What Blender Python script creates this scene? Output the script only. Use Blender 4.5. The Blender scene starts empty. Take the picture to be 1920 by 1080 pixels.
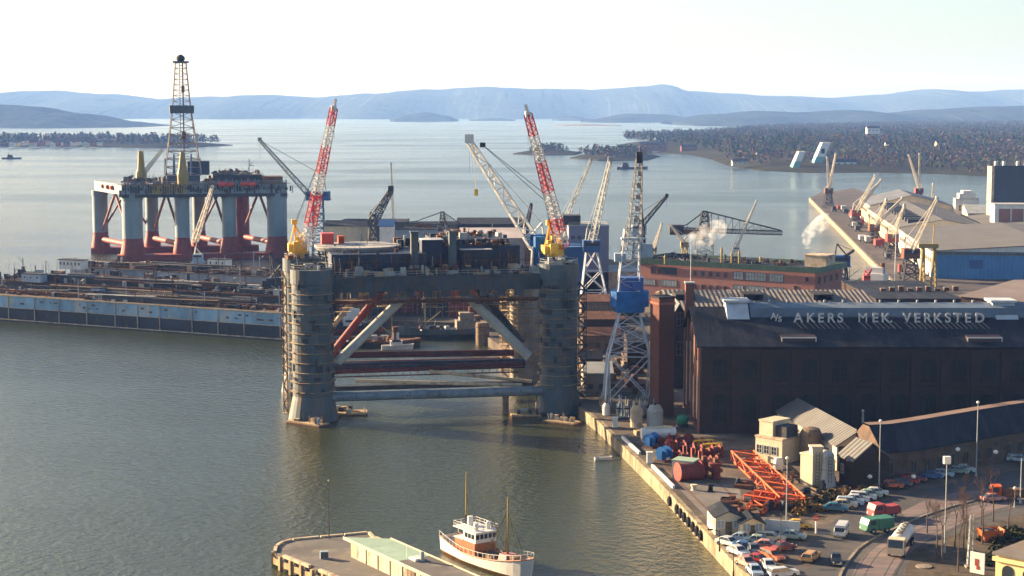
import bpy, math, random
from mathutils import Vector, Matrix
random.seed(11)
R = math.radians
SC = bpy.context.scene
COL = SC.collection

# ---------------------------------------------------------------- camera
CAM_H = 68.0
F = 3200.0                      # focal length in pixels of a 1920 wide picture
PITCH = math.atan(335.0 / F)
cam_d = bpy.data.cameras.new('camera')
cam = bpy.data.objects.new('camera', cam_d); COL.objects.link(cam)
cam.location = (0, 0, CAM_H)
cam.rotation_euler = (math.pi/2 - PITCH, 0, 0)
cam_d.sensor_width = 36.0
cam_d.lens = 36.0 * F / 1920.0
cam_d.clip_start = 1.0
cam_d.clip_end = 60000.0
SC.camera = cam
# ---------------------------------------------------------------- light
SUN_EL, SUN_AZ = R(16.0), R(-61.0)      # azimuth clockwise from +Y (the view direction)
W = bpy.data.worlds.new('World'); SC.world = W; W.use_nodes = True
nt = W.node_tree
bg = nt.nodes['Background']
sky = nt.nodes.new('ShaderNodeTexSky'); sky.sky_type = 'NISHITA'
sky.sun_disc = False; sky.sun_elevation = SUN_EL; sky.sun_rotation = SUN_AZ
sky.altitude = 50; sky.air_density = 0.85; sky.dust_density = 1.6; sky.ozone_density = 1.2
nt.links.new(sky.outputs[0], bg.inputs['Color'])
bg.inputs['Strength'].default_value = 0.052
sd = bpy.data.lights.new('sun', 'SUN'); sd.energy = 5.0; sd.angle = R(0.5); sd.color = (1.0, 0.76, 0.50)
so = bpy.data.objects.new('sun', sd); COL.objects.link(so)
sdir = Vector((math.sin(SUN_AZ)*math.cos(SUN_EL), math.cos(SUN_AZ)*math.cos(SUN_EL), math.sin(SUN_EL)))
so.rotation_euler = sdir.to_track_quat('Z', 'Y').to_euler()
so.location = (-300, 300, 300)
SC.view_settings.view_transform = 'Standard'; SC.view_settings.look = 'None'
SC.view_settings.exposure = 2.17; SC.view_settings.gamma = 1.0
SC.view_settings.use_curve_mapping = False
SC.render.resolution_x = 1024; SC.render.resolution_y = 576
SC.cycles.volume_bounces = 1
SC.cycles.volume_step_rate = 4.0

# ---------------------------------------------------------------- helpers
def G(px, py, z=0.0):
    """ground position (x, y) seen at a photo position, on the level z"""
    u = (px-960)/F; v = (540-py)/F
    dy = math.cos(PITCH) + v*math.sin(PITCH); dz = -math.sin(PITCH) + v*math.cos(PITCH)
    t = (z-CAM_H)/dz
    return Vector((u*t, dy*t, z))
def D(px, py, y):
    """point seen at a photo position at ground distance y"""
    u = (px-960)/F; v = (540-py)/F
    dy = math.cos(PITCH) + v*math.sin(PITCH); dz = -math.sin(PITCH) + v*math.cos(PITCH)
    t = y/dy
    return Vector((u*t, y, CAM_H+dz*t))

class MB:
    def __init__(s): s.v = []; s.f = []; s.m = []; s.mi = 0
    def add(s, vs, fs):
        o = len(s.v); s.v += [tuple(v) for v in vs]
        for f in fs: s.f.append(tuple(i+o for i in f)); s.m.append(s.mi)
        return s
    def box(s, x, y, z, sx, sy, sz, rz=0.0, rx=0.0, ry=0.0):
        """centre x,y; bottom z; sizes"""
        vs = []
        M = Matrix.Rotation(rz, 3, 'Z') @ Matrix.Rotation(ry, 3, 'Y') @ Matrix.Rotation(rx, 3, 'X')
        c = Vector((x, y, z+sz/2))
        for k in (-1, 1):
            for j in (-1, 1):
                for i in (-1, 1): vs.append(c + M @ Vector((i*sx/2, j*sy/2, k*sz/2)))
        return s.add(vs, [(0,2,3,1),(4,5,7,6),(0,1,5,4),(2,6,7,3),(0,4,6,2),(1,3,7,5)])
    def b2(s, x0, x1, y0, y1, z0, z1): return s.box((x0+x1)/2, (y0+y1)/2, z0, abs(x1-x0), abs(y1-y0), z1-z0)
    def tube(s, p0, p1, r0, r1=None, n=8, cap=True):
        if r1 is None: r1 = r0
        p0 = Vector(p0); p1 = Vector(p1); a = (p1-p0)
        if a.length < 1e-6: return s
        a.normalize(); u = a.orthogonal().normalized() if abs(a.z) < .999 else Vector((1,0,0)); w = a.cross(u)
        vs = []
        for p, r in ((p0, r0), (p1, r1)):
            for i in range(n):
                t = 2*math.pi*(i+.5)/n; vs.append(p + (u*math.cos(t) + w*math.sin(t))*r)
        fs = [(i, (i+1) % n, n+(i+1) % n, n+i) for i in range(n)]
        if cap: fs += [tuple(range(n-1, -1, -1)), tuple(range(n, 2*n))]
        return s.add(vs, fs)
    def bar(s, p0, p1, t): return s.tube(p0, p1, t*.707, n=4, cap=False)
    def lathe(s, prof, x=0, y=0, n=16):
        vs = []
        for r, z in prof:
            for i in range(n):
                t = 2*math.pi*i/n; vs.append((x+r*math.cos(t), y+r*math.sin(t), z))
        fs = []
        for k in range(len(prof)-1):
            for i in range(n):
                j = (i+1) % n; fs.append((k*n+i, k*n+j, (k+1)*n+j, (k+1)*n+i))
        fs.append(tuple(range(n-1, -1, -1))); fs.append(tuple(range((len(prof)-1)*n, len(prof)*n)))
        return s.add(vs, fs)
    def prism(s, poly, z0, z1):
        n = len(poly); vs = [(p[0], p[1], z0) for p in poly] + [(p[0], p[1], z1) for p in poly]
        a = sum(poly[i][0]*poly[(i+1) % n][1]-poly[(i+1) % n][0]*poly[i][1] for i in range(n))
        fs = [(i, (i+1) % n, n+(i+1) % n, n+i) for i in range(n)] + [tuple(range(n-1, -1, -1)), tuple(range(n, 2*n))]
        if a < 0: fs = [tuple(reversed(f)) for f in fs]
        return s.add(vs, fs)
    def xprism(s, prof, x0, x1):
        """profile in (y,z) pushed along x"""
        n = len(prof); vs = [(x0, p[0], p[1]) for p in prof] + [(x1, p[0], p[1]) for p in prof]
        return s.add(vs, [(i, (i+1) % n, n+(i+1) % n, n+i) for i in range(n)] + [tuple(range(n-1, -1, -1)), tuple(range(n, 2*n))])
    def yprism(s, prof, y0, y1):
        n = len(prof); vs = [(p[0], y0, p[1]) for p in prof] + [(p[0], y1, p[1]) for p in prof]
        return s.add(vs, [(n+i, n+(i+1) % n, (i+1) % n, i) for i in range(n)] + [tuple(range(n)), tuple(range(2*n-1, n-1, -1))])
    def lattice(s, p0, p1, w0, w1, n, t, h0=None, h1=None, bands=None, side=None, tb=None):
        """four chord lattice from p0 to p1; bands = material index per bay"""
        p0 = Vector(p0); p1 = Vector(p1); a = (p1-p0).normalized()
        if h0 is None: h0 = w0
        if h1 is None: h1 = w1
        if tb is None: tb = t*.55
        if side is None: side = Vector((0,0,1)).cross(a) if abs(a.z) < .99 else Vector((1,0,0))
        side = Vector(side).normalized(); up = a.cross(side).normalized()
        def ring(k):
            f = k/n; c = p0.lerp(p1, f); w = (w0+(w1-w0)*f)/2; h = (h0+(h1-h0)*f)/2
            return [c+side*w*i+up*h*j for i, j in ((1,1),(-1,1),(-1,-1),(1,-1))]
        q = ring(0)
        for k in range(n):
            if bands: s.mi = bands[k % len(bands)]
            r = ring(k+1)
            for i in range(4):
                j = (i+1) % 4
                s.bar(q[i], r[i], t); s.bar(q[i], q[j], tb)
                if (k+i) % 2: s.bar(q[i], r[j], tb)
                else: s.bar(q[j], r[i], tb)
            q = r
        for i in range(4): s.bar(q[i], q[(i+1) % 4], tb)
        return s
    def rail(s, pts, h=1.1, step=2.5, t=.06, rows=2):
        for a, b in zip(pts[:-1], pts[1:]):
            a = Vector(a); b = Vector(b); L = (b-a).length; n = max(1, int(L/step))
            for k in range(rows): 
                z = Vector((0,0,h*(k+1)/rows)); s.bar(a+z, b+z, t)
            for k in range(n+1):
                p = a.lerp(b, k/n); s.bar(p, p+Vector((0,0,h)), t)
        return s
    def build(s, name, mats, parent=None, smooth=False, loc=None, rz=None):
        me = bpy.data.meshes.new(name); me.from_pydata(s.v, [], s.f)
        if not isinstance(mats, (list, tuple)): mats = [mats]
        for m in mats: me.materials.append(m)
        if len(mats) > 1: me.polygons.foreach_set('material_index', [min(i, len(mats)-1) for i in s.m])
        if smooth: me.polygons.foreach_set('use_smooth', [True]*len(s.f))
        me.update()
        o = bpy.data.objects.new(name, me); COL.objects.link(o)
        if parent is not None: o.parent = parent
        if loc is not None: o.location = loc
        if rz is not None: o.rotation_euler = (0,0,rz)
        return o

def tag(o, label=None, cat=None, group=None, kind=None):
    if label: o['label'] = label
    if cat: o['category'] = cat
    if group: o['group'] = group
    if kind: o['kind'] = kind
    return o
def thing(name, label, cat, loc=(0,0,0), rz=0.0, group=None):
    o = bpy.data.objects.new(name, None); COL.objects.link(o); o.empty_display_size = .5
    o.location = loc; o.rotation_euler = (0,0,rz)
    return tag(o, label, cat, group)
def copy_tree(o, parent=None):
    c = o.copy(); COL.objects.link(c)
    if parent is not None: c.parent = parent
    for ch in [k for k in o.children]: copy_tree(ch, c)
    return c

# ---------------------------------------------------------------- materials
def mat(name, col, rough=.75, metal=0.0, var=.22, scale=.35, col2=None, amt=.45, scale2=None, bump=0.0, bscale=None, stretch=None, spec=None):
    m = bpy.data.materials.new(name); m.use_nodes = True; t = m.node_tree; N = t.nodes; L = t.links
    b = N['Principled BSDF']; b.inputs['Roughness'].default_value = rough; b.inputs['Metallic'].default_value = metal
    if spec is None and rough >= .75: spec = .12
    if spec is None and rough >= .55: spec = .25
    if name in ('wooded_hill','rocky_shore','dry_grass_land') or 'crowns' in name: spec = 0
    if spec is not None: b.inputs['Specular IOR Level'].default_value = spec
    tc = N.new('ShaderNodeTexCoord'); src = tc.outputs['Object']
    if stretch:
        mp = N.new('ShaderNodeMapping'); mp.inputs['Scale'].default_value = stretch; L.new(src, mp.inputs[0]); src = mp.outputs[0]
    n1 = N.new('ShaderNodeTexNoise'); n1.inputs['Scale'].default_value = scale; n1.inputs['Detail'].default_value = 6; n1.inputs['Roughness'].default_value = .65
    L.new(src, n1.inputs['Vector'])
    r1 = N.new('ShaderNodeMapRange'); r1.inputs[1].default_value = .3; r1.inputs[2].default_value = .7
    r1.inputs[3].default_value = 1-var; r1.inputs[4].default_value = 1+var; L.new(n1.outputs['Fac'], r1.inputs[0])
    mu = N.new('ShaderNodeMix'); mu.data_type = 'RGBA'; mu.blend_type = 'MULTIPLY'; mu.inputs[0].default_value = 1
    cc = N.new('ShaderNodeCombineColor')
    for i in range(3): L.new(r1.outputs[0], cc.inputs[i])
    mu.inputs[6].default_value = (*col, 1); L.new(cc.outputs[0], mu.inputs[7])
    out = mu.outputs[2]
    if col2:
        n2 = N.new('ShaderNodeTexNoise'); n2.inputs['Scale'].default_value = scale2 or scale*2.3; n2.inputs['Detail'].default_value = 8; n2.inputs['Roughness'].default_value = .7
        L.new(src, n2.inputs['Vector'])
        r2 = N.new('ShaderNodeMapRange'); r2.inputs[1].default_value = 1-amt-.06; r2.inputs[2].default_value = 1-amt+.08; L.new(n2.outputs['Fac'], r2.inputs[0])
        mx = N.new('ShaderNodeMix'); mx.data_type = 'RGBA'; L.new(r2.outputs[0], mx.inputs[0]); L.new(out, mx.inputs[6]); mx.inputs[7].default_value = (*col2, 1)
        out = mx.outputs[2]
    L.new(out, b.inputs['Base Color'])
    if bump:
        n3 = N.new('ShaderNodeTexNoise'); n3.inputs['Scale'].default_value = bscale or scale*8; n3.inputs['Detail'].default_value = 4; L.new(src, n3.inputs['Vector'])
        bp = N.new('ShaderNodeBump'); bp.inputs['Strength'].default_value = 1; bp.inputs['Distance'].default_value = bump
        L.new(n3.outputs['Fac'], bp.inputs['Height']); L.new(bp.outputs[0], b.inputs['Normal'])
    return m
def brick_mat(name, c1, c2, mortar=(.3,.27,.24), bw=1.0, rh=.3, var=.3):
    m = mat(name, c1, .9, var=var, scale=.25); t = m.node_tree; N = t.nodes; L = t.links
    b = N['Principled BSDF']; old = b.inputs['Base Color'].links[0].from_socket
    tc = N.new('ShaderNodeTexCoord'); sp = N.new('ShaderNodeSeparateXYZ'); L.new(tc.outputs['Object'], sp.inputs[0])
    ad = N.new('ShaderNodeMath'); L.new(sp.outputs[0], ad.inputs[0]); L.new(sp.outputs[1], ad.inputs[1])
    cb = N.new('ShaderNodeCombineXYZ'); L.new(ad.outputs[0], cb.inputs[0]); L.new(sp.outputs[2], cb.inputs[1])
    br = N.new('ShaderNodeTexBrick'); br.inputs['Color1'].default_value = (*c1,1); br.inputs['Color2'].default_value = (*c2,1)
    br.inputs['Mortar'].default_value = (*mortar,1); br.inputs['Scale'].default_value = 1; br.inputs['Brick Width'].default_value = bw
    br.inputs['Row Height'].default_value = rh; br.inputs['Mortar Size'].default_value = .03; L.new(cb.outputs[0], br.inputs[0])
    mx = N.new('ShaderNodeMix'); mx.data_type = 'RGBA'; mx.inputs[0].default_value = .5; L.new(old, mx.inputs[6]); L.new(br.outputs[0], mx.inputs[7])
    L.new(mx.outputs[2], b.inputs['Base Color'])
    return m
def ribbed(name, col, period=1.0, axis=0, **kw):
    """corrugated sheet: ribs as real bump across the given axis"""
    m = mat(name, col, **kw); t = m.node_tree; N = t.nodes; L = t.links
    tc = N.new('ShaderNodeTexCoord'); sp = N.new('ShaderNodeSeparateXYZ'); L.new(tc.outputs['Object'], sp.inputs[0])
    mu = N.new('ShaderNodeMath'); mu.operation = 'MULTIPLY'; mu.inputs[1].default_value = 2*math.pi/period; L.new(sp.outputs[axis], mu.inputs[0])
    sn = N.new('ShaderNodeMath'); sn.operation = 'SINE'; L.new(mu.outputs[0], sn.inputs[0])
    bp = N.new('ShaderNodeBump'); bp.inputs['Distance'].default_value = period*.06; L.new(sn.outputs[0], bp.inputs['Height'])
    L.new(bp.outputs[0], N['Principled BSDF'].inputs['Normal'])
    return m
RUST = (.16,.065,.03)
M = dict(
 steel_blue=mat('steel_blue_grey', (.070,.095,.108), .6, var=.4, scale=.25, col2=(.13,.08,.05), amt=.44, scale2=.5, stretch=(1,1,.35)),
 steel_pale=mat('pale_primed_steel', (.33,.34,.32), .6, var=.25, scale=.3, col2=(.26,.19,.14), amt=.35),
 steel_dark=mat('dark_steel', (.028,.035,.045), .7, var=.35, scale=.3, col2=(.09,.055,.035), amt=.42),
 navy=mat('navy_steel', (.018,.032,.062), .6, var=.3, scale=.3, col2=(.07,.05,.04), amt=.38),
 rust=mat('rusty_steel', (.15,.07,.04), .85, var=.4, scale=.5, col2=(.07,.045,.035), amt=.45),
 redox=mat('red_oxide_paint', (.22,.035,.025), .65, var=.3, scale=.4, col2=(.16,.05,.035), amt=.42),
 redlead=mat('dark_red_reel_paint', (.17,.028,.02), .7, var=.45, scale=.9, col2=(.09,.045,.035), amt=.46),
 red=mat('signal_red_paint', (.55,.05,.03), .5, var=.15, scale=.6),
 orange=mat('orange_primer', (.52,.085,.018), .65, var=.4, scale=.8, col2=(.28,.06,.02), amt=.40),
 white=mat('white_paint', (.60,.58,.54), .55, var=.15, scale=.5, col2=(.45,.38,.30), amt=.33),
 cream=mat('cream_paint', (.50,.43,.30), .7, var=.15, scale=.4, col2=(.40,.32,.22), amt=.35),
 yellow=mat('yellow_paint', (.72,.42,.03), .5, var=.2, scale=.5, col2=(.30,.16,.04), amt=.35),
 ochre=mat('ochre_crane_paint', (.27,.20,.06), .6, var=.2, scale=.5),
 blue=mat('bright_blue_paint', (.008,.105,.32), .6, var=.35, scale=.6),
 blue2=mat('faded_blue_sheet', (.035,.10,.24), .6, var=.2, scale=.2),
 greyblue=mat('grey_blue_paint', (.28,.35,.42), .6, var=.2, scale=.4),
 green=mat('green_paint', (.03,.22,.13), .6, var=.2, scale=.5),
 black=mat('black_rubber', (.015,.015,.017), .85, var=.3, scale=1),
 wood=mat('weathered_timber', (.17,.12,.08), .9, var=.4, scale=.6, col2=(.08,.06,.045), amt=.42),
 planks=mat('scaffold_planks', (.36,.26,.15), .9, var=.4, scale=.8),
 concrete=mat('weathered_concrete', (.22,.19,.15), .9, var=.25, scale=.15, col2=(.13,.105,.08), amt=.42, scale2=.5, bump=.05),
 quayface=mat('quay_wall_stone', (.24,.195,.13), .9, var=.45, scale=.2, col2=(.11,.095,.06), amt=.46, scale2=.6, bump=.1, stretch=(1,1,.4)),
 felt=mat('dark_roofing_felt', (.015,.019,.028), .8, var=.45, scale=.25, col2=(.032,.032,.038), amt=.44, scale2=.5, stretch=(1,.25,.25), bump=.04),
 asbestos=ribbed('grey_corrugated_roof', (.12,.117,.112), 1.2, 0, rough=.8, var=.2, scale=.12, col2=(.12,.11,.10), amt=.42),
 tanroof=ribbed('tan_corrugated_roof', (.15,.13,.115), 1.2, 0, rough=.8, var=.2, scale=.12, col2=(.10,.085,.075), amt=.42),
 greenroof=mat('green_copper_edge', (.08,.13,.085), .7, var=.2, scale=.3),
 palegreen=mat('pale_green_roof', (.26,.35,.27), .8, var=.15, scale=.2, col2=(.21,.27,.22), amt=.4),
 brickdark=brick_mat('dark_brick', (.032,.020,.015), (.050,.030,.021), mortar=(.07,.06,.052), var=.5),  # very dark brick tone with slightly paler mortar
 brickred=brick_mat('red_brick', (.24,.08,.05), (.19,.065,.045)),
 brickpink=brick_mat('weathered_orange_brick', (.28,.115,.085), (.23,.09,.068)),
 plaster=mat('stained_plaster', (.45,.36,.25), .9, var=.35, scale=.4, col2=(.2,.13,.09), amt=.42, scale2=.5),
 glass=mat('dark_window_glass', (.03,.04,.05), .12, var=.1, scale=.5),
 glasspale=mat('pale_curtained_glass', (.30,.33,.32), .25, var=.3, scale=.7),
 asphalt=mat('asphalt', (.075,.072,.07), .85, var=.25, scale=.08, col2=(.10,.09,.08), amt=.45, scale2=.25),
 pavement=mat('pavement', (.15,.135,.12), .9, var=.25, scale=.2),
 chrome=mat('chrome', (.6,.6,.6), .2, metal=1, var=.05),
 lamp=mat('lamp_glass', (.75,.72,.62), .2, var=.05),
 skinpink=mat('faded_pink_paint', (.45,.2,.18), .7),
 bark=mat('bark', (.09,.07,.055), .95, var=.3, scale=2),
 yellowwall=mat('yellow_plaster', (.80,.58,.28), .85, var=.1, scale=.3),
 brown=mat('varnished_brown_wood', (.30,.10,.03), .5, var=.2, scale=.6),
)
def glassy(): pass
# ================================================================ SETTING: water, hills, land
def water_material():
    m = bpy.data.materials.new('sea_water'); m.use_nodes = True; t = m.node_tree; N = t.nodes; L = t.links
    b = N['Principled BSDF']; b.inputs['Base Color'].default_value = (.034,.040,.015,1)
    b.inputs['IOR'].default_value = 1.33; b.inputs['Roughness'].default_value = .12
    tc = N.new('ShaderNodeTexCoord')
    def noise(sx, sy, sc, det, rot=0):
        mp = N.new('ShaderNodeMapping'); mp.inputs['Scale'].default_value = (sx, sy, 1); mp.inputs['Rotation'].default_value = (0,0,rot)
        L.new(tc.outputs['Object'], mp.inputs[0]); n = N.new('ShaderNodeTexNoise'); n.inputs['Scale'].default_value = sc
        n.inputs['Detail'].default_value = det; n.inputs['Roughness'].default_value = .6; L.new(mp.outputs[0], n.inputs['Vector']); return n.outputs['Fac']
    a = noise(1, .8, .75, 5, .4); c = noise(1, .5, .12, 3, .2); wind = noise(.6, 1.3, .004, 4, .15)
    s1 = N.new('ShaderNodeMath'); s1.operation = 'MULTIPLY_ADD'; L.new(c, s1.inputs[0]); s1.inputs[1].default_value = .9; L.new(a, s1.inputs[2])
    wr = N.new('ShaderNodeMapRange'); wr.inputs[1].default_value = .35; wr.inputs[2].default_value = .65; wr.inputs[3].default_value = .60; wr.inputs[4].default_value = .95
    L.new(wind, wr.inputs[0])
    bp = N.new('ShaderNodeBump'); bp.inputs['Strength'].default_value = 1.0; wm = N.new('ShaderNodeMath'); wm.operation = 'MULTIPLY'; L.new(wr.outputs[0], wm.inputs[0]); sq = N.new('ShaderNodeSeparateXYZ'); L.new(tc.outputs['Object'], sq.inputs[0]); sr = N.new('ShaderNodeMapRange'); sr.inputs[1].default_value = 380; sr.inputs[2].default_value = 900; sr.inputs[3].default_value = .5; sr.inputs[4].default_value = 1; L.new(sq.outputs[1], sr.inputs[0]); L.new(sr.outputs[0], wm.inputs[1]); L.new(wm.outputs[0], bp.inputs['Distance']); L.new(s1.outputs[0], bp.inputs['Height'])
    L.new(bp.outputs[0], b.inputs['Normal'])
    r2 = N.new('ShaderNodeMapRange'); r2.inputs[1].default_value = .4; r2.inputs[2].default_value = .62; r2.inputs[3].default_value = .10; r2.inputs[4].default_value = .24
    L.new(wind, r2.inputs[0]); sx = N.new('ShaderNodeSeparateXYZ'); L.new(tc.outputs['Object'], sx.inputs[0])
    sh = N.new('ShaderNodeMapRange'); sh.interpolation_type = 'SMOOTHSTEP'; sh.inputs[1].default_value = 420; sh.inputs[2].default_value = 1300; sh.inputs[3].default_value = .25; sh.inputs[4].default_value = 1; L.new(sx.outputs[1], sh.inputs[0])
    rm = N.new('ShaderNodeMath'); rm.operation = 'MULTIPLY'; L.new(r2.outputs[0], rm.inputs[0]); L.new(sh.outputs[0], rm.inputs[1]); L.new(rm.outputs[0], b.inputs['Roughness'])
    return m
w = MB()
w.add([(-18000,-900,0),(18000,-900,0),(18000,19300,0),(-18000,19300,0)], [(0,1,2,3)])
tag(w.build('sea', water_material()), kind='structure')

hill_m = mat('wooded_hill', (.022,.032,.030), .95, var=.45, scale=.004, col2=(.04,.036,.03), amt=.42, scale2=.012, bump=14, bscale=.011)
shore_m = mat('rocky_shore', (.20,.17,.14), .95, var=.3, scale=.05)
def hill(name, prof, d, deep, seed=1, rough=1.0, mm=None, steps=6, kind='structure'):
    """real hill: ridge seen at photo positions prof at distance d, flanks falling 'deep' metres both ways to the water"""
    rnd = random.Random(seed)
    xs = []; 
    n = max(24, int((prof[-1][0]-prof[0][0])/4))
    for i in range(n+1):
        px = prof[0][0] + (prof[-1][0]-prof[0][0])*i/n
        for a, b in zip(prof[:-1], prof[1:]):
            if a[0] <= px <= b[0]:
                f = (px-a[0])/max(1e-6, b[0]-a[0]); f = f*f*(3-2*f); py = a[1]+(b[1]-a[1])*f; break
        p = D(px, py, d); xs.append((p.x, max(1.0, p.z)))
    mb = MB(); rows = []
    js = [j/steps for j in range(-steps, steps+1)]
    for j in js:
        row = []
        for i, (x, z) in enumerate(xs):
            k = math.cos(j*math.pi/2)**.8
            e = min(1, i/3, (n-i)/3)
            dz = math.sin(i*.31+j*3.1+seed)*math.sin(i*.13+j*5)*rough*z*.018
            row.append((x*(1+.0*j)+rnd.uniform(-.2,.2)*deep*.03, d+j*deep*(.3+.7*e)*(.92+.12*math.sin(i*.11+seed)), z*k*(1 if j != 0 else 1)+ (dz if abs(j) < .95 else -3)))
        rows.append(row)
    vs = [v for r in rows for v in r]; w_ = n+1; fs = []
    for j in range(len(js)-1):
        for i in range(n): fs.append((j*w_+i, j*w_+i+1, (j+1)*w_+i+1, (j+1)*w_+i))
    mb.add(vs, fs)
    return tag(mb.build(name, mm or hill_m, smooth=True), kind=kind)
hill('far_hills', [(-120,172),(0,175),(100,170),(200,176),(300,186),(400,181),(500,178),(600,182),(700,175),(800,168),(900,163),(1000,166),(1100,168),(1200,163),(1240,158),(1285,170),(1350,175),(1450,180),(1550,183),(1650,178),(1740,167),(1800,172),(1920,168),(2060,172)], 15000, 3000, 3)
hill('hills', [(1250,226),(1340,214),(1420,208),(1500,210),(1600,206),(1660,212),(1750,205),(1850,200),(1920,198),(2050,196)], 8000, 1200, 5)
hill('headland', [(-100,190),(0,196),(60,199),(150,213),(230,227),(296,236)], 6900, 700, 7)
hill('far_island', [(733,223),(768,214),(796,210),(835,216),(860,224)], 9800, 350, 9)
hill('far_island', [(880,224),(935,221),(967,224.5)], 10300, 200, 10)
hill('far_island', [(1035,222),(1070,217),(1112,223)], 10500, 300, 12)
hill('far_island', [(1090,226),(1180,213),(1240,214),(1330,226)], 9200, 400, 13)
hill('far_island', [(1040,234),(1100,232.5),(1165,234.5)], 7200, 120, 14, mm=shore_m)

# ---- wooded islands and peninsula: low terrain + trees as one far wood each
wood_mats = [mat('bare_birch_crowns', (.085,.060,.050), .95, var=.3, scale=.05), mat('russet_crowns', (.11,.062,.038), .95, var=.3, scale=.05),
             mat('dark_spruce_crowns', (.025,.045,.022), .95, var=.3, scale=.05), mat('olive_pine_crowns', (.06,.07,.025), .95, var=.3, scale=.05)]
def wood(name, spots, mix=(4,2,3,3), seed=1, nleaf=22, hs=(7,13)):
    rnd = random.Random(seed); mb = MB()
    bag = [i for i, c in enumerate(mix) for _ in range(c)]
    for (x, y, z) in spots:
        k = rnd.choice(bag) if rnd.random() < .45 else bag[int((math.sin(x*.011+y*.004)+math.sin(y*.013-x*.007)+2)/4.001*len(bag))]; k = (rnd.choice((0,0,0,1,3)) if y < 2050 and rnd.random() < .6 else rnd.choice((2,2,3,0)) if y > 2350 and rnd.random() < .7 else k) if name == 'peninsula_wood' else k; mb.mi = k; h = rnd.uniform(*hs); r = h*(.22 if k == 2 else .40)*rnd.uniform(.8,1.25)
        for _ in range(nleaf):
            zz = h*(rnd.uniform(.12,1)); a = rnd.uniform(0, 6.28)
            rr = r*((1-zz/h)**.8 if k == 2 else math.sqrt(max(0, 1-((zz/h-.55)/.5)**2)))*rnd.uniform(.3,1)
            c = Vector((x+rr*math.cos(a), y+rr*math.sin(a), z+zz)); s_ = h*rnd.uniform(.09,.19)
            u = Vector((rnd.gauss(0,1), rnd.gauss(0,1), rnd.gauss(0,1))).normalized(); v = u.orthogonal().normalized()
            mb.add([c+u*s_, c+v*s_, c-u*s_*.9, c-v*s_], [(0,1,2,3)])
        mb.bar((x,y,z-.5), (x,y,z+h*.7), .35)
    return tag(mb.build(name, wood_mats), {'island_wood':'dark mixed wood covering the low island with cottages', 'peninsula_wood':'brown and dark green autumn wood covering the peninsula', 'skerry_wood':'thin dark trees on the small skerries'}.get(name), 'wood', kind='stuff')
def lowland(name, pts, z0, mm):
    mb = MB(); mb.prism([(p.x, p.y) for p in pts], -1.5, z0); return tag(mb.build(name, mm), kind='structure')
grass_m = mat('dry_grass_land', (.035,.035,.018), .95, var=.4, scale=.01, col2=(.06,.045,.03), amt=.42, scale2=.03)
def mound(name, outline, h, mm=None, seg=3):
    """low island: outline on the water, rising inward"""
    c = Vector((sum(p.x for p in outline)/len(outline), sum(p.y for p in outline)/len(outline), 0))
    mb = MB(); n = len(outline); lv = [(1.0,-1.5),(.97,1.2),(.85,h*.45),(.6,h*.8),(.3,h)]
    vs = []
    for f, z in lv:
        for p in outline: q = c.lerp(p, f); vs.append((q.x, q.y, z))
    vs.append((c.x, c.y, h))
    fs = [(k*n+i, k*n+(i+1) % n, (k+1)*n+(i+1) % n, (k+1)*n+i) for k in range(4) for i in range(n)] + [(4*n+i, 4*n+(i+1) % n, 5*n) for i in range(n)]
    mb.add(vs, fs); return tag(mb.build(name, mm or grass_m), kind='structure')
def inside(x, y, poly):
    c = False; n = len(poly)
    for i in range(n):
        a = poly[i]; b = poly[(i+1) % n]
        if (a.y > y) != (b.y > y) and x < (b.x-a.x)*(y-a.y)/(b.y-a.y)+a.x: c = not c
    return c
def scatter(poly, n, seed, zf=lambda x, y: 2.0, edge=.94):
    rnd = random.Random(seed); c = Vector((sum(p.x for p in poly)/len(poly), sum(p.y for p in poly)/len(poly), 0))
    q = [c.lerp(p, edge) for p in poly]; x0 = min(p.x for p in q); x1 = max(p.x for p in q); y0 = min(p.y for p in q); y1 = max(p.y for p in q)
    out = []
    while len(out) < n:
        x = rnd.uniform(x0, x1); y = rnd.uniform(y0, y1)
        if inside(x, y, q): out.append((x, y, zf(x, y)))
    return out
isl = [G(x, y) for x, y in ((-120,277),(40,274.5),(140,275),(230,277),(300,278.5),(360,277),(442,272.5),(400,269.5),(300,266.5),(150,265),(-120,265))]
mound('island', isl, 7)
tp = [p for p in scatter(isl, 900, 3, lambda x, y: 5.5, .92) if not (p[0] < D(205,270,3100).x and p[1] < 3170 and random.random() < .75)]
wood('island_wood', tp, (3,1,5,4), 4, 12, (8,16))
sk1 = [G(x, y) for x, y in ((960,289),(1010,291.5),(1080,291),(1092,287),(1040,283),(990,283.5))]
mound('skerry', sk1, 5); sk2 = [G(x, y) for x, y in ((1066,297),(1120,302),(1215,301),(1240,294),(1180,288),(1100,289))]
mound('skerry', sk2, 6)
wood('skerry_wood', scatter(sk1, 70, 5, lambda x, y: 4, .6)+scatter(sk2, 170, 6, lambda x, y: 5, .8), (2,1,4,4), 8, 14, (5,12))
byg = [G(x, y) for x, y in ((1150,272),(1165,280),(1230,287),(1290,291),(1330,300),(1360,312),(1430,322),(1520,326),(1640,325),(1760,328),(1850,332),(1990,340),(2200,340),(2200,236),(1700,238),(1450,248),(1300,262),(1180,267))]
pen = MB(); 
mound('peninsula', byg, 16)
def bz(x, y):
    p = None; d = (y-1750)/1900; return 2+14*max(0, min(1, d*2.2))
spots = scatter(byg, 16000, 21, bz, .97)
MUSEUM = [G(1495,316,2), G(1535,313,2)]
spots = [s for s in spots if not (abs(s[0]-(MUSEUM[0].x+MUSEUM[1].x)/2) < 45 and s[1] < MUSEUM[0].y+70) and not (random.random() < .35 and s[1] < 1760)]
wood('peninsula_wood', spots, (5,1,3,3), 22, 12, (6,12))
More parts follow.
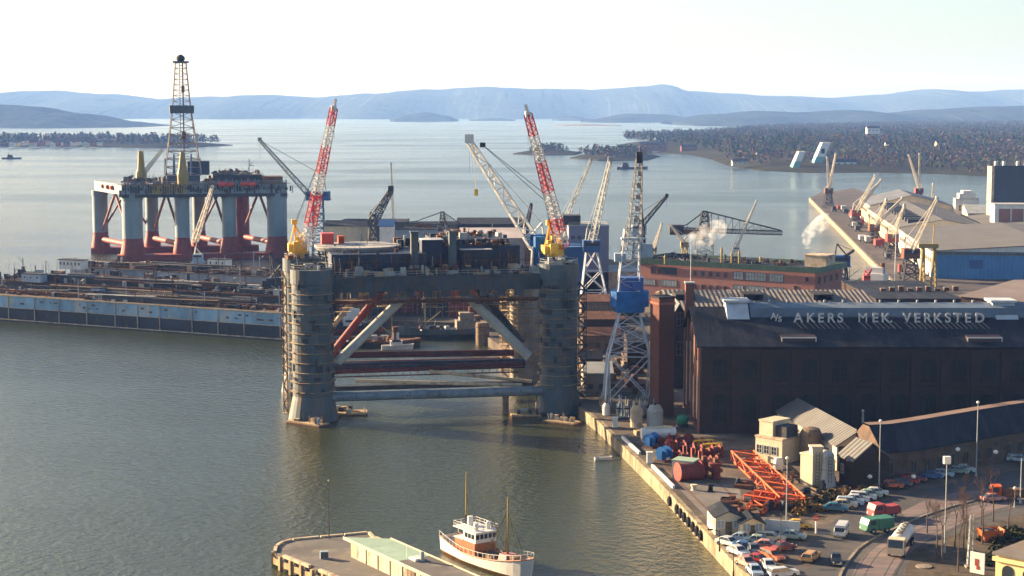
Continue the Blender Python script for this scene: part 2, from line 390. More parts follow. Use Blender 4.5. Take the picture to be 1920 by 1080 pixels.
# ================================================================ LAND of the shipyard and the city quay
def P2(*a): return [G(x, y, 2.5) for x, y in a]
land = P2((1395,1062),(1243,900),(1130,790),(1092,762),(1062,712),(1005,668),(938,648),(905,626),(893,606),(700,600),(556,594),(556,560)) \
     + [G(x, y, 2.5) for x, y in ((600,487),(1000,484),(1150,486),(1330,490),(1560,505),(1610,548),(1700,551))]
QL = [G(1700,551,2.5), G(1640,490,2.5), G(1575,425,2.5), G(1519,371,2.5)]     # the far pier
pier_far = QL + P2((1537,362),(1600,353),(1760,398),(1850,452),(1960,470),(2200,500))
yard = land[:-1] + QL[:] + pier_far[4:] + [Vector((330,150,0)), Vector((60,150,0)), Vector((37,228,0))]
ground_m = mat('oily_yard_ground', (.10,.080,.062), .9, var=.55, scale=.09, col2=(.19,.15,.108), amt=.40, scale2=.18, bump=.04)
g = MB(); g.mi = 0; g.prism([(p.x, p.y) for p in yard], -4, 2.5)
tag(g.build('yard_ground', ground_m), kind='structure')
# dressed quay wall face and coping along the near quay
qw = MB(); edge = [Vector((37.6,222,0)), G(1395,1062,2.5), G(1243,900,2.5), G(1130,790,2.5), G(1092,762,2.5)]
for a, b in zip(edge[:-1], edge[1:]):
    a = a.copy(); b = b.copy(); a.z = b.z = 0; d = (b-a); L = d.length; d.normalize(); nrm = Vector((-d.y, d.x, 0))   # outwards: to the left of the way away
    rz = math.atan2(d.y, d.x); c = (a+b)/2
    qw.box(c.x+nrm.x*.35, c.y+nrm.y*.35, -3, L, 1.1, 5.48, rz)
tag(qw.build('quay_wall', M['quayface']), 'long pale stone quay wall with tyres hung along the harbour edge', 'wall')
QD = (edge[2]-edge[1]).normalized(); QN = Vector((-QD.y, QD.x, 0))
def qpos(px, py, off=0.0, z=2.5):
    p = G(px, py, z); return p + QN*off
# coping kerb beams on the quay edge
for k, ((x0,y0),(x1,y1)) in enumerate((((1166,822),(1198,852)),((1222,876),(1262,916)))):
    a = qpos(x0,y0,-.1); b = qpos(x1,y1,-.1); c = (a+b)/2; m = MB(); m.box(0,0,0,(b-a).length,.45,.55, math.atan2(b.y-a.y,b.x-a.x))
    o = tag(m.build('kerb_beam', M['white'], loc=(c.x,c.y,2.5)), ('white kerb beam on the quay edge above the white quay post','white kerb beam on the quay edge below the white quay post')[k], 'kerb beam', 'white kerb beams along the quay edge')
for k, (px, py) in enumerate(((1149,801),(1213,868))):
    p = qpos(px, py, -.5); m = MB(); m.box(0,0,0,1.0,.9,1.9); m.box(0,0,1.9,1.2,1.1,.2)
    tag(m.build('quay_post', M['white'], loc=p), ('small white quay post on the edge near the float','tall white quay post between the two kerb beams')[k], 'quay post', 'white posts on the quay edge')
# tyres
ty = [(1261,938),(1275,953),(1282,960.5),(1288,968),(1296,977),(1303.5,986),(1311.5,994),(1318.5,1002)]
tyre_lab = ['topmost tyre fender on the quay wall, apart from the others','second tyre fender down the quay wall','third tyre fender down the quay wall','fourth tyre fender down the quay wall','fifth tyre fender down the quay wall','sixth tyre fender down the quay wall','seventh tyre fender down the quay wall, beside the cream office shed','lowest tyre fender on the quay wall']
def torus(mb, R_, r, n=20, k=8):
    vs = [((R_+r*math.cos(b))*math.cos(a), r*math.sin(b), (R_+r*math.cos(b))*math.sin(a)) for a in [2*math.pi*i/n for i in range(n)] for b in [2*math.pi*j/k for j in range(k)]]
    return mb.add(vs, [(i*k+j, i*k+(j+1) % k, ((i+1) % n)*k+(j+1) % k, ((i+1) % n)*k+j) for i in range(n) for j in range(k)])
for i, (px, py) in enumerate(ty):
    p = G(px, py, 1.4)
    # put it on the wall face
    q = edge[1]; t = (p-q).dot(QD); w = Vector((q.x, q.y, 0)) + QD*t + QN*1.15
    m = MB(); torus(m, .62, .26); m.tube((0,.0,.6),(0,-.1,1.4),.04)
    o = tag(m.build('tyre_fender', M['black'], smooth=True, loc=(w.x, w.y, 1.25), rz=math.atan2(QD.y, QD.x)), tyre_lab[i], 'tyre', 'tyre fenders on the quay wall')

# ================================================================ generic clutter
def clutter(mb, x0, x1, y0, y1, z, n, hmax=2.0, rnd=random, mi=(0,1,2), big=1.0):
    for _ in range(n):
        mb.mi = rnd.choice(mi); x = rnd.uniform(x0, x1); y = rnd.uniform(y0, y1); k = rnd.random()
        if k < .5: mb.box(x, y, z, rnd.uniform(.4,2.4)*big, rnd.uniform(.4,2)*big, rnd.uniform(.3,hmax), rnd.choice((0,0,.3,1.57)))
        elif k < .7: a = rnd.uniform(0,6.28); L = rnd.uniform(1,4)*big; mb.tube((x,y,z+.3),(x+L*math.cos(a),y+L*math.sin(a),z+rnd.uniform(.2,.9)),rnd.uniform(.08,.3)*big,n=6)
        elif k < .85: mb.tube((x,y,z),(x,y,z+rnd.uniform(.6,hmax*1.3)),rnd.uniform(.1,.6)*big,n=8)
        else: mb.bar((x,y,z),(x+rnd.uniform(-.6,.6),y,z+rnd.uniform(1,hmax*2.2)),.09)
    return mb

# ================================================================ NEAR DRILLING RIG (under construction)
A_ = G(588,786,0); B_ = G(1047,771,0)
rz = math.atan2(B_.y-A_.y, B_.x-A_.x); LX = (B_-A_).length
rig = thing('drilling_rig', 'huge unfinished semi-submersible rig with scaffolded columns afloat in the middle of the dock', 'drilling rig', (A_.x, A_.y, 0), rz)
CH = 33.0
def rig_col(x, y, r, top, mats, seed, skirt=True, scaf=True, n=28):
    rnd = random.Random(seed); m = MB()
    prof = ([(r*1.28,-3),(r*1.24,.3),(r*1.05,4.5),(r,5.4)] if skirt else [(r,-3)])
    z = 6.0
    while z < top-3.5:
        prof += [(r,z),(r*1.012,z+.02),(r*1.012,z+.25),(r,z+.27)]; z += 2.3
    prof += [(r,top-3.2),(r*1.06,top-3.1),(r*1.06,top)]
    m.lathe(prof, x, y, n)
    c = m.build('column', mats, rig, smooth=False)
    if scaf:
        s = MB(); rr = r*1.13
        zz = 6.5
        while zz < top-3.6:
            k0 = rnd.randint(0, n-1)
            for i in range(n):
                if rnd.random() < .15: continue
                a0 = 2*math.pi*i/n; a1 = 2*math.pi*(i+1)/n
                p0 = Vector((x+rr*math.cos(a0), y+rr*math.sin(a0), zz)); p1 = Vector((x+rr*math.cos(a1), y+rr*math.sin(a1), zz))
                q0 = Vector((x+r*math.cos(a0), y+r*math.sin(a0), zz)); q1 = Vector((x+r*math.cos(a1), y+r*math.sin(a1), zz))
                s.mi = 0; s.add([p0,p1,q1,q0,p0+Vector((0,0,.07)),p1+Vector((0,0,.07)),q1+Vector((0,0,.07)),q0+Vector((0,0,.07))], [(0,1,2,3),(4,7,6,5),(0,4,5,1)])
                s.mi = 1; s.bar(p0+Vector((0,0,1)), p1+Vector((0,0,1)), .05)
                if i % 3 == 0: s.bar(p0, p0+Vector((0,0,1)), .05)
            zz += 2.15
        s.build('scaffold_ring', [M['planks'], M['steel_dark']], c)
    return c
cm = M['steel_blue']
c_fl = rig_col(0, 0, 4.45, CH+.3, cm, 1)
c_fr = rig_col(LX, 0, 4.25, CH+.6, cm, 2)
c_bl = rig_col(0, 38, 4.2, CH-.5, cm, 3)
c_br = rig_col(LX-.3, 38, 4.0, 29, mat('pale_rear_column', (.22,.20,.17), .6, var=.3, scale=.3, col2=(.12,.08,.05), amt=.4), 4, skirt=False)
# stair tower of scaffold on the outer side of the left column and right column
def stair_tower(x, y, z0, z1, w=2.6, dd=3.2):
    m = MB(); z = z0; k = 0
    for i in (-1,1):
        for j in (-1,1): m.bar((x+i*w/2,y+j*dd/2,z0),(x+i*w/2,y+j*dd/2,z1),.14)
    while z < z1:
        m.mi = 1; m.box(x, y, z, w+.3, dd+.3, .09); m.mi = 0
        for i in (-1,1): m.bar((x+i*w/2,y-dd/2,z+1),(x+i*w/2,y+dd/2,z+1),.06); m.bar((x-w/2,y+i*dd/2,z+1),(x+w/2,y+i*dd/2,z+1),.06)
        s = 1 if k % 2 else -1
        m.mi = 1; m.bar((x-s*w/2,y-.6,z),(x+s*w/2,y-.6,z+2.1),.25); m.mi = 0
        z += 2.1; k += 1
    return m
st = stair_tower(-5.9, 2.6, 1.2, 31, .9, 1.3); st.build('stair_scaffold', [M['rust'], M['planks']], rig)
st = stair_tower(LX+5.9, 3, 2, 29, 1.8, 2.4); st.build('stair_scaffold', [M['steel_dark'], M['steel_dark']], rig)
st = stair_tower(LX-.3-5.4, 37, 2, 28, 1.8, 2.4); st.build('stair_scaffold', [M['planks'], M['planks']], rig)
# pontoons (mostly submerged) and transverse tubes
for x in (0, LX):
    m = MB(); m.b2(x-6.2, x+6.2, -9, 50, -6, -.6); m.build('pontoon', M['steel_dark'], rig)
def cyl(name, p0, p1, r, mt, **k): m = MB(); m.tube(p0, p1, r, n=16); return m.build(name, mt, rig, smooth=False)
cyl('cross_tube', (4, -1.0, 5.0), (LX-4, -1.0, 5.0), 1.05, mat('dull_blue_tube', (.16,.20,.24), .6, var=.35, scale=.4, col2=(.10,.09,.08), amt=.42))
m_tube = mat('dark_oxide_tube', (.11,.025,.02), .7, var=.4, scale=.4, col2=(.06,.035,.03), amt=.44)
cyl('cross_tube', (4, 38, 6.0), (LX-4, 38, 6.0), 1.1, m_tube)
cyl('cross_tube', (4, 34, 9.3), (LX-4, 34, 8.7), .8, m_tube)
m = MB()
m.b2(4, LX-4, 9.2, 10.6, 4.6, 5.6); m.build('cross_beam', M['steel_dark'], rig)
cyl('cross_tube', (4, 20, 8.2), (LX-4, 20, 8.2), 1.2, M['navy'])
m = MB()
for k in range(4): m.b2(4.5, LX-4.5, -.3+k*.7, .1+k*.7, 25.9-k*.25, 26.15-k*.25)
for i in range(28): m.bar((5+i*1.75,0,24.8),(5+i*1.75,0,27),.1); m.b2(4.8+i*1.75,6.2+i*1.75,-.5,.9,24.9+(i*7 % 3)*.4,25.0+(i*7 % 3)*.4)
m.build('girder_staging', M['rust'], rig)
m = MB()
for i in range(60):
    c_ = random.Random(i); x_, r0_ = ((0,4.55),(LX,4.35))[i % 2]; a_ = c_.uniform(math.pi, 2*math.pi); z_ = c_.uniform(6,30); m.box(x_+r0_*math.cos(a_), r0_*math.sin(a_), z_, c_.uniform(.5,1.8), .25, c_.uniform(.4,1.6), a_+math.pi/2)
m.build('staging_panel', M['steel_dark'], rig)
m = MB(); m.mi = 0; m.tube((4,18,7.6),(LX-5,17,8.2),.55,n=10); m.mi = 1
for i in range(26): m.bar((5+i*1.7,17.4,6.5),(5+i*1.7,17.4,9.0),.12)
m.bar((5,17.4,9.0),(LX-6,17.4,9.0),.12); m.bar((5,17.4,6.5),(LX-6,17.4,6.5),.22)
m.build('work_gangway', [m_tube, M['rust']], rig)
m = MB(); m.tube((10,8,7.0),(LX-8,2,5.9),.45,n=8); m.tube((LX*.5,14,7.8),(LX-5,6,6.0),.4,n=8); m.build('hanging_pipe', M['plaster'], rig)
# diagonal braces
cyl('diagonal_brace', (5.5,1.0,12.5), (22.0,4,27.5), 1.05, M['steel_pale'])
cyl('diagonal_brace', (5.0,14,12.2), (17.8,14,28), .85, M['redox'])
cyl('diagonal_brace', (4.5,26,14.6), (14.8,26,28), .65, M['plaster'])
cyl('diagonal_brace', (LX-6.6,1.0,12.5), (LX-21.5,4,27.5), 1.1, M['steel_pale'])
cyl('diagonal_brace', (LX-5.8,14,14.0), (LX-17.0,14,28), .85, M['steel_dark'])
# main girder with scalloped openings, deck
def girder(y0, y1, z0, z1, x0, x1, mt):
    m = MB(); m.b2(x0, x1, y0, y1, z0+1.2, z1)
    m.b2(x0, x1, y0-.25, y1+.25, z1, z1+.18); m.b2(x0, x1, y0-.25, y1+.25, z0+1.02, z0+1.2)
    x = x0; 
    while x < x1-3: m.b2(x, x+1.7, y0+.02, y1-.02, z0-.3, z0+1.02); x += 4.1
    x = x0+1
    while x < x1: m.b2(x, x+.15, y0-.14, y0, z0+1.2, z1); x += 2.05
    return m.build('deck_girder', mt, rig)
girder(-.6, 1.0, 27.0, 31.2, 4.3, LX-4.2, mat('girder_steel', (.05,.062,.075), .7, var=.4, scale=.25, col2=(.09,.06,.045), amt=.44, scale2=.5))
girder(20, 21, 27.4, 31.0, -3, LX+3, M['steel_dark'])
girder(38, 39.2, 27.4, 31.0, 3.5, LX-3.8, M['steel_dark'])
m = MB()
for x in range(8, int(LX)-4, 5): m.b2(x, x+.6, 1.0, 38, 28.2, 30.9)
m.b2(4.6, LX-4.6, 1.2, 42, 30.95, 31.25); m.build('main_deck', M['steel_dark'], rig)
# hanging scaffold under the deck
rs = random.Random(5); m = MB()
for i in range(120):
    x = rs.uniform(6, LX-6); y = rs.uniform(2, 34); z = rs.uniform(22.5, 26.6)
    m.bar((x,y,z),(x,y,28),.08)
    if i % 2: m.box(x, y, z, rs.uniform(2,5), 1, .1)
m.build('hanging_scaffold', M['planks'], rig)
# deck houses
def part(name, mt, parent, fn): m = MB(); fn(m); return m.build(name, mt, parent)
def deckhouses(m):
    m.b2(4.7, 26, 5, 34, 31.25, 35.9); m.b2(27.5, LX-7, 10, 32, 31.25, 37.0)
    m.b2(29, LX-9, 13, 30, 37.0, 38.3)
dh = part('deck_house', M['navy'], rig, deckhouses)
m = MB(); rd = random.Random(8)
for i in range(34):
    x = rd.uniform(5.5, LX-8); z = rd.uniform(31.6, 34.8); m.box(x, 4.9 if x < 26.5 else 9.9, z, rd.uniform(.5,2.6), .25, rd.uniform(.5,1.9))
m.build('wall_fitting', M['steel_dark'], dh)
hd = MB(); hd.lathe([(9.4,35.9),(9.9,36.6),(9.9,36.9)], 11.8, 20, 32); hd.build('helideck', mat('pale_helideck', (.30,.29,.28), .8, var=.3, scale=.4, col2=(.5,.46,.4), amt=.42), rig)
m = MB()
for a in range(12): t = a*math.pi/6; m.bar((11.8+8*math.cos(t),20+8*math.sin(t),31.3),(11.8+9*math.cos(t),20+9*math.sin(t),36.2),.3)
for zz in (33,34.5): 
    for a in range(12): t = a*math.pi/6; u = t+math.pi/6; m.bar((11.8+8.4*math.cos(t),20+8.4*math.sin(t),zz),(11.8+8.4*math.cos(u),20+8.4*math.sin(u),zz),.2)
m.build('helideck_support', M['steel_dark'], rig)
for x in (23.2, 31.8):
    m = MB(); m.b2(x-.8, x+.8, 4, 5.6, 31.25, 40.6); m.b2(x-1, x+1, 3.8, 5.8, 40.6, 40.9); m.build('deck_post', M['steel_blue'], rig)
def container(x0, x1, y0, y1, z, h, mt, top=None):
    m = MB(); m.mi = 0; m.b2(x0, x1, y0, y1, z, z+h); m.mi = 1; m.b2(x0-.1, x1+.1, y0-.1, y1+.1, z+h, z+h+.15); m.mi = 0
    x = x0+.5
    while x < x1: m.b2(x, x+.12, y0-.07, y0, z+.1, z+h-.1); x += .6
    return m.build('container', [mt, top or mt], rig)
container(25.2,30,7,12,37.0-3.9,5.6,M['navy'],M['white'])
container(3.8,6.6,22,25,36.9,2.4,M['red'])
container(7.8,9.2,24,26,36.9,1.6,M['orange'])
container(34,41,6,8.5,36.8-3.6,3.2,M['steel_dark'],M['steel_pale'])
# scaffold, rails, clutter on deck and column tops
m = MB(); m.rail([(4.6,-.6,31.4),(LX-4.6,-.6,31.4)], 1.1, 2.2, .07); m.rail([(1.9+11.8-11.8,10,36.9),(21,12,36.9)], 1.0, 2, .06)
for x, y, rr, zz in ((0,0,4.5,CH+.3),(LX,0,4.3,CH+.6),(0,38,4,CH-.5),(LX,38,3.8,29)):
    pts = [(x+rr*math.cos(k*math.pi/6), y+rr*math.sin(k*math.pi/6), zz) for k in range(13)]; m.rail(pts, 1.1, 2, .07)
m.build('guard_rail', M['steel_pale'], rig)
m = MB(); r_ = random.Random(31)
clutter(m, 3, LX-3, .5, 5, 31.25, 190, 2.2, r_, mi=(0,0,2,3,1)); clutter(m, 5, 26, 6, 33, 35.9, 40, 1.2, r_, mi=(0,0,2)); clutter(m, 27.5, LX-8, 10.5, 13, 37, 40, 1.6, r_, mi=(0,2,3)); clutter(m, -3.3, 3.3, -3, 3, CH+.3, 22, 1.2, r_); clutter(m, LX-3, LX+3, -3, 3, CH+.6, 26, 1.5, r_)
clutter(m, 29, LX-9, 13, 30, 38.3, 50, 1.4, r_); clutter(m, -3, 3, 35, 41, CH-.5, 14, 1.5, r_); clutter(m, 22, 30, 12, 34, 35.6, 20, 2.5, r_)
m.build('deck_equipment', [M['steel_dark'], M['steel_pale'], M['rust'], M['planks']], rig)
m = MB()
for i in range(60):
    x = r_.uniform(5, LX-5); h = r_.uniform(2,5); m.bar((x,r_.uniform(3,7),31.3),(x,r_.uniform(3,7),31.3+h),.1)
for i in range(14): x = 6+i*3.2; m.bar((x,3,31.3),(x,3,34.6),.08); m.bar((x,3,34.4),(x+3.2,3,34.4),.08); m.bar((x,3,31.3),(x+3.2,3,34.4),.06)
m.build('deck_scaffold', M['rust'], rig)
# two pedestal cranes with red and white banded booms
def ped_crane(x, y, z, tip, cabm, rot, base=0):
    m = MB(); m.tube((x,y,z),(x,y,z+3.2),1.3,1.1,n=14); m.tube((x,y,z+3.2),(x,y,z+3.7),2.1,n=14); c = m.build('pedestal_crane', M['yellow'], rig)
    h = MB(); h.box(x+.3, y+.5, z+3.75, 4.6, 5.0, 2.4, rot); h.box(x-1.6, y-1.8, z+3.9, 1.6, 1.8, 2.6, rot)
    h.build('machinery_house', cabm, c)
    g_ = MB(); g_.bar((x-1,y+1,z+6),(x+.3,y,z+11.5),.35); g_.bar((x+1.4,y+1,z+6),(x+.3,y,z+11.5),.35); g_.bar((x+.5,y+3,z+6),(x+.3,y,z+11.5),.3); g_.box(x+.3,y,z+11.3,1.3,1.1,.9)
    g_.build('gantry', M['yellow'], c)
    b = MB(); foot = Vector((x+1.5, y-1.4, z+5.2)); tip = Vector(tip)
    b.lattice(foot, tip, 2.4, 1.5, 24, .24, 2.1, 1.3, bands=[0]*6+[1]*4+[0]*0+[1]*0 if False else [1]*1+[1]*0)
    return c, foot, tip
def banded_boom(parent, foot, tip, n, bands, w0=2.4, w1=1.3, t=.24):
    b = MB(); b.lattice(foot, tip, w0, w1, n, t*.85, w0*.85, w1*.9, bands=bands, tb=t*.48)
    a = (tip-foot).normalized(); b.mi = 0; b.bar(tip, tip+a*2.2, .5); b.box(tip.x, tip.y, tip.z-.6, 1.2, 1.2, 1.2)
    return b.build('boom', [M['white'], M['red']], parent)
RI = rig.matrix_world
def toloc(p): # world -> rig local
    p = Vector(p) - Vector((A_.x, A_.y, 0)); c, s = math.cos(-rz), math.sin(-rz); return Vector((p.x*c-p.y*s, p.x*s+p.y*c, p.z))
def pcrane(px, py_house, dist, tippx, tippy, tipd, bands, zbase, housem):
    hp = toloc(D(px, py_house, dist)); tp = toloc(D(tippx, tippy, tipd)); x, y = hp.x, hp.y
    m = MB(); m.tube((x,y,zbase),(x,y,hp.z-1.6),1.5,1.2,n=14); m.tube((x,y,hp.z-1.6),(x,y,hp.z-1.2),2.2,n=16); c = m.build('pedestal_crane', M['yellow'], rig)
    h = MB(); h.box(x-.4, y+.8, hp.z-1.2, 4.4, 4.6, 1.9); h.box(x-.6, y-1.8, hp.z-1.1, 1.8, 1.6, 2.4); h.build('machinery_house', housem, c)
    g_ = MB(); ap = Vector((x-1.0, y+1.2, hp.z+5.3))
    for q in ((x-2.2,y+.2),(x+1.4,y+.2),(x-.4,y+2.8)): g_.bar((q[0],q[1],hp.z+.6), ap, .32)
    g_.box(ap.x, ap.y, ap.z, 1.4, 1.2, 1.1)
    for k in range(4): g_.box(x+r_.uniform(-1.6,1.6), y-1.2, hp.z+.7+k*.5, 1.1, .9, .8)
    g_.build('gantry', M['yellow'], c)
    foot = Vector((x+1.6, y-1.6, hp.z+.5)); banded_boom(c, foot, tp, 26, bands)
    w_ = MB(); w_.bar(ap, foot.lerp(tp, .78), .07); w_.bar(ap+Vector((.3,0,0)), foot.lerp(tp, .78), .07); w_.bar(tp, tp-Vector((0,0,7)), .06); w_.build('hoist_wire', M['steel_dark'], c)
    return c
B1 = [1]*3+[0]*4+[1]*5+[0]*5+[1]*4+[0]*2+[1]*3
B1 = [0]*4+[1]*6+[0]*4+[1]*5+[0]*4+[1]*3
pcrane(561, 462, 408, 626, 203, 395, B1, 31, M['yellow'])
B2 = [1]*1+[0]*2+[1]*3+[0]*5+[1]*6+[0]*5+[1]*4
pcrane(1040, 466, 388, 990, 214, 378, B2, 33, M['yellow'])

# blue tank and hoist block above the right deck end
m = MB(); q = toloc(D(1011,470,392)); m.tube((q.x,q.y,31.3),(q.x,q.y,q.z+3.3),1.3,n=14); m.build('blue_tank', M['blue'], rig)
m = MB(); q = toloc(D(1068,470,398)); m.box(q.x, q.y, 31.5, 5.5, 4, q.z-31.5+1); m.build('deck_cabin', M['blue2'], rig)

# work floats at the foot of the rig
def float_(px, py, L, Wd, rot, lab):
    p = G(px, py, .5); t = thing('work_float', lab, 'float', (p.x, p.y, 0), rot, 'work floats round the foot of the big rig')
    m = MB(); m.b2(-L/2, L/2, -Wd/2, Wd/2, -.5, .55); m.build('deck', M['planks'], t)
    m = MB(); m.b2(-L/2-.06, L/2+.06, -Wd/2-.06, Wd/2+.06, -.3, .25); m.build('hull', M['rust'], t)
    m = MB(); clutter(m, -L/2+.5, L/2-.5, -Wd/2+.4, Wd/2-.4, .55, 16, 1.3, r_, big=.6); m.build('gear', [M['steel_dark'], M['planks'], M['steel_pale']], t); return t
float_(577, 791, 9.5, 3.4, -.62, 'rusty plank float lying at the foot of the left rig column')
float_(655, 772, 8, 4.5, .1, 'dark float with a plank deck under the left end of the grey tube')
float_(985, 776, 6.5, 4, .15, 'small float under the right end of the grey tube')
float_(1054, 789, 7.5, 3.4, -.55, 'plank float with gear at the foot of the right rig column')

# ================================================================ FAR RIG, high and light, behind the floating dock
fr = D(250, 487, 0.0+G(250,487,0).y); P0 = G(250,487,0); P1 = G(520,482,0); rz2 = math.atan2(P1.y-P0.y, P1.x-P0.x); L2 = (P1-P0).length
rig2 = thing('drilling_rig', 'completed red and grey semi-submersible rig with a tall derrick standing behind the floating dock', 'drilling rig', (P0.x, P0.y, 0), rz2)
k2 = P0.y/F      # metres per pixel there
two = [M['redox'], mat('grey_rig_column', (.20,.26,.29), .55, var=.25, scale=.15, col2=(.35,.16,.10), amt=.30, scale2=.3, stretch=(1,1,.3))]
HT = (487-368)*k2
cols2 = [(0,0,4.6),(92*k2,1,3.3),(180*k2,1.5,3.3),(270*k2,0,4.6)]
back2 = [(-62*k2,44,3.6),(38*k2,46,3.0),(130*k2,46,3.0),(215*k2,46,3.6)]
for i, (x, y, r) in enumerate(cols2+back2):
    m = MB(); m.mi = 0; m.lathe([(r*1.25,-4),(r*1.22,3),(r,8.5),(r,9.8)] if r > 3.5 else [(r*1.35,-4),(r*1.3,4),(r,9),(r,9.8)], x, y, 24)
    m.mi = 0 if i == 7 else 1; m.lathe([(r,9.8),(r,HT-1.5),(r*1.08,HT-1.4),(r*1.08,HT+1)], x, y, 24); m.build('column', two, rig2)
def t2(a, b, r, mt, name='brace'): m = MB(); m.tube(a, b, r, n=12); return m.build(name, mt, rig2)
for (x0,y0,_), (x1,y1,_) in zip(cols2, back2): t2((x0,y0,6.5),(x1,y1,6.5),1.25,M['redox'],'cross_tube')
brm = mat('red_brown_brace', (.30,.12,.08), .6, var=.25, scale=.4)
for i in range(4):
    a = cols2[i]; b = back2[i]; mid = ((a[0]+b[0])/2, (a[1]+b[1])/2, HT+.5)
    t2((a[0]-.6*(a[0]-b[0])*.14, a[1]+4, 10.5), mid, .62, brm); t2((b[0]+1, b[1]-3, 11), mid, .62, brm)
for i in (0,2):
    a = back2[i]; b = back2[i+1]; t2((a[0]+2,a[1],12),((a[0]+b[0])/2,a[1],HT),.5,brm); t2((b[0]-2,b[1],12),((a[0]+b[0])/2,a[1],HT),.5,brm)
for yy in (0, 45):
    xa = -7 if yy == 0 else -52*k2-7; m = MB(); m.b2(xa, xa+L2+14, yy-5, yy+5, -6, 2.4); m.build('pontoon', M['redox'], rig2)
TOP2 = HT+1
outline = [(-4.5,-4.5),(L2+4.5,-4.5),(L2+5,10),(L2-9,48),(-14-3.5,49),(-17,40)]
m = MB(); m.prism(outline, TOP2, TOP2+4.6); m.build('deck_box', mat('deck_box_grey', (.22,.27,.29), .6, var=.3, scale=.25, col2=(.17,.11,.08), amt=.40, scale2=.4), rig2)
m = MB(); q_ = random.Random(6)
for i in range(70): m.b2(-4+i*1.1, -4+i*1.1+q_.uniform(.3,1), -4.95, -4.5, TOP2+q_.uniform(0,2.2), TOP2+q_.uniform(2.3,4.4))
for i in range(12): m.b2(-4+i*6.4, -3+i*6.4, -4, 44, TOP2-1.6, TOP2-.02)
m.b2(-4.5, L2+4.5, -4.8, -4.2, TOP2-1.4, TOP2+.1); m.build('underdeck_pipework', M['steel_dark'], rig2)
m = MB(); m.b2(8, 24, -4.9, -4.55, TOP2+.4, TOP2+4.2); m.build('wall_panel', M['ochre'], rig2)
m = MB(); m.b2(-5.6, -4.6, -4, 8, TOP2-1, TOP2+2); m.b2(-7,L2+6,-6,-4.6,TOP2+4.5,TOP2+4.7); m.build('walkway', M['rust'], rig2)
# lifeboats
for i, px in enumerate((416,430,458,472)):
    q = (px-250)*k2; m = MB(); zc = TOP2+4.9
    n = 10; prof = []
    for s_ in range(7):
        f = s_/6; x = q-2.0+4.0*f; rr = 1.15*math.sqrt(max(.02, 1-(2*f-1)**2*.93)); prof.append((x, rr))
    vs = []
    for x, rr in prof:
        for a in range(n): t = 2*math.pi*a/n; vs.append((x, -6.6+rr*.85*math.cos(t), zc-.5+rr*math.sin(t)))
    m.add(vs, [(i_*n+j, i_*n+(j+1) % n, (i_+1)*n+(j+1) % n, (i_+1)*n+j) for i_ in range(6) for j in range(n)]+[tuple(range(n-1,-1,-1)), tuple(range(6*n,7*n))])
    lb = m.build('lifeboat', M['red'], rig2, smooth=True)
    m = MB(); m.bar((q-1.4,-5,TOP2+4.6),(q-1.4,-6.6,TOP2+7),.16); m.bar((q+1.4,-5,TOP2+4.6),(q+1.4,-6.6,TOP2+7),.16); m.build('davit', M['steel_pale'], lb)
for i, (yy) in enumerate((9,17,26)):
    m = MB(); m.lathe([(.2,TOP2+1.6),(1,TOP2+2),(1.1,TOP2+3.2),(.2,TOP2+3.8)], -6.5-yy*.25, yy, 10); m.build('lifeboat', M['orange'], rig2)
m = MB(); r3 = random.Random(77)
clutter(m, -3, 22, -3, 40, TOP2+4.6, 130, 2.4, r3, big=1.3); clutter(m, 34, L2, -3, 34, TOP2+4.6, 150, 2.6, r3, big=1.3)
m.b2(37, L2-6, 5, 30, TOP2+4.6, TOP2+8.2); clutter(m, 37, L2-6, 5, 30, TOP2+8.2, 90, 1.7, r3, big=1.2)
m.b2(L2-6, L2+3, 0, 12, TOP2+4.6, TOP2+7.5)
m.build('deck_equipment', [M['steel_dark'], M['steel_blue'], M['rust']], rig2)
m = MB(); m.rail([(-4.5,-4.5,TOP2+4.6),(L2+4.5,-4.5,TOP2+4.6),(L2+5,10,TOP2+4.6)], 1.2, 2.5, .12); m.rail([(37,5,TOP2+8.2),(L2-6,5,TOP2+8.2)], 1.1, 2.5, .12); m.build('guard_rail', M['steel_pale'], rig2)
# derrick
def loc2(px, py, y):  # local position at local y for a photo pixel
    yy = P0.y + y; p = D(px, py, yy)-Vector((P0.x,P0.y,0)); c, s = math.cos(-rz2), math.sin(-rz2); return Vector((p.x*c-p.y*s, p.x*s+p.y*c, p.z))
dc = loc2(343, 330, 18); dt = loc2(342, 118, 18)
db = MB(); zb = TOP2+5
db.b2(dc.x-7.5, dc.x+7.5, dc.y-7, dc.y+7, zb-1, zb+3.2); db.b2(dc.x+2, dc.x+12, dc.y-5, dc.y+6, zb+3.2, zb+9.5); db.build('drill_floor', [mat('drill_floor_navy', (.05,.07,.10), .7, var=.3, scale=.3)], rig2)
d_ = MB(); d_.mi = 0
zt = dt.z; zm = D(342,210,P0.y+18).z
d_.lattice((dc.x,dc.y,zb+3.2),(dc.x,dc.y,zm),16.5,8.6,8,.42,tb=.2); d_.lattice((dc.x,dc.y,zm),(dc.x,dc.y,zt),8.4,4.8,9,.32,tb=.14)
d_.mi = 1; d_.b2(dc.x-5.4,dc.x+5.4,dc.y-5.2,dc.y+5.2,zm-.6,zm+.1)
for s_ in (-1,1): d_.b2(dc.x-5.4,dc.x+5.4,dc.y+s_*5.2-.15,dc.y+s_*5.2+.15,zm,zm+3.0); 
d_.b2(dc.x-5.5,dc.x-5.2,dc.y-5,dc.y+5,zm,zm+3.0); d_.b2(dc.x+5.2,dc.x+5.5,dc.y-5,dc.y+5,zm,zm+3.0)
d_.b2(dc.x-3.6,dc.x+3.6,dc.y-3.2,dc.y+3.2,zt,zt+.8)
dk = d_.build('derrick', [mat('derrick_steel', (.30,.24,.20), .6), M['steel_blue']], rig2)
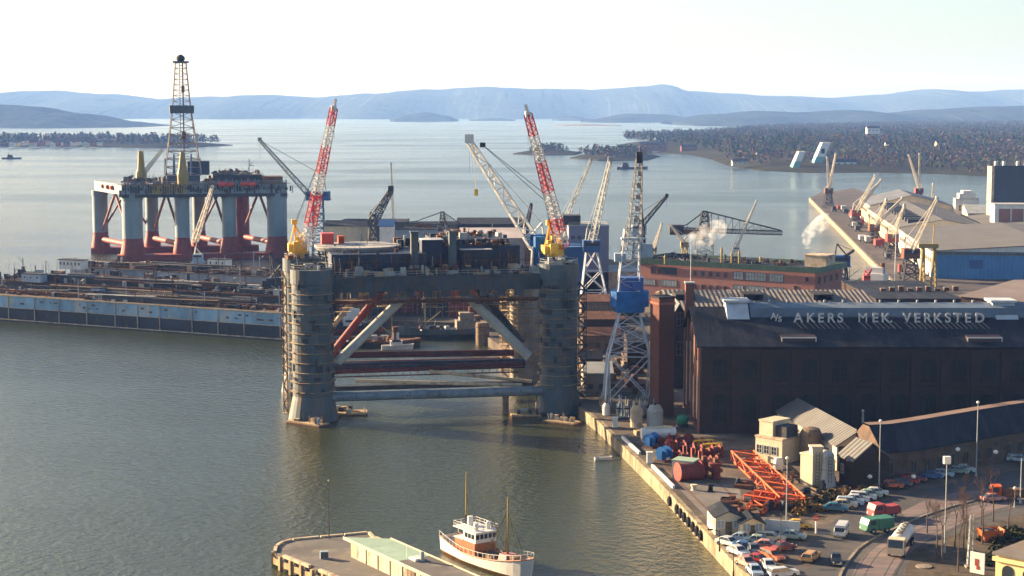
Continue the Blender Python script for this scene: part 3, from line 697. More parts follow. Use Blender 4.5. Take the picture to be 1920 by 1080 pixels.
m = MB(); m.lathe([(1.4,zt+.8),(2.0,zt+1.6),(1.9,zt+2.8),(.6,zt+3.8)], dc.x, dc.y, 12); m.bar((dc.x-2.6,dc.y,zt+.8),(dc.x-2.6,dc.y,zt+3.4),.12); m.build('crown_block', M['steel_dark'], dk)
m = MB(); m.bar((dc.x+.8,dc.y,zb+6),(dc.x+.8,dc.y,zt),.55); m.bar((dc.x-.6,dc.y,zb+6),(dc.x-.6,dc.y,zt),.25); m.box(dc.x+.8,dc.y,zm+9,1.4,1.2,3); m.box(dc.x+.8,dc.y,zm-13,1.8,1.6,4); m.build('drill_string', M['rust'], dk)
m = MB()
for k in range(5): m.tube((dc.x-8+k*3.9,dc.y-6.5,zb+3.2),(dc.x-8+k*3.9,dc.y-6.5,zb+11+(k % 2)*2),.75,.35,n=8)
m.build('blue_leg_casing', M['blue2'], rig2)
def ochre_crane(px, py0, py1, tip, y, nm='deck_crane'):
    a = loc2(px, py0, y); b = loc2(px, py1, y); m = MB(); m.lathe([(.9,TOP2+4.6),(1.0,a.z-2),(2.6,a.z),(2.4,a.z+2.5),(1.7,a.z+4),(1.2,b.z)], a.x, a.y, 10); c = m.build(nm, M['ochre'], rig2)
    tp = loc2(tip[0], tip[1], y-8); m = MB(); m.lattice((a.x+1.5,a.y-1,a.z+2.5), tp, 1.5, .9, 12, .18, tb=.12); m.bar((a.x,a.y,b.z), tp, .08); m.build('boom', M['steel_pale'], c)
ochre_crane(265, 333, 283, (304,281), 20)
m = MB(); a = loc2(343,340,-2); b = loc2(343,285,-2); m.lathe([(2.4,TOP2+4.6),(2.6,a.z+3),(1.9,a.z+6),(1.0,b.z)], a.x, a.y, 10); m.build('deck_crane', M['ochre'], rig2)
m = MB(); a = loc2(467,330,12); b = loc2(467,298,12); m.bar(a, b, .3); m.bar(b-Vector((-.2,0,3)), b+Vector((2,0,-3)), .2); m.bar(b-Vector((0,0,3)), b+Vector((1.6,0,-1.5)), .15); m.build('radio_mast', M['steel_dark'], rig2)

# ================================================================ FLOATING DOCK
def long_gear(m, x0, x1, y0, y1, z, n, seed):
    q = random.Random(seed)
    for k in range(n):
        L = q.uniform(14, 55); x = q.uniform(x0, max(x0+1, x1-L)); y = q.uniform(y0, y1); h = q.uniform(.5, 2.6); m.mi = q.choice((0,0,0,0,2,2,3,3,1)); t = q.random()
        if t < .35: m.b2(x, x+L, y, y+q.uniform(.4,2.5), z, z+h)
        elif t < .6: m.tube((x,y,z+h),(x+L,y,z+h),q.uniform(.15,.45),n=8); [m.bar((x+i*4,y,z),(x+i*4,y,z+h),.2) for i in range(int(L/4))]
        elif t < .85: m.rail([(x,y,z+h*.5),(x+L,y,z+h*.5)], 1.8, 2.2, .14); m.b2(x,x+L,y,y+1.2,z+h*.5-.12,z+h*.5); [m.bar((x+i*3,y,z),(x+i*3,y,z+h*.5),.14) for i in range(int(L/3))]
        else: m.lattice((x,y,z+.8),(x+L*.5,y,z+1.6),1.4,1.0,int(L/4),.18)
    for k in range(n//2): x = q.uniform(x0,x1); y = q.uniform(y0,y1); m.mi = q.choice((0,1,2)); hh = q.uniform(3,9); m.bar((x,y,z),(x,y,z+hh),.22); m.bar((x,y,z+hh*.8),(x+q.uniform(-3,3),y,z+hh),.14)
DA = G(-60,596,0); DB = G(543,640,0); rzd = math.atan2(DB.y-DA.y, DB.x-DA.x); LD = (DB-DA).length
dock = thing('floating_dock', 'long weathered floating dock with pale blue side panels lying left of the big rig', 'floating dock', (DA.x, DA.y, 0), rzd)
dpanel = mat('pale_blue_dock_side', (.20,.33,.45), .6, var=.4, scale=.12, col2=(.45,.42,.36), amt=.42, scale2=.18, stretch=(1,1,.5))
dlow = mat('dark_dock_side', (.015,.025,.04), .6, var=.35, scale=.15, col2=(.07,.06,.05), amt=.40)
m = MB(); m.b2(0, LD, 0, 14, 4.4, 8.2); m.build('upper_side', dpanel, dock)
m = MB(); m.b2(0, LD, .0, 14, .6, 4.38); m.b2(0, LD, -.9, 14, -2, .6); m.build('lower_side', dlow, dock)
m = MB(); m.b2(-.1, LD+.1, -1.0, -.8, .45, .75); m.b2(0,LD,-.15,0,4.25,4.45); m.b2(0,LD,-.2,.0,8.0,8.3)
x = 8
rr = random.Random(3)
while x < LD: m.b2(x, x+.28, -.22, -.02, .7, 8.2); x += rr.uniform(8.5, 13)
m.build('rubbing_strake', M['plaster'], dock)
m = MB()
for i in range(26):
    x = rr.uniform(3, LD-3); z = rr.choice((6.6,5.6)); m.b2(x, x+rr.uniform(.3,1.6), -.12, 0, z, z+rr.uniform(.15,.6))
m.build('side_fitting', M['rust'], dock)
dkm = mat('rusty_dock_deck', (.12,.085,.06), .9, var=.4, scale=.3, col2=(.2,.15,.1), amt=.42)
m = MB(); m.b2(0, LD, .1, 14, 8.2, 8.35); m.build('deck', dkm, dock)
m = MB(); rr = random.Random(14); long_gear(m, 2, LD-2, 1.5, 12.5, 8.35, 26, 3); clutter(m, 2, LD-2, 1.5, 12.5, 8.35, 260, 1.5, rr, mi=(0,1,2,2,3), big=.85); m.build('deck_equipment', [M['steel_dark'], M['steel_pale'], M['rust'], M['wood']], dock)
# inner wall (second wing) higher, with a rusty top rail
m = MB(); m.b2(-2, LD-6, 20, 26, -1, 10.6); m.b2(0, LD, 14, 20, -1, 6.5); m.build('inner_side', M['steel_dark'], dock)
m = MB(); m.b2(-2, LD-6, 19.7, 20, 10.2, 10.75); m.b2(-2, LD-6, 22, 22.3, 10.6, 10.95); m.build('rail', M['rust'], dock)
m = MB(); long_gear(m, 2, LD-8, 20.5, 25.5, 10.6, 20, 5); clutter(m, 2, LD-8, 20.5, 26, 10.6, 170, 2.0, rr, mi=(0,0,1,2,3), big=.9)
for i in range(26): x = 40+i*3.7; m.mi = 0; m.box(x, 25, 10.6, 1.5, 1.5, 1.7)
m.build('deck_equipment', [M['steel_dark'], M['steel_pale'], M['rust'], M['plaster']], dock)
# far dock
DC = G(-60,520,2); 
dock2 = thing('floating_dock', 'second floating dock beyond the near one, its deck crowded with gear and white cabins', 'floating dock', (DA.x+2, DA.y+34, 0), rzd-.01)
LE = LD-12
inner = mat('pale_grey_dock_wall', (.26,.29,.32), .7, var=.3, scale=.15, col2=(.25,.2,.16), amt=.38, stretch=(1,1,.5))
m = MB(); m.b2(-34, LE, 0, 50, -2, 5.0); m.build('dock_floor', M['steel_dark'], dock2)
m = MB(); m.b2(-15, LE-10, 50, 62, -2, 9.0); m.build('side', inner, dock2)
m = MB(); m.b2(-15, LE-10, 49.6, 62.2, 9.0, 9.25); m.build('deck', dkm, dock2)
m = MB(); clutter(m, -32, LE-4, 2, 47, 5, 420, 4.2, rr, mi=(0,0,0,1,2,3), big=1.4); long_gear(m, -32, LE-6, 1, 48, 5, 46, 7); m.build('floor_equipment', [M['steel_dark'], M['steel_pale'], M['rust'], M['wood']], dock2)
m = MB(); long_gear(m, -14, LE-14, 51, 60, 9.2, 22, 9); clutter(m, -14, LE-12, 51, 61, 9.2, 240, 2.4, rr, mi=(0,0,1,2,3), big=1.2); m.build('deck_equipment', [M['steel_dark'], M['steel_pale'], M['rust'], M['plaster']], dock2)
m = MB(); m.rail([(-15,50,9.2),(LE-10,50,9.2)],1.1,3,.1); m.rail([(-15,62,9.2),(LE-10,62,9.2)],1.1,3,.1); m.build('guard_rail', M['rust'], dock2)
# cabins
def cabin(px, py, z, w, d, h, lab, mt=None, n=5, rot=0, roof=None, grp='white cabins standing on the floating docks', cat='cabin'):
    p = G(px, py, z); t = thing('site_cabin', lab, cat, (p.x, p.y, z), rot or rzd, grp)
    m = MB(); m.b2(-w/2, w/2, 0, d, 0, h); m.build('wall', mt or M['white'], t)
    m = MB(); m.b2(-w/2-.2, w/2+.2, -.2, d+.2, h, h+.22); m.build('roof', roof or M['felt'], t)
    for i in range(n):
        x = -w/2+w*(i+.5)/n; m = MB(); m.mi = 0; m.b2(x-.42, x+.42, -.06, 0, h*.42, h*.8); m.mi = 1; m.b2(x-.32, x+.32, -.09, -.06, h*.46, h*.76); m.build('window', [M['white'], M['glass']], t)
    return t
cabin(131, 505, 9.2, 10.5, 4, 3.4, 'long white cabin with six windows at the far left on the dock', n=6)
cabin(406, 503, 9.2, 8.2, 4, 3.2, 'white cabin with a dark roof right of the small blue dock crane', n=3)
cabin(58, 529, 10.7, 8.2, 3.4, 2.6, 'pale cabin on the near dock at the far left', n=3, mt=M['greyblue'])
cabin(148, 531, 10.7, 9.4, 3.4, 2.8, 'grey white cabin on the near dock, second from the left', n=3, mt=M['greyblue'])
cabin(179, 556, 8.4, 3.6, 3, 2.6, 'small white hut on the outer edge of the near dock', n=1, mt=M['greyblue'])
cabin(451, 575, 8.4, 7.6, 3.2, 2.6, 'white cabin at the right end of the near dock', n=3)
# ================================================================ CRANES OF THE YARD
def Ld(px, py, y, o): return D(px, py, y) - Vector(o)
# --- the tall tower crane on the quay
o_ = G(1181, 772, 2.5); y0 = o_.y + 4
tc_ = thing('tower_crane', 'tall grey lattice crane with bright blue cab on the quay right of the rig', 'crane', (o_.x, y0, 2.5), .0)
def q(px, py, dy=0): return D(px, py, y0+dy) - Vector((o_.x, y0, 2.5))
cgrey = mat('crane_grey_lattice', (.42,.45,.50), .5, var=.2, scale=.3)
legs = []
zk = q(1180,665).z; zt_ = q(1180,582).z
for i in (-1,1):
    for j in (-1,1):
        a = Vector((i*5.4, j*4.2, 1.5)); b = Vector((i*4.6, j*3.6, zk)); c = Vector((i*2.0, j*1.9, zt_))
        m = MB(); m.bar(a, b, .38); m.bar(b, c, .3); m.bar(a+Vector((-i*1.2,0,0)), b, .16); 
        m.build('leg', cgrey, tc_)
        m = MB(); m.box(a.x, a.y, 0, 1.5, 3.2, 1.9); m.tube((a.x,a.y,1.5),(a.x,a.y,2.8),.5,n=8); m.build('bogie', M['plaster'], tc_)
m = MB()
def face(a0, a1, b0, b1, t=.2, n=2):
    for k in range(n):
        p0 = a0.lerp(b0, k/n); p1 = a1.lerp(b1, k/n); q0 = a0.lerp(b0, (k+1)/n); q1 = a1.lerp(b1, (k+1)/n)
        m.bar(p0, q1, t); m.bar(p1, q0, t); m.bar(q0, q1, t)
A4 = [Vector((i*5.4,j*4.2,1.5)) for i,j in ((-1,-1),(1,-1),(1,1),(-1,1))]; B4 = [Vector((i*4.6,j*3.6,zk)) for i,j in ((-1,-1),(1,-1),(1,1),(-1,1))]; C4 = [Vector((i*2.0,j*1.9,zt_)) for i,j in ((-1,-1),(1,-1),(1,1),(-1,1))]
for i in range(4):
    j = (i+1) % 4; face(A4[i], A4[j], B4[i], B4[j], .17, 1); face(B4[i], B4[j], C4[i], C4[j], .17, 3)
m.build('portal_bracing', cgrey, tc_)
zb_ = q(1180,582).z; zc_ = q(1180,545).z
m = MB(); m.prism([(-3.0,-2.9),(3.0,-2.9),(4.1,-1.6),(4.1,2.6),(3.2,3.4),(-3.2,3.4),(-4.1,2.6),(-4.1,-1.6)], zb_+1, zc_); m.prism([(-2.9,-2.7),(2.9,-2.7),(3.4,0),(2.9,2.8),(-2.9,2.8),(-3.4,0)], zb_-.2, zb_+1)
hs = m.build('machinery_house', M['blue'], tc_)
m = MB(); m.b2(-2.2,2.9,-2,2.4,zc_,zc_+3.0); m.b2(.4,2.8,-2.5,-1.9,zc_+.4,zc_+2.2); m.build('control_cab', mat('deep_blue_paint', (.02,.08,.30), .5), tc_)
m = MB(); m.lathe([(2.2,zb_-1.0),(2.3,zb_-.2)],0,0,16); m.build('slewing_ring', M['steel_dark'], tc_)
m = MB(); zm_ = q(1187,430).z; zz_ = q(1194,297).z; xo = q(1187,430).x; xt = q(1194,297).x
m.lattice((xo-1.0,0,zc_), (xo-.2,0,zm_), 4.6, 3.4, 6, .22, tb=.10); m.build('mast', cgrey, tc_)
m = MB(); m.lattice((xo,-.5,zm_-4), (xt,-7,zz_), 3.2, 1.15, 12, .17, tb=.08); tip = Vector((xt,-7,zz_)); 
for k in range(5): m.box(xo+(xt-xo)*k/6+.5, -.5-6.5*k/6, zm_+(zz_-zm_)*(k+.6)/6, .9, .8, 1.0)
bo = m.build('boom', mat('boom_dirty_grey', (.25,.24,.23), .6), tc_)
m = MB(); m.box(tip.x, tip.y, tip.z-.8, 1.3, 1.3, 2.4); m.bar(tip, tip+Vector((.2,0,2.6)), .2); m.build('boom_head', M['steel_dark'], bo)
m = MB(); m.b2(xo+1.6, xo+4.2, -1.6, 1.6, zm_-6, zm_-3.2); m.b2(xo-4.0, xo-1.6, -1.4, 1.4, zm_-7, zm_-5.2); m.b2(xo-2.6,xo+2.8,-1.7,1.7,zm_-2.2,zm_-1.8); m.build('counterweight', M['greyblue'], tc_)
m = MB(); m.bar((xo+2.6,0,zm_-3),(xo+1.8,-.3,zm_+4),.3); m.bar((xo-2.8,0,zm_-5),(xo-.5,-.2,zm_+2),.25); m.bar(tip,(xo+2.6,1,zm_-2),.06); m.bar(tip,(tip.x,tip.y,zm_-3),.05); m.build('stay', M['steel_dark'], tc_)

# --- generic jib crane
def jib_crane(lab, base, by, cab_py, tip, wcab, cabm, boomm, legm, bw=1.6, legw=4.0, tipdy=-6, base_z=2.5, name='luffing_crane', grp='luffing cranes of the shipyard', thick=.18, cabpx=None, footdy=0, portal=True, mastw=None, cat='crane', two_booms=None, foot=None):
    px, py = base; o = D(px, py, by); o.z = base_z; O = Vector((o.x, by, base_z))
    t = thing(name, lab, cat, O, 0, grp)
    cz = (D(px, cab_py, by)-O).z; cx = ((D(cabpx, cab_py, by)-O).x) if cabpx else 0
    m = MB()
    if portal:
        for i in (-1,1):
            for j in (-1,1):
                m.bar((i*legw/2, j*legw/2, 0), (cx+i*wcab*.3, j*wcab*.3, cz), max(.25, thick*1.6))
        n = 3
        for k in range(n):
            f0 = k/n; f1 = (k+1)/n
            def cr(f, i, j): return Vector((i*(legw/2*(1-f)+wcab*.3*f)+cx*f, j*(legw/2*(1-f)+wcab*.3*f), cz*f))
            cs = ((-1,-1),(1,-1),(1,1),(-1,1))
            for a in range(4):
                b = (a+1) % 4; m.bar(cr(f0,*cs[a]), cr(f1,*cs[b]), thick*.8); m.bar(cr(f0,*cs[b]), cr(f1,*cs[a]), thick*.8); m.bar(cr(f1,*cs[a]), cr(f1,*cs[b]), thick*.8)
        m.build('portal', legm, t)
    else:
        mw = mastw or wcab*.4; m.lattice((0,0,0),(cx,0,cz), mw*1.3, mw, max(3, int(cz/3)), thick*1.2, tb=thick*.7); m.build('mast', legm, t)
    m = MB(); h = min(wcab*.62, 3.6); m.b2(cx-wcab/2, cx+wcab/2, -wcab*.45, wcab*.45, cz, cz+h); m.b2(cx-wcab*.55, cx+wcab*.55, -wcab*.5, wcab*.5, cz-.25, cz)
    cb = m.build('cab', cabm, t)
    m = MB(); m.b2(cx-wcab*.42, cx+wcab*.42, -wcab*.45-.06, -wcab*.45, cz+h*.5, cz+h*.82); m.build('window', M['glass'], cb)
    ft = (D(*foot, by+footdy)-O) if foot else Vector((cx, -wcab*.3, cz+h*.7))
    for tp in ([tip]+(two_booms or [])):
        T = D(tp[0], tp[1], by+tipdy)-O; L = (T-ft).length; n = max(6, int(L/bw/1.1))
        m = MB(); m.lattice(ft, T, bw, bw*.45, n, thick, tb=thick*.6); m.box(T.x, T.y, T.z-.3, bw*.7, bw*.7, bw*.7); m.build('boom', boomm, t)
    ap = Vector((cx+(wcab*.25 if T.x < cx else -wcab*.25), 0, cz+h+wcab*.7))
    m = MB(); m.bar((cx-wcab*.35,0,cz+h), ap, thick*1.3); m.bar((cx+wcab*.35,0,cz+h), ap, thick*1.3); m.bar(ap, T, thick*.5); m.bar(T, T-Vector((0,0,L*.25)), thick*.35); m.build('gantry', boomm, t)
    return t
SB, SD, SP = M['blue2'], M['steel_dark'], M['steel_pale']
pj = mat('pale_jib_paint', (.55,.50,.42), .6, var=.2, scale=.4)
# big white jib with hook block
t = jib_crane('crane with long white jib leaning left and a yellow hook block hanging from it', (1008,560), 470, 458, (880,266), 4.5, M['blue'], M['white'], SP, 3.4, 6, -4, thick=.3, foot=(1005,462))
m = MB(); T = D(893,360,466)-t.location; m.bar(T+Vector((0,0,0)), D(884,272,466)-t.location, .05); m.box(T.x, T.y, T.z-1, 1.0, .8, 1.8); m.build('hook_block', M['yellow'], t)
m = MB(); T = D(905,272,468)-t.location; m.box(T.x, T.y, T.z-.6, 1.5, 1.5, 1.3); m.bar(T, D(1040,378,474)-t.location, .12); m.bar(T, D(1037,390,474)-t.location, .12); m.bar(D(1040,378,474)-t.location, D(1050,440,474)-t.location, .25); m.bar(D(1028,380,474)-t.location, D(1030,450,474)-t.location, .2); m.build('backstay', SD, t)
jib_crane('tower crane with blue cab and long grey jib leaning left, beyond the floating dock', (598,484), 760, 374, (487,263), 10.0, SB, mat('jib_grey', (.25,.27,.28), .6), SB, 2.2, 5, -8, thick=.3, portal=False, mastw=4.2, foot=(580,366))
jib_crane('small blue and white crane with a white jib standing on the floating dock', (372,514), D(372,514,0).y if False else 655, 487, (398,352), 3.6, M['greyblue'], pj, M['greyblue'], 1.7, 5.2, -6, base_z=9.2, thick=.26, foot=(366,452), name='dock_crane')
jib_crane('dark blue lattice legged crane standing on the right end of the floating dock', (519,585), 535, 541, (508,476), 5.6, M['navy'], SD, SD, 1.4, 6.6, -3, base_z=8.3, thick=.25, name='dock_crane')
jib_crane('black thick lattice crane jib leaning right over the shed roofs', (700,470), 720, 424, (733,357), 4.5, SD, SD, SD, 3.2, 5, -6, thick=.45)
jib_crane('thin pale mast crane rising behind the black jib', (738,470), 760, 430, (733,306), 3, SP, mat('thin_jib_grey', (.35,.33,.32), .6), SP, .9, 3.6, -4, thick=.16)
jib_crane('pale grey crane with a slim jib just left of the blue cabbed one', (1058,590), 640, 425, (1108,300), 4, SP, SP, SP, 1.5, 5, 10, thick=.2)
jib_crane('grey portal crane with a blue cab between right rig column and tower crane', (1115,592), 552, 470, (1144,300), 5.6, M['blue2'], SP, cgrey, 2.0, 10, 6, thick=.26, cabpx=1109)
jib_crane('grey crane with its jib leaning right beyond the tall tower crane', (1197,560), 610, 438, (1250,368), 5, M['greyblue'], SD, SP, 1.7, 6, -5, thick=.24)
jib_crane('thin yellow jib rising behind the brick office left end', (1226,500), 640, 470, (1241,419), 2, M['ochre'], pj, M['ochre'], .9, 3, -3, thick=.2)
jib_crane('cream crane with its jib leaning left under the hammerhead crane', (1283,500), 650, 462, (1259,424), 3, M['ochre'], pj, M['ochre'], 1.0, 3, -3, thick=.22)
jib_crane('slim beige crane behind the hammerhead crane jib', (1380,500), 660, 470, (1419,376), 2.4, pj, pj, pj, .8, 3, -3, thick=.16)
jib_crane('short black crane post beside the long white jib', (985,470), 700, 440, (996,384), 3, SD, SD, SD, 1.5, 4, -3, thick=.35)
jib_crane('small dark blue shipyard crane at the corner of the channel', (1575,558), 575, 498, (1600,470), 5.6, SB, SD, SD, 1.0, 6, -3, thick=.25)
# hammerhead cranes
def hammer(lab, mast_px, by, top_py, base_py, left, right, rail_py, k=1.0):
    o = D(mast_px, base_py, by); O = Vector((o.x, by, 2.5)); t = thing('hammerhead_crane', lab, 'crane', O, 0, 'hammerhead cranes of the shipyard')
    zr = (D(mast_px, rail_py, by)-O).z; zt = (D(mast_px, top_py, by)-O).z; xl = (D(left, rail_py, by)-O).x; xr = (D(right, rail_py, by)-O).x
    m = MB(); m.lattice((0,0,0),(0,0,zr), 7*k, 6*k, 7, .34*k, tb=.2*k); m.build('tower', SP, t)
    m = MB(); m.lattice((0,0,zr),(0,0,zt), 4*k, 2*k, 4, .45*k, tb=.25*k); m.lattice((xl,0,zr+.8*k),(xr,0,zr-.6*k), 1.6*k, 1.4*k, 26, .24*k, tb=.15*k)
    n = 11
    for i in range(n):       # top chord falling to the tip
        f0 = i/n; f1 = (i+1)/n; a = Vector((xr*f0, 0, zt+(zr+.3*k-zt)*f0)); b = Vector((xr*f1, 0, zt+(zr+.3*k-zt)*f1)); m.bar(a, b, .35*k)
        m.bar(b, (b.x, 0, zr), .2*k); m.bar((a.x,0,zr+.3), b, .15*k)
    m.bar((0,0,zt), (xl*.55,0,zr+(zt-zr)*.35), .35*k); m.bar((xl*.55,0,zr+(zt-zr)*.35), (xl,0,zr+.8*k), .3*k); m.bar((xl*.55,0,zr+(zt-zr)*.35),(xl*.55,0,zr),.2*k)
    m.build('jib', M['steel_dark'], t)
    m = MB(); m.b2(xl-1.5*k, xl+4*k, -2*k, 2*k, zr-1.2*k, zr+2.6*k); m.build('counterweight', SD, t)
    m = MB(); m.b2(xl*.5-3*k, xl*.3+2*k, -2*k, 2*k, zr-1*k, zr+.7*k); m.b2(-3*k, 0, -1.6*k, 1.6*k, zr-3.5*k, zr-1*k); m.build('cab', M['rust'], t); return t
hammer('large dark hammerhead crane with a long jib pointing right, above the brick office', 1320, 665, 396, 500, 1262, 1466, 434)
hammer('small dark hammerhead crane above the shed roofs behind the rig deck', 830, 720, 397, 480, 745, 868, 423, .7)

# ================================================================ YARD BUILDINGS
def house(name, lab, cat, p0, p1, depth, h, rise=3.0, wall=None, roof=None, kind='gx', over=.5, grp=None, zb=2.5, trim=None, ridge_off=.5):
    """front wall foot from p0 to p1 (left to right), body behind it. kind: gx ridge along the front, gy ridge across, flat, shed"""
    a = Vector((p0.x, p0.y, zb)); L = (Vector((p1.x,p1.y,zb))-a).length; rz = math.atan2(p1.y-p0.y, p1.x-p0.x)
    t = thing(name, lab, cat, a, rz, grp); W_ = wall or M['cream']; Rf = roof or M['felt']
    m = MB()
    if kind == 'gx':
        y = depth*ridge_off; m.xprism([(0,-1),(depth,-1),(depth,h),(y,h+rise),(0,h)], 0, L); m.build('wall', W_, t)
        m = MB(); th = .25
        sl = rise/y; e0 = (-over, h-sl*over); sl2 = rise/(depth-y); e1 = (depth+over, h-sl2*over)
        m.xprism([(e0[0],e0[1]+.03),(y,h+rise+.03),(y,h+rise+th+.03),(e0[0],e0[1]+th+.03)], -over, L+over)
        m.xprism([(y,h+rise+.03),(e1[0],e1[1]+.03),(e1[0],e1[1]+th+.03),(y,h+rise+th+.03)], -over, L+over); m.build('roof', Rf, t)
    elif kind == 'gy':
        x = L*ridge_off; m.yprism([(0,-1),(L,-1),(L,h),(x,h+rise),(0,h)], 0, depth); m.build('wall', W_, t)
        m = MB(); th = .25; sl = rise/x; sl2 = rise/(L-x)
        m.yprism([(-over,h-sl*over+.03),(x,h+rise+.03),(x,h+rise+th+.03),(-over,h-sl*over+th+.03)], -over, depth+over)
        m.yprism([(x,h+rise+.03),(L+over,h-sl2*over+.03),(L+over,h-sl2*over+th+.03),(x,h+rise+th+.03)], -over, depth+over); m.build('roof', Rf, t)
    else:
        r = rise if kind == 'shed' else 0
        m.xprism([(0,-1),(depth,-1),(depth,h+r),(0,h)], 0, L); m.build('wall', W_, t)
        m = MB(); m.xprism([(-over,h+.03),(depth+over,h+r+.03),(depth+over,h+r+.33),(-over,h+.33)], -over, L+over); m.build('roof', Rf, t)
    t['L'] = L; return t
def window(t, x, z, w, h, y=0, face='F', frame=None, pane=None, bars=(2,2), L=0, name='window', dep=.12):
    """window on a wall: proud frame, pane set back in it"""
    m = MB(); fr = .12 if w > 1 else .08
    def bx(u0,u1,d0,d1,z0,z1):
        if face == 'F': m.b2(u0,u1,y-d1,y-d0,z0,z1)
        elif face == 'L': m.b2(y-d1,y-d0,u0,u1,z0,z1)
        elif face == 'R': m.b2(L+d0,L+d1,u0,u1,z0,z1)
    m.mi = 1; bx(x,x+w,.01,.04,z,z+h); m.mi = 0
    bx(x-fr,x,.005,dep,z-fr,z+h+fr); bx(x+w,x+w+fr,.005,dep,z-fr,z+h+fr); bx(x,x+w,.006,dep,z-fr,z); bx(x,x+w,.006,dep,z+h,z+h+fr)
    for k in range(1,bars[0]): u = x+w*k/bars[0]; bx(u-.04,u+.04,.041,.09,z,z+h)
    for k in range(1,bars[1]): v = z+h*k/bars[1]; bx(x,x+w,.042,.08,v-.03,v+.03)
    return m.build(name, [frame or M['white'], pane or M['glass']], t)
# ---- brick office with green roof edge
a = D(1196,545,575); b = D(1527,563,539); ho = 17.6
t = house('office_building', 'long flat roofed red brick office with a green roof edge behind the grey shed roofs', 'office building', a, b, 22, 14.4, wall=M['brickpink'], roof=M['felt'], kind='flat', over=.2)
L = t['L']
m = MB(); m.b2(-1.1, L+1.1, -1.1, -.9, 13.8, 15.6); m.b2(-1.1,-.9,-.9,23,13.8,15.6); m.b2(L+.9,L+1.1,-.9,23,13.8,15.6); m.b2(-1.1,L+1.1,22.9,23.1,13.8,15.6)
x = -1
while x < L+1: m.b2(x,x+.15,-1.22,-1.1,13.8,15.7); x += .8
m.build('green_fascia', M['greenroof'], t)
def fx(px): return (px-1196)/(1527-1196)*L
for (p0,p1,z,h,n,pane) in ((1222,1231,10.6,2.3,1,'glass'),(1236,1272,10.6,2.3,1,'glass'),):
    window(t, fx(p0), z, fx(p1)-fx(p0), h, pane=M[pane], bars=(n*3,1), frame=M['rust'])
for p in (1305,1320,1334,1348,1362):
    for z in (10.8, 6.4): window(t, fx(p), z, 1.0, 1.4, frame=M['rust'], bars=(1,1))
for p0,p1 in ((1380,1398),(1403,1440),(1446,1471)):
    for z in (10.3, 5.9): window(t, fx(p0), z, fx(p1)-fx(p0), 2.5, pane=M['glasspale'], frame=M['steel_dark'], bars=(max(3,int((p1-p0)/5)),2))
for p0,p1 in ((1200,1230),(1240,1272)): window(t, fx(p0), 6.6, fx(p1)-fx(p0), 2.0, pane=M['glasspale'], frame=M['rust'], bars=(6,1))
for p, z in ((1511,11),(1491,8),(1511,5)): window(t, fx(p), z, .9, 1.3, frame=M['rust'], bars=(1,1))
for k in range(4): window(t, 2.5+k*4.6, 10.3, 1.8, 1.9, face='R', L=L, frame=M['rust'])
m = MB(); xx = fx(1490); m.b2(xx,xx+7.5,8,15,14.9,18.6); m.b2(xx-.3,xx+7.8,7.7,15.3,18.6,18.9); m.build('roof_house', M['plaster'], t)
m = MB(); rr = random.Random(5); clutter(m, 1, L-12, 2, 20, 14.8, 90, 1.6, rr, mi=(0,0,1)); m.build('roof_equipment', [M['steel_dark'], M['rust']], t)
for k, px in enumerate((1353,1372,1386,1426,1247)):
    p = D(px, 478, 562); m = MB(); h = (5.5,4,4.5,2.5,3)[k]; m.tube((0,0,0),(0,0,h*.7),.35,n=8); m.tube((0,0,h*.7),(0,0,h),.55,.2,n=8)
    tag(m.build('roof_vent', M['ochre'], loc=(p.x, p.y, 17.2)), ('tall yellow vent pipe on the brick office roof, under the jib','thin yellow vent pipe second from the left of the three together','yellow vent pipe rightmost of the three together on the office roof','short dark vent near the right of the brick office roof','short vent pipe near the left end of the brick office roof')[k], 'vent', 'vents on the brick office roof')
# ---- grey corrugated shed roofs with dark dormers between office and hall
for k, (x0, x1, yb, lab) in enumerate(((1256,1384,437,'long grey corrugated shed, left of three between brick hall and office'),(1386,1518,437,'grey corrugated shed, middle of three between brick hall and office'),(1520,1650,437,'grey corrugated shed, right of three between brick hall and office'))):
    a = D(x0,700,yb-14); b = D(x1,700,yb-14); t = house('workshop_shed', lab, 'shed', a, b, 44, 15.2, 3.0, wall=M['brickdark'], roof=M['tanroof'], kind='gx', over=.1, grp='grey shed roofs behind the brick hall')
    t['L']; L = t['L']; m = MB()
    m.b2(L*.02+2, L*.42, 11, 20, 14.7, 18.4); m.build('dormer', mat('dark_dormer', (.03,.028,.028), .9, var=.3, scale=.3), t)
    m = MB(); 
    for j in range(8): u = L*.02+2.4+j*(L*.4-3)/8; m.b2(u, u+1.1, 10.9, 11, 16.4, 18.0)
    m.build('dormer_window', M['glass'], t)
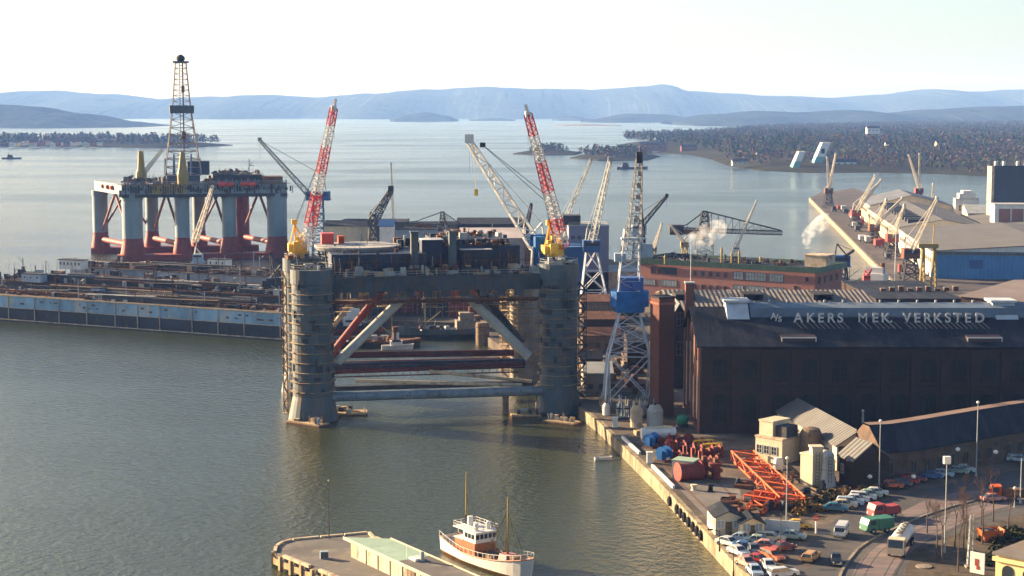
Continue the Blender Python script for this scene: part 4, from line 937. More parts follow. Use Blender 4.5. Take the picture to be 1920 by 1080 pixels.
# ---- main brick hall with roof sign
HY = G(1312,812,2.5); h0 = Vector((HY.x, HY.y, 2.5)); h1 = D(1990,700,HY.y-.5)
zE = D(1312,648,HY.y).z-2.5; HR = 5.9
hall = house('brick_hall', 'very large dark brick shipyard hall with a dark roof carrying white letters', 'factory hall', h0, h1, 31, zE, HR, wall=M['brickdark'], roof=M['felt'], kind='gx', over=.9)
LH = hall['L']
m = MB(); x = .2
while x < LH: m.b2(x, x+.9, -.42, -.02, -1, zE-.7); x += 6.05
m.b2(0, LH, -.5, -.03, zE-1.5, zE-.55); m.b2(0, LH, -.3, -.02, zE*.52, zE*.52+.35); m.b2(0,LH,-.3,-.02,0,1.2); m.build('pilaster', M['brickdark'], hall)
hg = mat('dusty_green_glass', (.018,.020,.017), .8, var=.4, scale=.5)
x = 2.0; 
def arch(t, x, z, w, h):
    m = MB(); n = 8; pts = [(x,z),(x+w,z),(x+w,z+h)]+[(x+w/2+w/2*math.cos(a*math.pi/n), z+h+w*.28*math.sin(a*math.pi/n)) for a in range(1,n)]+[(x,z+h)]
    m.mi = 1; m.yprism([(p[0],p[1]) for p in pts], -.10, -.03); m.mi = 0
    for k in range(1,4): m.b2(x+w*k/4-.05,x+w*k/4+.05,-.16,-.1,z,z+h)
    for k in range(1,4): m.b2(x,x+w,-.15,-.1,z+h*k/4-.04,z+h*k/4+.04)
    m.b2(x-.15,x+w+.15,-.35,-.03,z-.25,z)
    return m.build('window', [M['brickdark'], hg], t)
while x < LH-4: arch(hall, x+.5, zE*.60, 2.9, zE*.20); arch(hall, x+.5, zE*.14, 2.9, zE*.26); x += 6.05
# left gable wall: pale pilasters and plaster patches that paint in sunlight, tall windows
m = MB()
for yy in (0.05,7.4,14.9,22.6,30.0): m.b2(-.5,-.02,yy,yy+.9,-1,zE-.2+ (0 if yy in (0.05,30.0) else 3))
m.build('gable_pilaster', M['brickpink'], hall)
m = MB()
for yy,z,hh,ww in ((1.4,2,12,5.4),(9,1,9,4.8),(9.2,12.4,6,4.6),(16.4,3,13,5),(24,1,14,5)): m.b2(-.14,-.02,yy,yy+ww,z,z+hh)
m.build('wall_panel', M['plaster'], hall)
for yy in (3,10.5,18,25.2): window(hall, yy, zE*.55, 2.2, 4, face='L', pane=hg, frame=M['brickred'], bars=(3,4)); window(hall, yy, zE*.1, 2.2, 5, face='L', pane=hg, frame=M['brickred'], bars=(3,4))
m = MB(); m.box(-.9,.6,0,.25,.25,zE); m.tube((-.35,1.2,0),(-.35,1.2,zE),.12,n=6); m.build('drainpipe', M['rust'], hall)
# monitor along the ridge
yR = 15.5; zR = zE+HR
m = MB(); m.xprism([(yR-4.6,zR-1.6),(yR+4.6,zR-1.6),(yR+4.2,zR+.5),(yR,zR+1.2),(yR-4.2,zR+.5)], 11.5, LH); m.build('ridge_monitor', mat('blue_grey_monitor_roof', (.10,.14,.19), .7, var=.25, scale=.2, col2=(.14,.16,.18), amt=.4), hall)
m = MB(); x = 12
while x < LH: m.box(x, yR, zR+1.2, .4, .4, .5); x += 3.9
m.build('ridge_vent', M['steel_pale'], hall)
def ventbox(u):
    m = MB(); m.xprism([(yR-6.0,zR-2.3),(yR+2,zR-2.3),(yR+2,zR+1.4),(yR-1.8,zR+1.4)], u, u+4.6); m.b2(u-.5,u+5.0,yR-2.6,yR+2.8,zR+1.4,zR+1.9)
    m.build('ventilator', mat('pale_ventilator', (.42,.45,.48), .7, var=.2, scale=.4), hall)
def hx(px, y=HY.y): return (px-1312)/F*y
ventbox(hx(1362)+1.2); ventbox(hx(1872)+2.5)
def slope(u, z_): return (z_-zE)/HR*yR   # local y on the near slope for height z
def skylight(x0, x1):
    m = MB(); y0_, y1_ = 1.1, 3.6; f = lambda y: zE+y/yR*HR+.3
    m.mi = 0; m.xprism([(y0_,f(y0_)-.3),(y1_,f(y1_)-.3),(y1_,f(y1_)+.15),(y0_,f(y0_)+.9)], x0, x1); m.mi = 1
    m.xprism([(y0_-.07,f(y0_)-.25),(y0_-.02,f(y0_)-.25),(y0_-.02,f(y0_)+.7),(y0_-.07,f(y0_)+.7)], x0+.2, x1-.2)
    m.mi = 0; 
    m.mi = 0
    m.m = [1 if i == 0 else i for i in m.m]
    m.mi = 2; f0 = f(y0_)
    m.b2(x0,x1,y0_-.16,y0_-.08,f0+.66,f0+.9); m.b2(x0,x1,y0_-.16,y0_-.08,f0-.32,f0-.18); m.b2(x0,x0+.15,y0_-.15,y0_-.08,f0-.2,f0+.7); m.b2(x1-.15,x1,y0_-.15,y0_-.08,f0-.2,f0+.7)
    m.build('skylight', [M['white'], mat('dark_red_glazing',(.03,.014,.014),.5), M['white']], hall)
skylight(hx(1466), hx(1532)); skylight(hx(1818), hx(1884))
# roof sign
sg = thing('roof_sign', 'white standing letters reading A/S AKERS MEK. VERKSTED on the dark brick hall roof', 'sign', hall.location.copy(), hall.rotation_euler.z)
lm = mat('worn_letter_paint', (.55,.53,.50), .6, var=.35, scale=1.2, col2=(.2,.19,.2), amt=.40)
def letter(ch, x, y, z, size):
    cu = bpy.data.curves.new('letter', 'FONT'); cu.body = ch; cu.size = size; cu.extrude = .06; cu.align_x = 'CENTER'; cu.offset = 0 if ch == 'M' else .018*size
    ob = bpy.data.objects.new('tmp', cu); COL.objects.link(ob); dg = bpy.context.evaluated_depsgraph_get(); dg.update()
    me = bpy.data.meshes.new_from_object(ob.evaluated_get(dg)); bpy.data.objects.remove(ob); me.materials.clear(); me.materials.append(lm)
    o = bpy.data.objects.new('letter', me); COL.objects.link(o); o.parent = sg; o.location = (x, y, z); o.rotation_euler = (math.pi/2, 0, 0); return o
zl = zE+3.7; yl = slope(0, zl)-.9
words = [('Å',1501),('K',1529),('E',1549),('R',1567),('S',1579+1),('M',1621),('E',1644),('K',1663),('.',1674),('V',1703),('E',1721),('R',1739),('K',1757),('S',1774),('T',1793),('E',1815-3),('D',1838)]
words = [('A',1501),('K',1524),('E',1543),('R',1562),('S',1579),('M',1621),('E',1644),('K',1663),('.',1674),('V',1703),('E',1722),('R',1741),('K',1760),('S',1779),('T',1797),('E',1816),('D',1838)]
for ch, px in words: letter(ch, hx(px, HY.y+14), yl, zl, 2.75)
letter('A', hx(1455, HY.y+14), yl, zl+.7, 1.7); letter('/', hx(1461, HY.y+14), yl, zl+.3, 1.9); letter('S', hx(1467, HY.y+14), yl, zl+.1, 1.6)
m = MB(); m.bar((hx(1448,HY.y+14),yl+.12,zl-.08),(hx(1850,HY.y+14),yl+.12,zl-.08),.12); m.bar((hx(1448,HY.y+14),yl+.12,zl+1.1),(hx(1850,HY.y+14),yl+.12,zl+1.1),.08); m.build('rail', M['steel_dark'], sg)
m = MB()
for ch, px in words:
    for dx in (-.5,.55): u = hx(px,HY.y+14)+dx; m.bar((u,yl+.15,zl+1.6),(u+.2,yl+1.5,zl-.1+.7),.07); m.bar((u,yl-.02,zl),(u+.9,yl-2.6,zE+(yl-2.6)/yR*HR+.33),.09)
m.build('strut', mat('strut_paint', (.3,.25,.22), .7), sg)
# ---- brick tower left of the hall
a = D(1235,700,361); b = D(1264,700,362.4)
tw = house('brick_tower', 'square dark red brick tower with one sunlit side left of the brick hall', 'tower', a, b, 4.2, D(1240,560,361).z-2.5, wall=brick_mat('tower_brick', (.12,.045,.03), (.09,.035,.025), mortar=(.12,.09,.07)), roof=M['felt'], kind='flat', over=.25)
m = MB(); hh = D(1240,560,361).z-2.5; m.b2(-.15,tw['L']+.15,-.15,4.75,hh-1.4,hh-.9); m.build('cornice', M['brickred'], tw)
a = D(1284,700,380); b = D(1300,700,380); t = house('chimney', 'short square brick chimney rising above the hall roof corner', 'chimney', a, b, 2, D(1290,532,380).z-2.5, wall=M['brickred'], roof=M['steel_pale'], kind='flat', over=.15)
a = D(1262,700,398); b = D(1284,700,398); t = house('annex', 'narrow grey roofed annex between the brick tower and the hall', 'building', a, b, 22, D(1270,590,398).z-2.5, 2.4, wall=M['brickdark'], roof=M['steel_blue'], kind='gy', over=.3)
window(t, .8, 8, 1.6, 3, pane=hg, frame=M['brickred']); window(t, .8, 15, 1.6, 3, pane=hg, frame=M['brickred'])

# ---- grey gabled shed in front of the hall
a = G(1456,846,2.5)
eL = G(1453,768,7.1); eR = G(1569,836,7.1)   # left eaves line, going towards the viewer
d = Vector((eR.x-eL.x, eR.y-eL.y, 0)); n_ = Vector((-d.y, d.x, 0)).normalized()   # to the right / back
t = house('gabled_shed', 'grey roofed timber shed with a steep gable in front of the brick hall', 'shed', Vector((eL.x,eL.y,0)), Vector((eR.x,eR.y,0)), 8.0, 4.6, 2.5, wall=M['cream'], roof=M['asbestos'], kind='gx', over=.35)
for k in range(6): window(t, 2+k*6, 2.2, 2.0, 1.2, frame=M['white'], bars=(3,1))
m = MB(); m.b2(t['L']+.02, t['L']+.12, .3, 7.7, -1, 4.5); m.build('door', M['steel_dark'], t)  # dark panel painting the shade over the near gable end
# ---- long curved building along the road
def arc_building():
    pts = [(1652,903),(1700,900),(1750,892),(1800,882),(1880,866),(1960,851),(2060,834)]
    G0 = [G(x, y, 2.5) for x, y in pts]; t = thing('long_low_building', 'long low curving building with a dark roof in front of the brick hall', 'building', (G0[0].x, G0[0].y, 2.5), 0)
    loc = [g_-Vector((G0[0].x,G0[0].y,2.5)) for g_ in G0]; H, RS, DP = 5.4, 3.6, 12
    def nrm(i):
        a = loc[max(0,i-1)]; b = loc[min(len(loc)-1,i+1)]; d = (b-a).normalized(); return Vector((-d.y, d.x, 0))
    w_ = MB(); r_ = MB(); sec = []
    for i, p in enumerate(loc):
        n = nrm(i); sec.append([p+Vector((0,0,-1)), p+Vector((0,0,H)), p+n*(DP/2-1)+Vector((0,0,H+RS)), p+n*(DP/2+1.4)+Vector((0,0,H+RS+.02)), p+n*DP+Vector((0,0,H)), p+n*DP+Vector((0,0,-1))])
    for i in range(len(sec)-1):
        a, b = sec[i], sec[i+1]
        w_.add([a[0],b[0],b[1],a[1]], [(0,1,2,3)]); w_.add([a[5],a[4],b[4],b[5]], [(0,1,2,3)])
        n = nrm(i)*.5; n2 = nrm(i+1)*.5; u = Vector((0,0,.25)); s_ = Vector((0,0,-.3))
        q = [a[1]-n+s_+u*.1, b[1]-n2+s_+u*.1, b[2]+u*.1, a[2]+u*.1]; r_.mi = 0; r_.add(q+[v+u for v in q], [(0,3,2,1),(4,5,6,7),(0,1,5,4)])
        r_.mi = 1; r_.add([a[2]+u*1.15,b[2]+u*1.15,b[3]+u*1.15,a[3]+u*1.15,a[2]+u*.2,b[2]+u*.2,b[3]+u*.2,a[3]+u*.2],[(0,1,2,3),(4,5,1,0)]); r_.mi = 0; q = [a[3]+u*.1, b[3]+u*.1, b[4]+n2+s_+u*.1, a[4]+n+s_+u*.1]; r_.add(q+[v+u for v in q], [(0,3,2,1),(4,5,6,7),(2,3,7,6)])
        pass
    a = sec[0]; w_.add(a, [(5,4,3,2,1,0)]); w_.build('wall', mat('dark_brown_render', (.11,.075,.055), .9, var=.35, scale=.3, col2=(.06,.045,.04), amt=.42), t); r_.build('roof', [M['felt'], mat('brown_ridge_roof', (.20,.14,.11), .85, var=.2, scale=.2)], t)
    for i in range(len(loc)-1):
        d = loc[i+1]-loc[i]; Ls = d.length; d.normalize(); rz = math.atan2(d.y, d.x)
        k = 0
        while k*3.4+2.6 < Ls:
            c = loc[i]+d*(k*3.4+1.6); m = MB(); m.mi = 1; m.box(0,-.04,1.3,1.3,.06,2.0); m.mi = 0
            for dx in (-.7,0,.7): m.box(dx,-.07,1.2,.1,.12,2.2)
            m.box(0,-.07,1.15,1.5,.13,.12); m.box(0,-.07,3.3,1.5,.13,.12)
            m.build('window', [M['wood'], M['glass']], t, loc=c, rz=rz); k += 1
    return t
arc_building()
a = G(1573,905,2.5); b = G(1600,916,2.5)
t = house('gate_lodge', 'small lodge with grey roof and sunlit left wall beside the two silos', 'building', a, b, 7, 5.0, 2.6, wall=M['brickdark'], roof=M['asbestos'], kind='gx', over=.4)  # dark brick puts the shade of the front into its colour
window(t, .8, 2, .8, 1.6); window(t, 1.5, 2, 1, 1.6, face='L'); window(t, 4.2, 2, 1, 1.6, face='L')
m = MB(); m.b2(-.1,-.015,.1,1.3,-1,4.8); m.b2(-.1,-.015,2.8,3.9,-1,4.8); m.b2(-.1,-.015,5.5,6.9,-1,4.8); m.build('painted_sun_panel', M['brickpink'], t)  # orange brick panels paint the sunlight on the left wall
# ---- sheds, silos and tanks in front of the gabled shed
def boxb(name, lab, cat, px0, px1, py, hh, dep, wall, roof, zb=2.5, kind='flat', rise=0, grp=None, over=.12, dy1=0):
    a = G(px0, py, zb); b = G(px1, py+dy1, zb); return house(name, lab, cat, a, b, dep, hh, rise, wall, roof, kind, over, grp, zb)
t = boxb('store_building', 'stacked cream store building with a box on its left corner beside the gabled shed', 'store building', 1416, 1466, 862, 4.4, 8, M['cream'], M['plaster'], dy1=9)
for k in range(3): window(t, .4+k*1.7, 1.6, 1.1, 1.4, frame=M['steel_pale'])
m = MB(); m.b2(.1,3.2,1,6,4.7,7.4); m.b2(-.05,3.4,.85,6.2,7.4,7.6); m.build('upper_box', M['cream'], t)
m = MB(); m.b2(3.6,6.0,1.5,5,4.7,6.8); m.build('roof_unit', M['steel_dark'], t)
m = MB(); m.lathe([(2.0,0),(2.0,5.6),(1.6,6.4),(.4,6.7)], 8.6, 5.5, 16); m.build('tank', M['wood'], t)
t = boxb('crate_store', 'pale plywood box shed just left of the two tall silos', 'shed', 1500, 1523, 906, 5.2, 5, M['cream'], M['cream'], dy1=5)
for k, (px, r, h, lab, mt) in enumerate(((1529,.95,6.6,'tall square cream silo, left of the two beside the lodge',M['cream']),(1552,1.1,6.2,'tall rounded pale grey silo, right of the two beside the lodge',M['steel_pale']))):
    p = G(px, 908+k*3, 2.5); t = thing('silo', lab, 'silo', p, .1, 'silos beside the lodge')
    m = MB()
    if k == 0: m.b2(-r,r,-r,r,0,h); m.b2(-r-.15,r+.15,-r-.15,r+.15,h,h+.3)
    else: m.lathe([(1.5,0),(1.4,.6),(r,2.5),(r*.95,h-.6),(.6,h)],0,0,16)
    m.build('body', mt, t); m = MB()
    for z in range(9): m.bar((-.3,-r-.2,z*.6+.5),(.3,-r-.2,z*.6+.5),.05)
    m.bar((-.3,-r-.2,0),(-.3,-r-.2,6),.06); m.bar((.3,-r-.2,0),(.3,-r-.2,6),.06); m.build('ladder', M['steel_dark'], t)

# ---- yard behind the rig: sheds against the water
def yshed(lab, px0, px1, top_py, by, eave_py, wall, roof, dep=24, kind='gx', grp='low sheds along the far edge of the yard'):
    a = D(px0, 500, by); b = D(px1, 500, by); zt = D(px0, top_py, by+dep/2).z; ze = D(px0, eave_py, by).z
    return house('yard_shed', lab, 'shed', a, b, dep, ze-2.5, max(.6, zt-ze), wall, roof, kind, .5, grp)
t = yshed('cream shed with a dark roof at the left end of the far row', 608, 700, 414, 730, 424, M['cream'], M['felt'], 26)
t = yshed('long dark roofed shed behind the left crane of the rig deck', 640, 760, 412, 765, 419, M['steel_dark'], M['felt'], 30)
t = yshed('small white and blue hut between the dark roofs', 712, 738, 413, 700, 424, M['white'], M['blue2'], 10)
t = yshed('dark roofed shed behind the small hammerhead crane', 742, 858, 416, 745, 430, M['greyblue'], M['felt'], 26)
t = yshed('long black roofed shed left of the white jib', 858, 990, 409, 740, 421, M['steel_dark'], M['felt'], 26)
t = yshed('shed with a pale weathered roof under the long black roof', 862, 984, 428, 650, 447, M['steel_pale'], mat('pale_pink_roof',(.42,.36,.34),.8,var=.25,scale=.1), 34)
t = yshed('low dark workshop right of the navy deck houses', 985, 1080, 440, 640, 452, M['rust'], M['felt'], 20)
t = yshed('low shed with a pale roof in front of the brick office, left end', 1075, 1200, 498, 600, 510, M['plaster'], M['steel_pale'], 20)
# ship accommodation block
a = D(1066,560,600); b = D(1141,560,600)
t = house('ship_superstructure', 'pale lilac grey slab sided ship superstructure behind the right rig column', 'ship', a, b, 20, D(1100,424,600).z-2.5, wall=mat('lilac_grey_plate',(.15,.16,.23),.6,var=.12,scale=.1), roof=M['steel_pale'], kind='flat', over=.2)
L = t['L']; hh = D(1100,424,600).z-2.5
m = MB(); m.b2(-2, 4.2, 2, 10, hh+.3, hh+3.6); m.build('wheelhouse', M['steel_dark'], t)
for k in range(4): window(t, 1+k*2.2, hh-4.5, 1.1, 1, frame=M['steel_dark'], bars=(1,1))
m = MB(); m.b2(-6, 4.5, -6, 0, -1, hh-6); m.build('side_house', M['blue2'], t)
m = MB(); m.bar((4,4,hh),(4,4,hh+6),.2); m.bar((8,4,hh),(8,4,hh+4),.2); m.rail([(0,0,hh+.3),(L,0,hh+.3)],1,2,.1); m.build('mast', M['steel_pale'], t)
# ================================================================ FAR PIER with sheds and quay cranes
u_ = (QL[3]-QL[0]); u_.z = 0; qa = math.atan2(u_.x, u_.y); ux = Vector((math.cos(qa), -math.sin(qa), 0)); uy = Vector((math.sin(qa), math.cos(qa), 0))
m = MB(); a = QL[0]-ux*.3; b = QL[3]-ux*.3; c = (a+b)/2; m.box(c.x, c.y, -2, (b-a).length, 1.2, 4.75, math.atan2(b.y-a.y, b.x-a.x))
tag(m.build('pier_wall', M['concrete']), 'long straight sunlit quay wall of the far pier across the channel', 'wall')
def pshed(lab, p0, Ln, dep, h, rise, wall, roof, kind='gy', side=None):
    p1 = p0+ux*Ln; t = house('pier_shed', lab, 'shed', p0, p1, dep, h, rise, wall, roof, kind, .6, 'warehouses on the far pier'); t['L'] = Ln
    m = MB(); k = 3
    while k < dep-4: m.b2(-.25,-.02,k,k+.5,0,h-.3); k += 7
    m.b2(-.3,-.02,0,dep,h-1.0,h-.35); m.build('pilaster', side or M['cream'], t)
    k = 5; n = 0
    while k < dep-4 and n < 24: window(t, k, h*.55, 3.4, 1.6, face='L', pane=M['glass'], frame=M['steel_pale']); k += max(7, dep/24); n += 1
    return t
pA = G(1748,522,2.5)
bluewall = ribbed('blue_corrugated_wall', (.07,.20,.38), 1.5, 0, var=.15, scale=.1)
t = pshed('big blue walled warehouse with a broad grey roof, nearest on the far pier', pA, 90, 128, 10.6, 3.0, M['white'], M['asbestos'], 'gy')
m = MB(); m.b2(.3,89.7,-.3,-.05,0,9.2); m.build('blue_wall', bluewall, t)
m = MB(); m.b2(.1,89.9,-.5,-.06,9.25,10.55); m.build('eave_band', M['asbestos'], t)
m = MB(); m.b2(14,19,-.4,-.3,4,7.5); m.build('pale_panel', M['blue2'], t)
pB = pA + uy*140 + ux*.5
t = pshed('cream warehouse with a grey roof behind the blue one', pB, 42, 165, 10, 4, M['cream'], M['asbestos'], 'gy')
m = MB(); k = 12
while k < 160: m.b2(6,15,k,k+5,11.2,13.4); k += 13
m.build('skylight', M['steel_dark'], t)
pC = pB + uy*172 
t = pshed('farthest warehouse of the far pier with a dark peaked roof', pC+ux*2, 46, 70, 11, 6, M['cream'], mat('dark_slate_roof',(.12,.13,.15),.8,var=.3,scale=.1), 'gy')
t = pshed('flat grey roofed warehouse on the right half of the far pier', pB+ux*48, 50, 120, 8.5, 2.5, M['brickdark'], M['asbestos'], 'gy')
# silo block, white stepped building, framed brick building
a = D(1855,500,900); b = a+Vector((46,0,0))
t = house('grain_silo', 'tall dark windowless silo block at the right edge beyond the warehouses', 'silo', a, b, 8, D(1853,312,900).z-2.5, wall=mat('dark_silo_wall',(.055,.065,.08),.9,var=.15,scale=.05), roof=M['felt'], kind='flat', over=.1)
hh = D(1853,312,900).z-2.5
m = MB(); m.b2(-.25,-.02,0,8,-1,hh); m.b2(-.25,1.2,-.25,-.02,-1,hh+.4); m.build('sun_painted_end', M['plaster'], t)  # pale plaster on end and corner paints the sunlight on the left face
for k in range(6): m = MB(); m.tube((3+k*4.3+(k>1)*3,4,hh+.2),(3+k*4.3+(k>1)*3,4,hh+2.6),.9,n=10); m.build('roof_vent', M['white'], t)
a = D(1788,500,955); t = house('white_building', 'white building with a stepped gable left of the dark silo', 'building', a, a+ux*13, 9, 15.5, wall=M['white'], roof=M['steel_pale'], kind='flat', over=.1)
m = MB(); m.b2(2,11,-.4,9,15.9,18.6); m.b2(4,9,-.6,9,18.6,20.2); m.build('stepped_gable', M['white'], t)
for k in range(3): window(t, 2+k*3.8, 9, 1.6, 3); window(t, 2+k*3.8, 3.5, 1.6, 3)
a = D(1812,500,930); t = house('white_wing', 'long low white wing with a grey roof beside the stepped gable building', 'building', a, a+ux*28, 30, 9, 4, wall=M['cream'], roof=M['steel_pale'], kind='gx')
a = D(1862,500,845); t = house('framed_building', 'red brick building with white frames at the foot of the dark silo', 'building', a, a+ux*40, 14, 18.5, wall=M['white'], roof=M['steel_pale'], kind='flat')
for k in range(6): m = MB(); m.b2(2+k*6.3,7.6+k*6.3,-.12,-.02,6,16.5); m.build('brick_panel', M['brickpink'], t)
# quay cranes of the far pier
qcl = ['quay crane farthest out on the tip of the far pier','quay crane second from the tip of the far pier','quay crane halfway along the far pier','quay crane beside the cream warehouse wall','quay crane with dark red cab nearest the yellow masts','quay crane behind the warehouses, left of two','quay crane behind the warehouses, small one on the right']
qc = [((1553,385),1145,362,(1567,289),5.5,[(1551,296)]),((1604,424),955,404,(1641,330),5.2,[(1652,338)]),((1638,452),850,432,(1692,372),5.2,[(1662,375)]),((1672,480),762,452,(1696,386),5.2,None),((1706,525),655,483,(1757,372),6.2,None),((1722,380),1180,362,(1704,292),5.5,[(1724,289)]),((1746,398),1085,386,(1750,346),4.5,None)]
for i, (bs, by, cp, tp, wc, tb_) in enumerate(qc):
    jib_crane(qcl[i], bs, by, cp, tp, wc, [M['rust'],M['redox']][i % 2] if i != 5 else M['redox'], pj, SD, 1.6, 6.5, -8, base_z=2.5, name='quay_crane', grp='quay cranes of the far pier', thick=.28, two_booms=tb_)
# yellow twin mast gantry
o = D(1741,549,612); t = thing('yellow_gantry', 'tall yellow twin masted gantry at the near end of the far pier', 'crane', (o.x,612,2.5), -.1)
zt = D(1741,462,612).z-2.5
for x in (-2.4,1.6):
    m = MB(); m.bar((x-1,-.5,0),(x,0,zt),.6); m.bar((x+1,.5,0),(x+.3,0,zt),.6)
    for k in range(8): m.bar((x-1+k*.12,-.4,zt*k/8),(x+1-k*.09,.4,zt*(k+1)/8),.25)
    m.build('mast', M['ochre'], t)
m = MB(); m.b2(-4,3,-1,1,zt-.6,zt+1); m.bar((1,0,zt),(1.4,0,zt+8),.35); m.build('bridge', M['ochre'], t)
# trucks, crates and wagons on the far pier
rp = random.Random(91)
for k in range(16):
    s_ = rp.uniform(30, 560); off = rp.uniform(4, 15); p = QL[0]+uy*s_+ux*off; w_, l_, h_ = rp.uniform(2.2,3), rp.uniform(5,11), rp.uniform(2.4,3.8)
    t = thing('freight_wagon', '', 'wagon', (p.x,p.y,2.5), -qa); m = MB(); m.b2(-w_/2,w_/2,-l_/2,l_/2,.9,h_); m.xprism([(-l_/2,h_),(l_/2,h_),(l_/2-.3,h_+.3),(-l_/2+.3,h_+.3)],-w_/2,w_/2); m.build('body', [M['redox'],M['steel_dark'],M['steel_pale']][k % 3], t)
    m = MB(); 
    for i in (-1,1):
        for j in (-1,1): m.tube((i*w_*.45,j*l_*.35,.5),(i*w_*.3,j*l_*.35,.5),.5,n=10)
    m.build('wheel_set', M['black'], t); t['label'] = ['red brown','dark','pale'][k % 3]+' covered freight wagon '+['near the yellow masts','halfway along the far pier','towards the tip of the far pier'][min(2,int(s_/200))]+(' by the quay edge' if off < 9 else ' by the warehouses'); t['group'] = 'freight wagons on the far pier'
# ---- museum halls on the peninsula, villas and cottages
for k, (px, py, w_, h_, lab) in enumerate(((1493,316,9,19,'smaller slanting white and green museum hall on the peninsula shore'),(1533,313,12,28,'larger slanting white and green museum hall on the peninsula shore'))):
    p = G(px, py, 2); t = thing('museum_hall', lab, 'museum', p, .0, 'slanting museum halls on the far shore'); m = MB()
    sh = h_*.42; z = h_; m.mi = 0
    def slab(z0, z1, mb):
        f0, f1 = z0/z, z1/z; x0 = -w_/2+sh*f0; x1 = -w_/2+sh*f1; ww = w_*.8; y0_, y1_ = 0, 22
        mb.add([(x0,y0_+4*f0,z0),(x0+ww,y0_+4*f0,z0),(x0+ww,y1_-4*f0,z0),(x0,y1_-4*f0,z0),(x1,y0_+4*f1,z1),(x1+ww,y0_+4*f1,z1),(x1+ww,y1_-4*f1,z1),(x1,y1_-4*f1,z1)], [(0,3,2,1),(4,5,6,7),(0,1,5,4),(1,2,6,5),(2,3,7,6),(3,0,4,7)])
    m = MB(); slab(0, z*.42, m); m.build('green_base', mat('museum_green%d' % k, (.12,.30,.30), .6), t)
    m = MB(); slab(z*.42, z, m); m.build('white_gable', M['white'], t)
    if k: m = MB(); x = -w_/2+sh*.66+w_*.2; m.b2(x, x+w_*.35, 2.0, 2.4, z*.55, z*.75); m.build('window', M['steel_dark'], t)
wallc = [M['white'],M['cream'],M['brickred'],M['yellowwall'],M['redox']]
rc = random.Random(40); wn = ['white','cream','red brick','yellow','dark red']
def villa(px, py, z, w, h, wi, where, grp, d=None, roof=None, name='villa', cat='house'):
    p = G(px, py, z) if d is None else D(px, py, d); z = p.z if d else z
    t = house(name, '%s %s %s' % (wn[wi], cat, where), cat, Vector((p.x-w/2,p.y,0)), Vector((p.x+w/2,p.y,0)), w*.7, h, h*.45, wallc[wi], roof or rc.choice([M['redox'],M['felt'],M['steel_dark']]), rc.choice(['gx','gy']), .4, grp, z)
    for k in range(2): window(t, w*.2+k*w*.38, h*.4, w*.16, h*.3, frame=M['white'])
    return t
cot = [8,22,30,44,52,60,70,78,88,98,107,112,116,124,131,140,146,160,176,186]
wi_ = [4,0,3,0,3,1,4,2,1,0,4,0,4,2,0,3,0,1,4,0]
for k, px in enumerate(cot): villa(px, 271+(k*7 % 4)*.9, 4, 8+(k % 3)*2, 5.2, wi_[k], 'on the wooded island at the left', 'cottages on the wooded island', name='cottage', cat='cottage')
for k, (px, py, d, w_, h_, wi, wh) in enumerate(((1225,276,2700,42,9,2,'long and low, on the point of the peninsula'),(1292,276,2650,24,7,2,'right of the long one on the point'),(1430,287,2250,16,9,0,'in the trees left of the museum halls'),(1450,290,2200,13,8,2,'just left of the museum halls'),(1638,240,2950,22,9,0,'on the wooded ridge at the top'),(1640,290,2200,14,7,1,'right of the museum halls'),(1808,296,2100,30,6,0,'with a dark roof near the right shore'),(1850,284,2300,8,7,0,'small among the trees at the right'),(1668,270,2500,10,6,0,'small in the middle of the wood'),(1765,268,2500,13,7,3,'in the wood above the right shore'),(1388,312,1980,18,4,1,'low on the peninsula beach'),(1585,322,1960,26,4,0,'low by the water under the wood'))):
    p = D(px, py, d); p.z = max(3, p.z-h_); wll = [M['white'],M['cream'],M['brickred'],M['yellowwall'],M['redox']]
    t = house('villa', '%s house %s' % (wn[wi], wh), 'house', Vector((p.x-w_/2,p.y,0)), Vector((p.x+w_/2,p.y,0)), 12, h_, 3, wallc[wi], M['felt'], 'gx', .5, 'houses on the wooded peninsula', max(4,p.z))
    for j in range(3): window(t, w_*.15+j*w_*.28, h_*.4, w_*.1, h_*.3, frame=M['white'])

# ================================================================ BOATS
def hull(mb, L, Bm, z0, z1f, z1m, z1s, n=14, stern=.75, mi=(0,1), wl=.9, flare=1.0, keel=-1.0):
    """bow at +x; rows: keel, waterline, deck edge"""
    rows = []
    for i in range(n+1):
        f = i/n; x = -L/2+L*f
        b = Bm/2*(stern+(1-stern)*min(1,f/.35)) if f < .35 else Bm/2*math.sqrt(max(0.0,1-((f-.35)/.65)**2.2))
        zd = z1m+(z1s-z1m)*max(0,1-f/.4)**2+(z1f-z1m)*max(0,(f-.45)/.55)**2
        xo = (zd)*.18*max(0,(f-.6)/.4)
        rows.append(((x,0,keel),(x,b*.7,0),(x+xo*.4,b*.9,wl),(x+xo,b*flare,zd)))
    for s in (-1,1):
        for i in range(n):
            a, b = rows[i], rows[i+1]
            for k in range(3):
                mb.mi = mi[0] if k < 2 else mi[1]
                q = [(a[k][0],s*a[k][1],a[k][2]),(b[k][0],s*b[k][1],b[k][2]),(b[k+1][0],s*b[k+1][1],b[k+1][2]),(a[k+1][0],s*a[k+1][1],a[k+1][2])]
                mb.add(q, [(0,1,2,3) if s < 0 else (3,2,1,0)])
    mb.mi = mi[1]; a = rows[0]; mb.add([(a[0][0],0,a[0][2])]+[(p[0],p[1],p[2]) for p in a[1:]]+[(p[0],-p[1],p[2]) for p in reversed(a[1:])], [tuple(range(7))])
    return rows
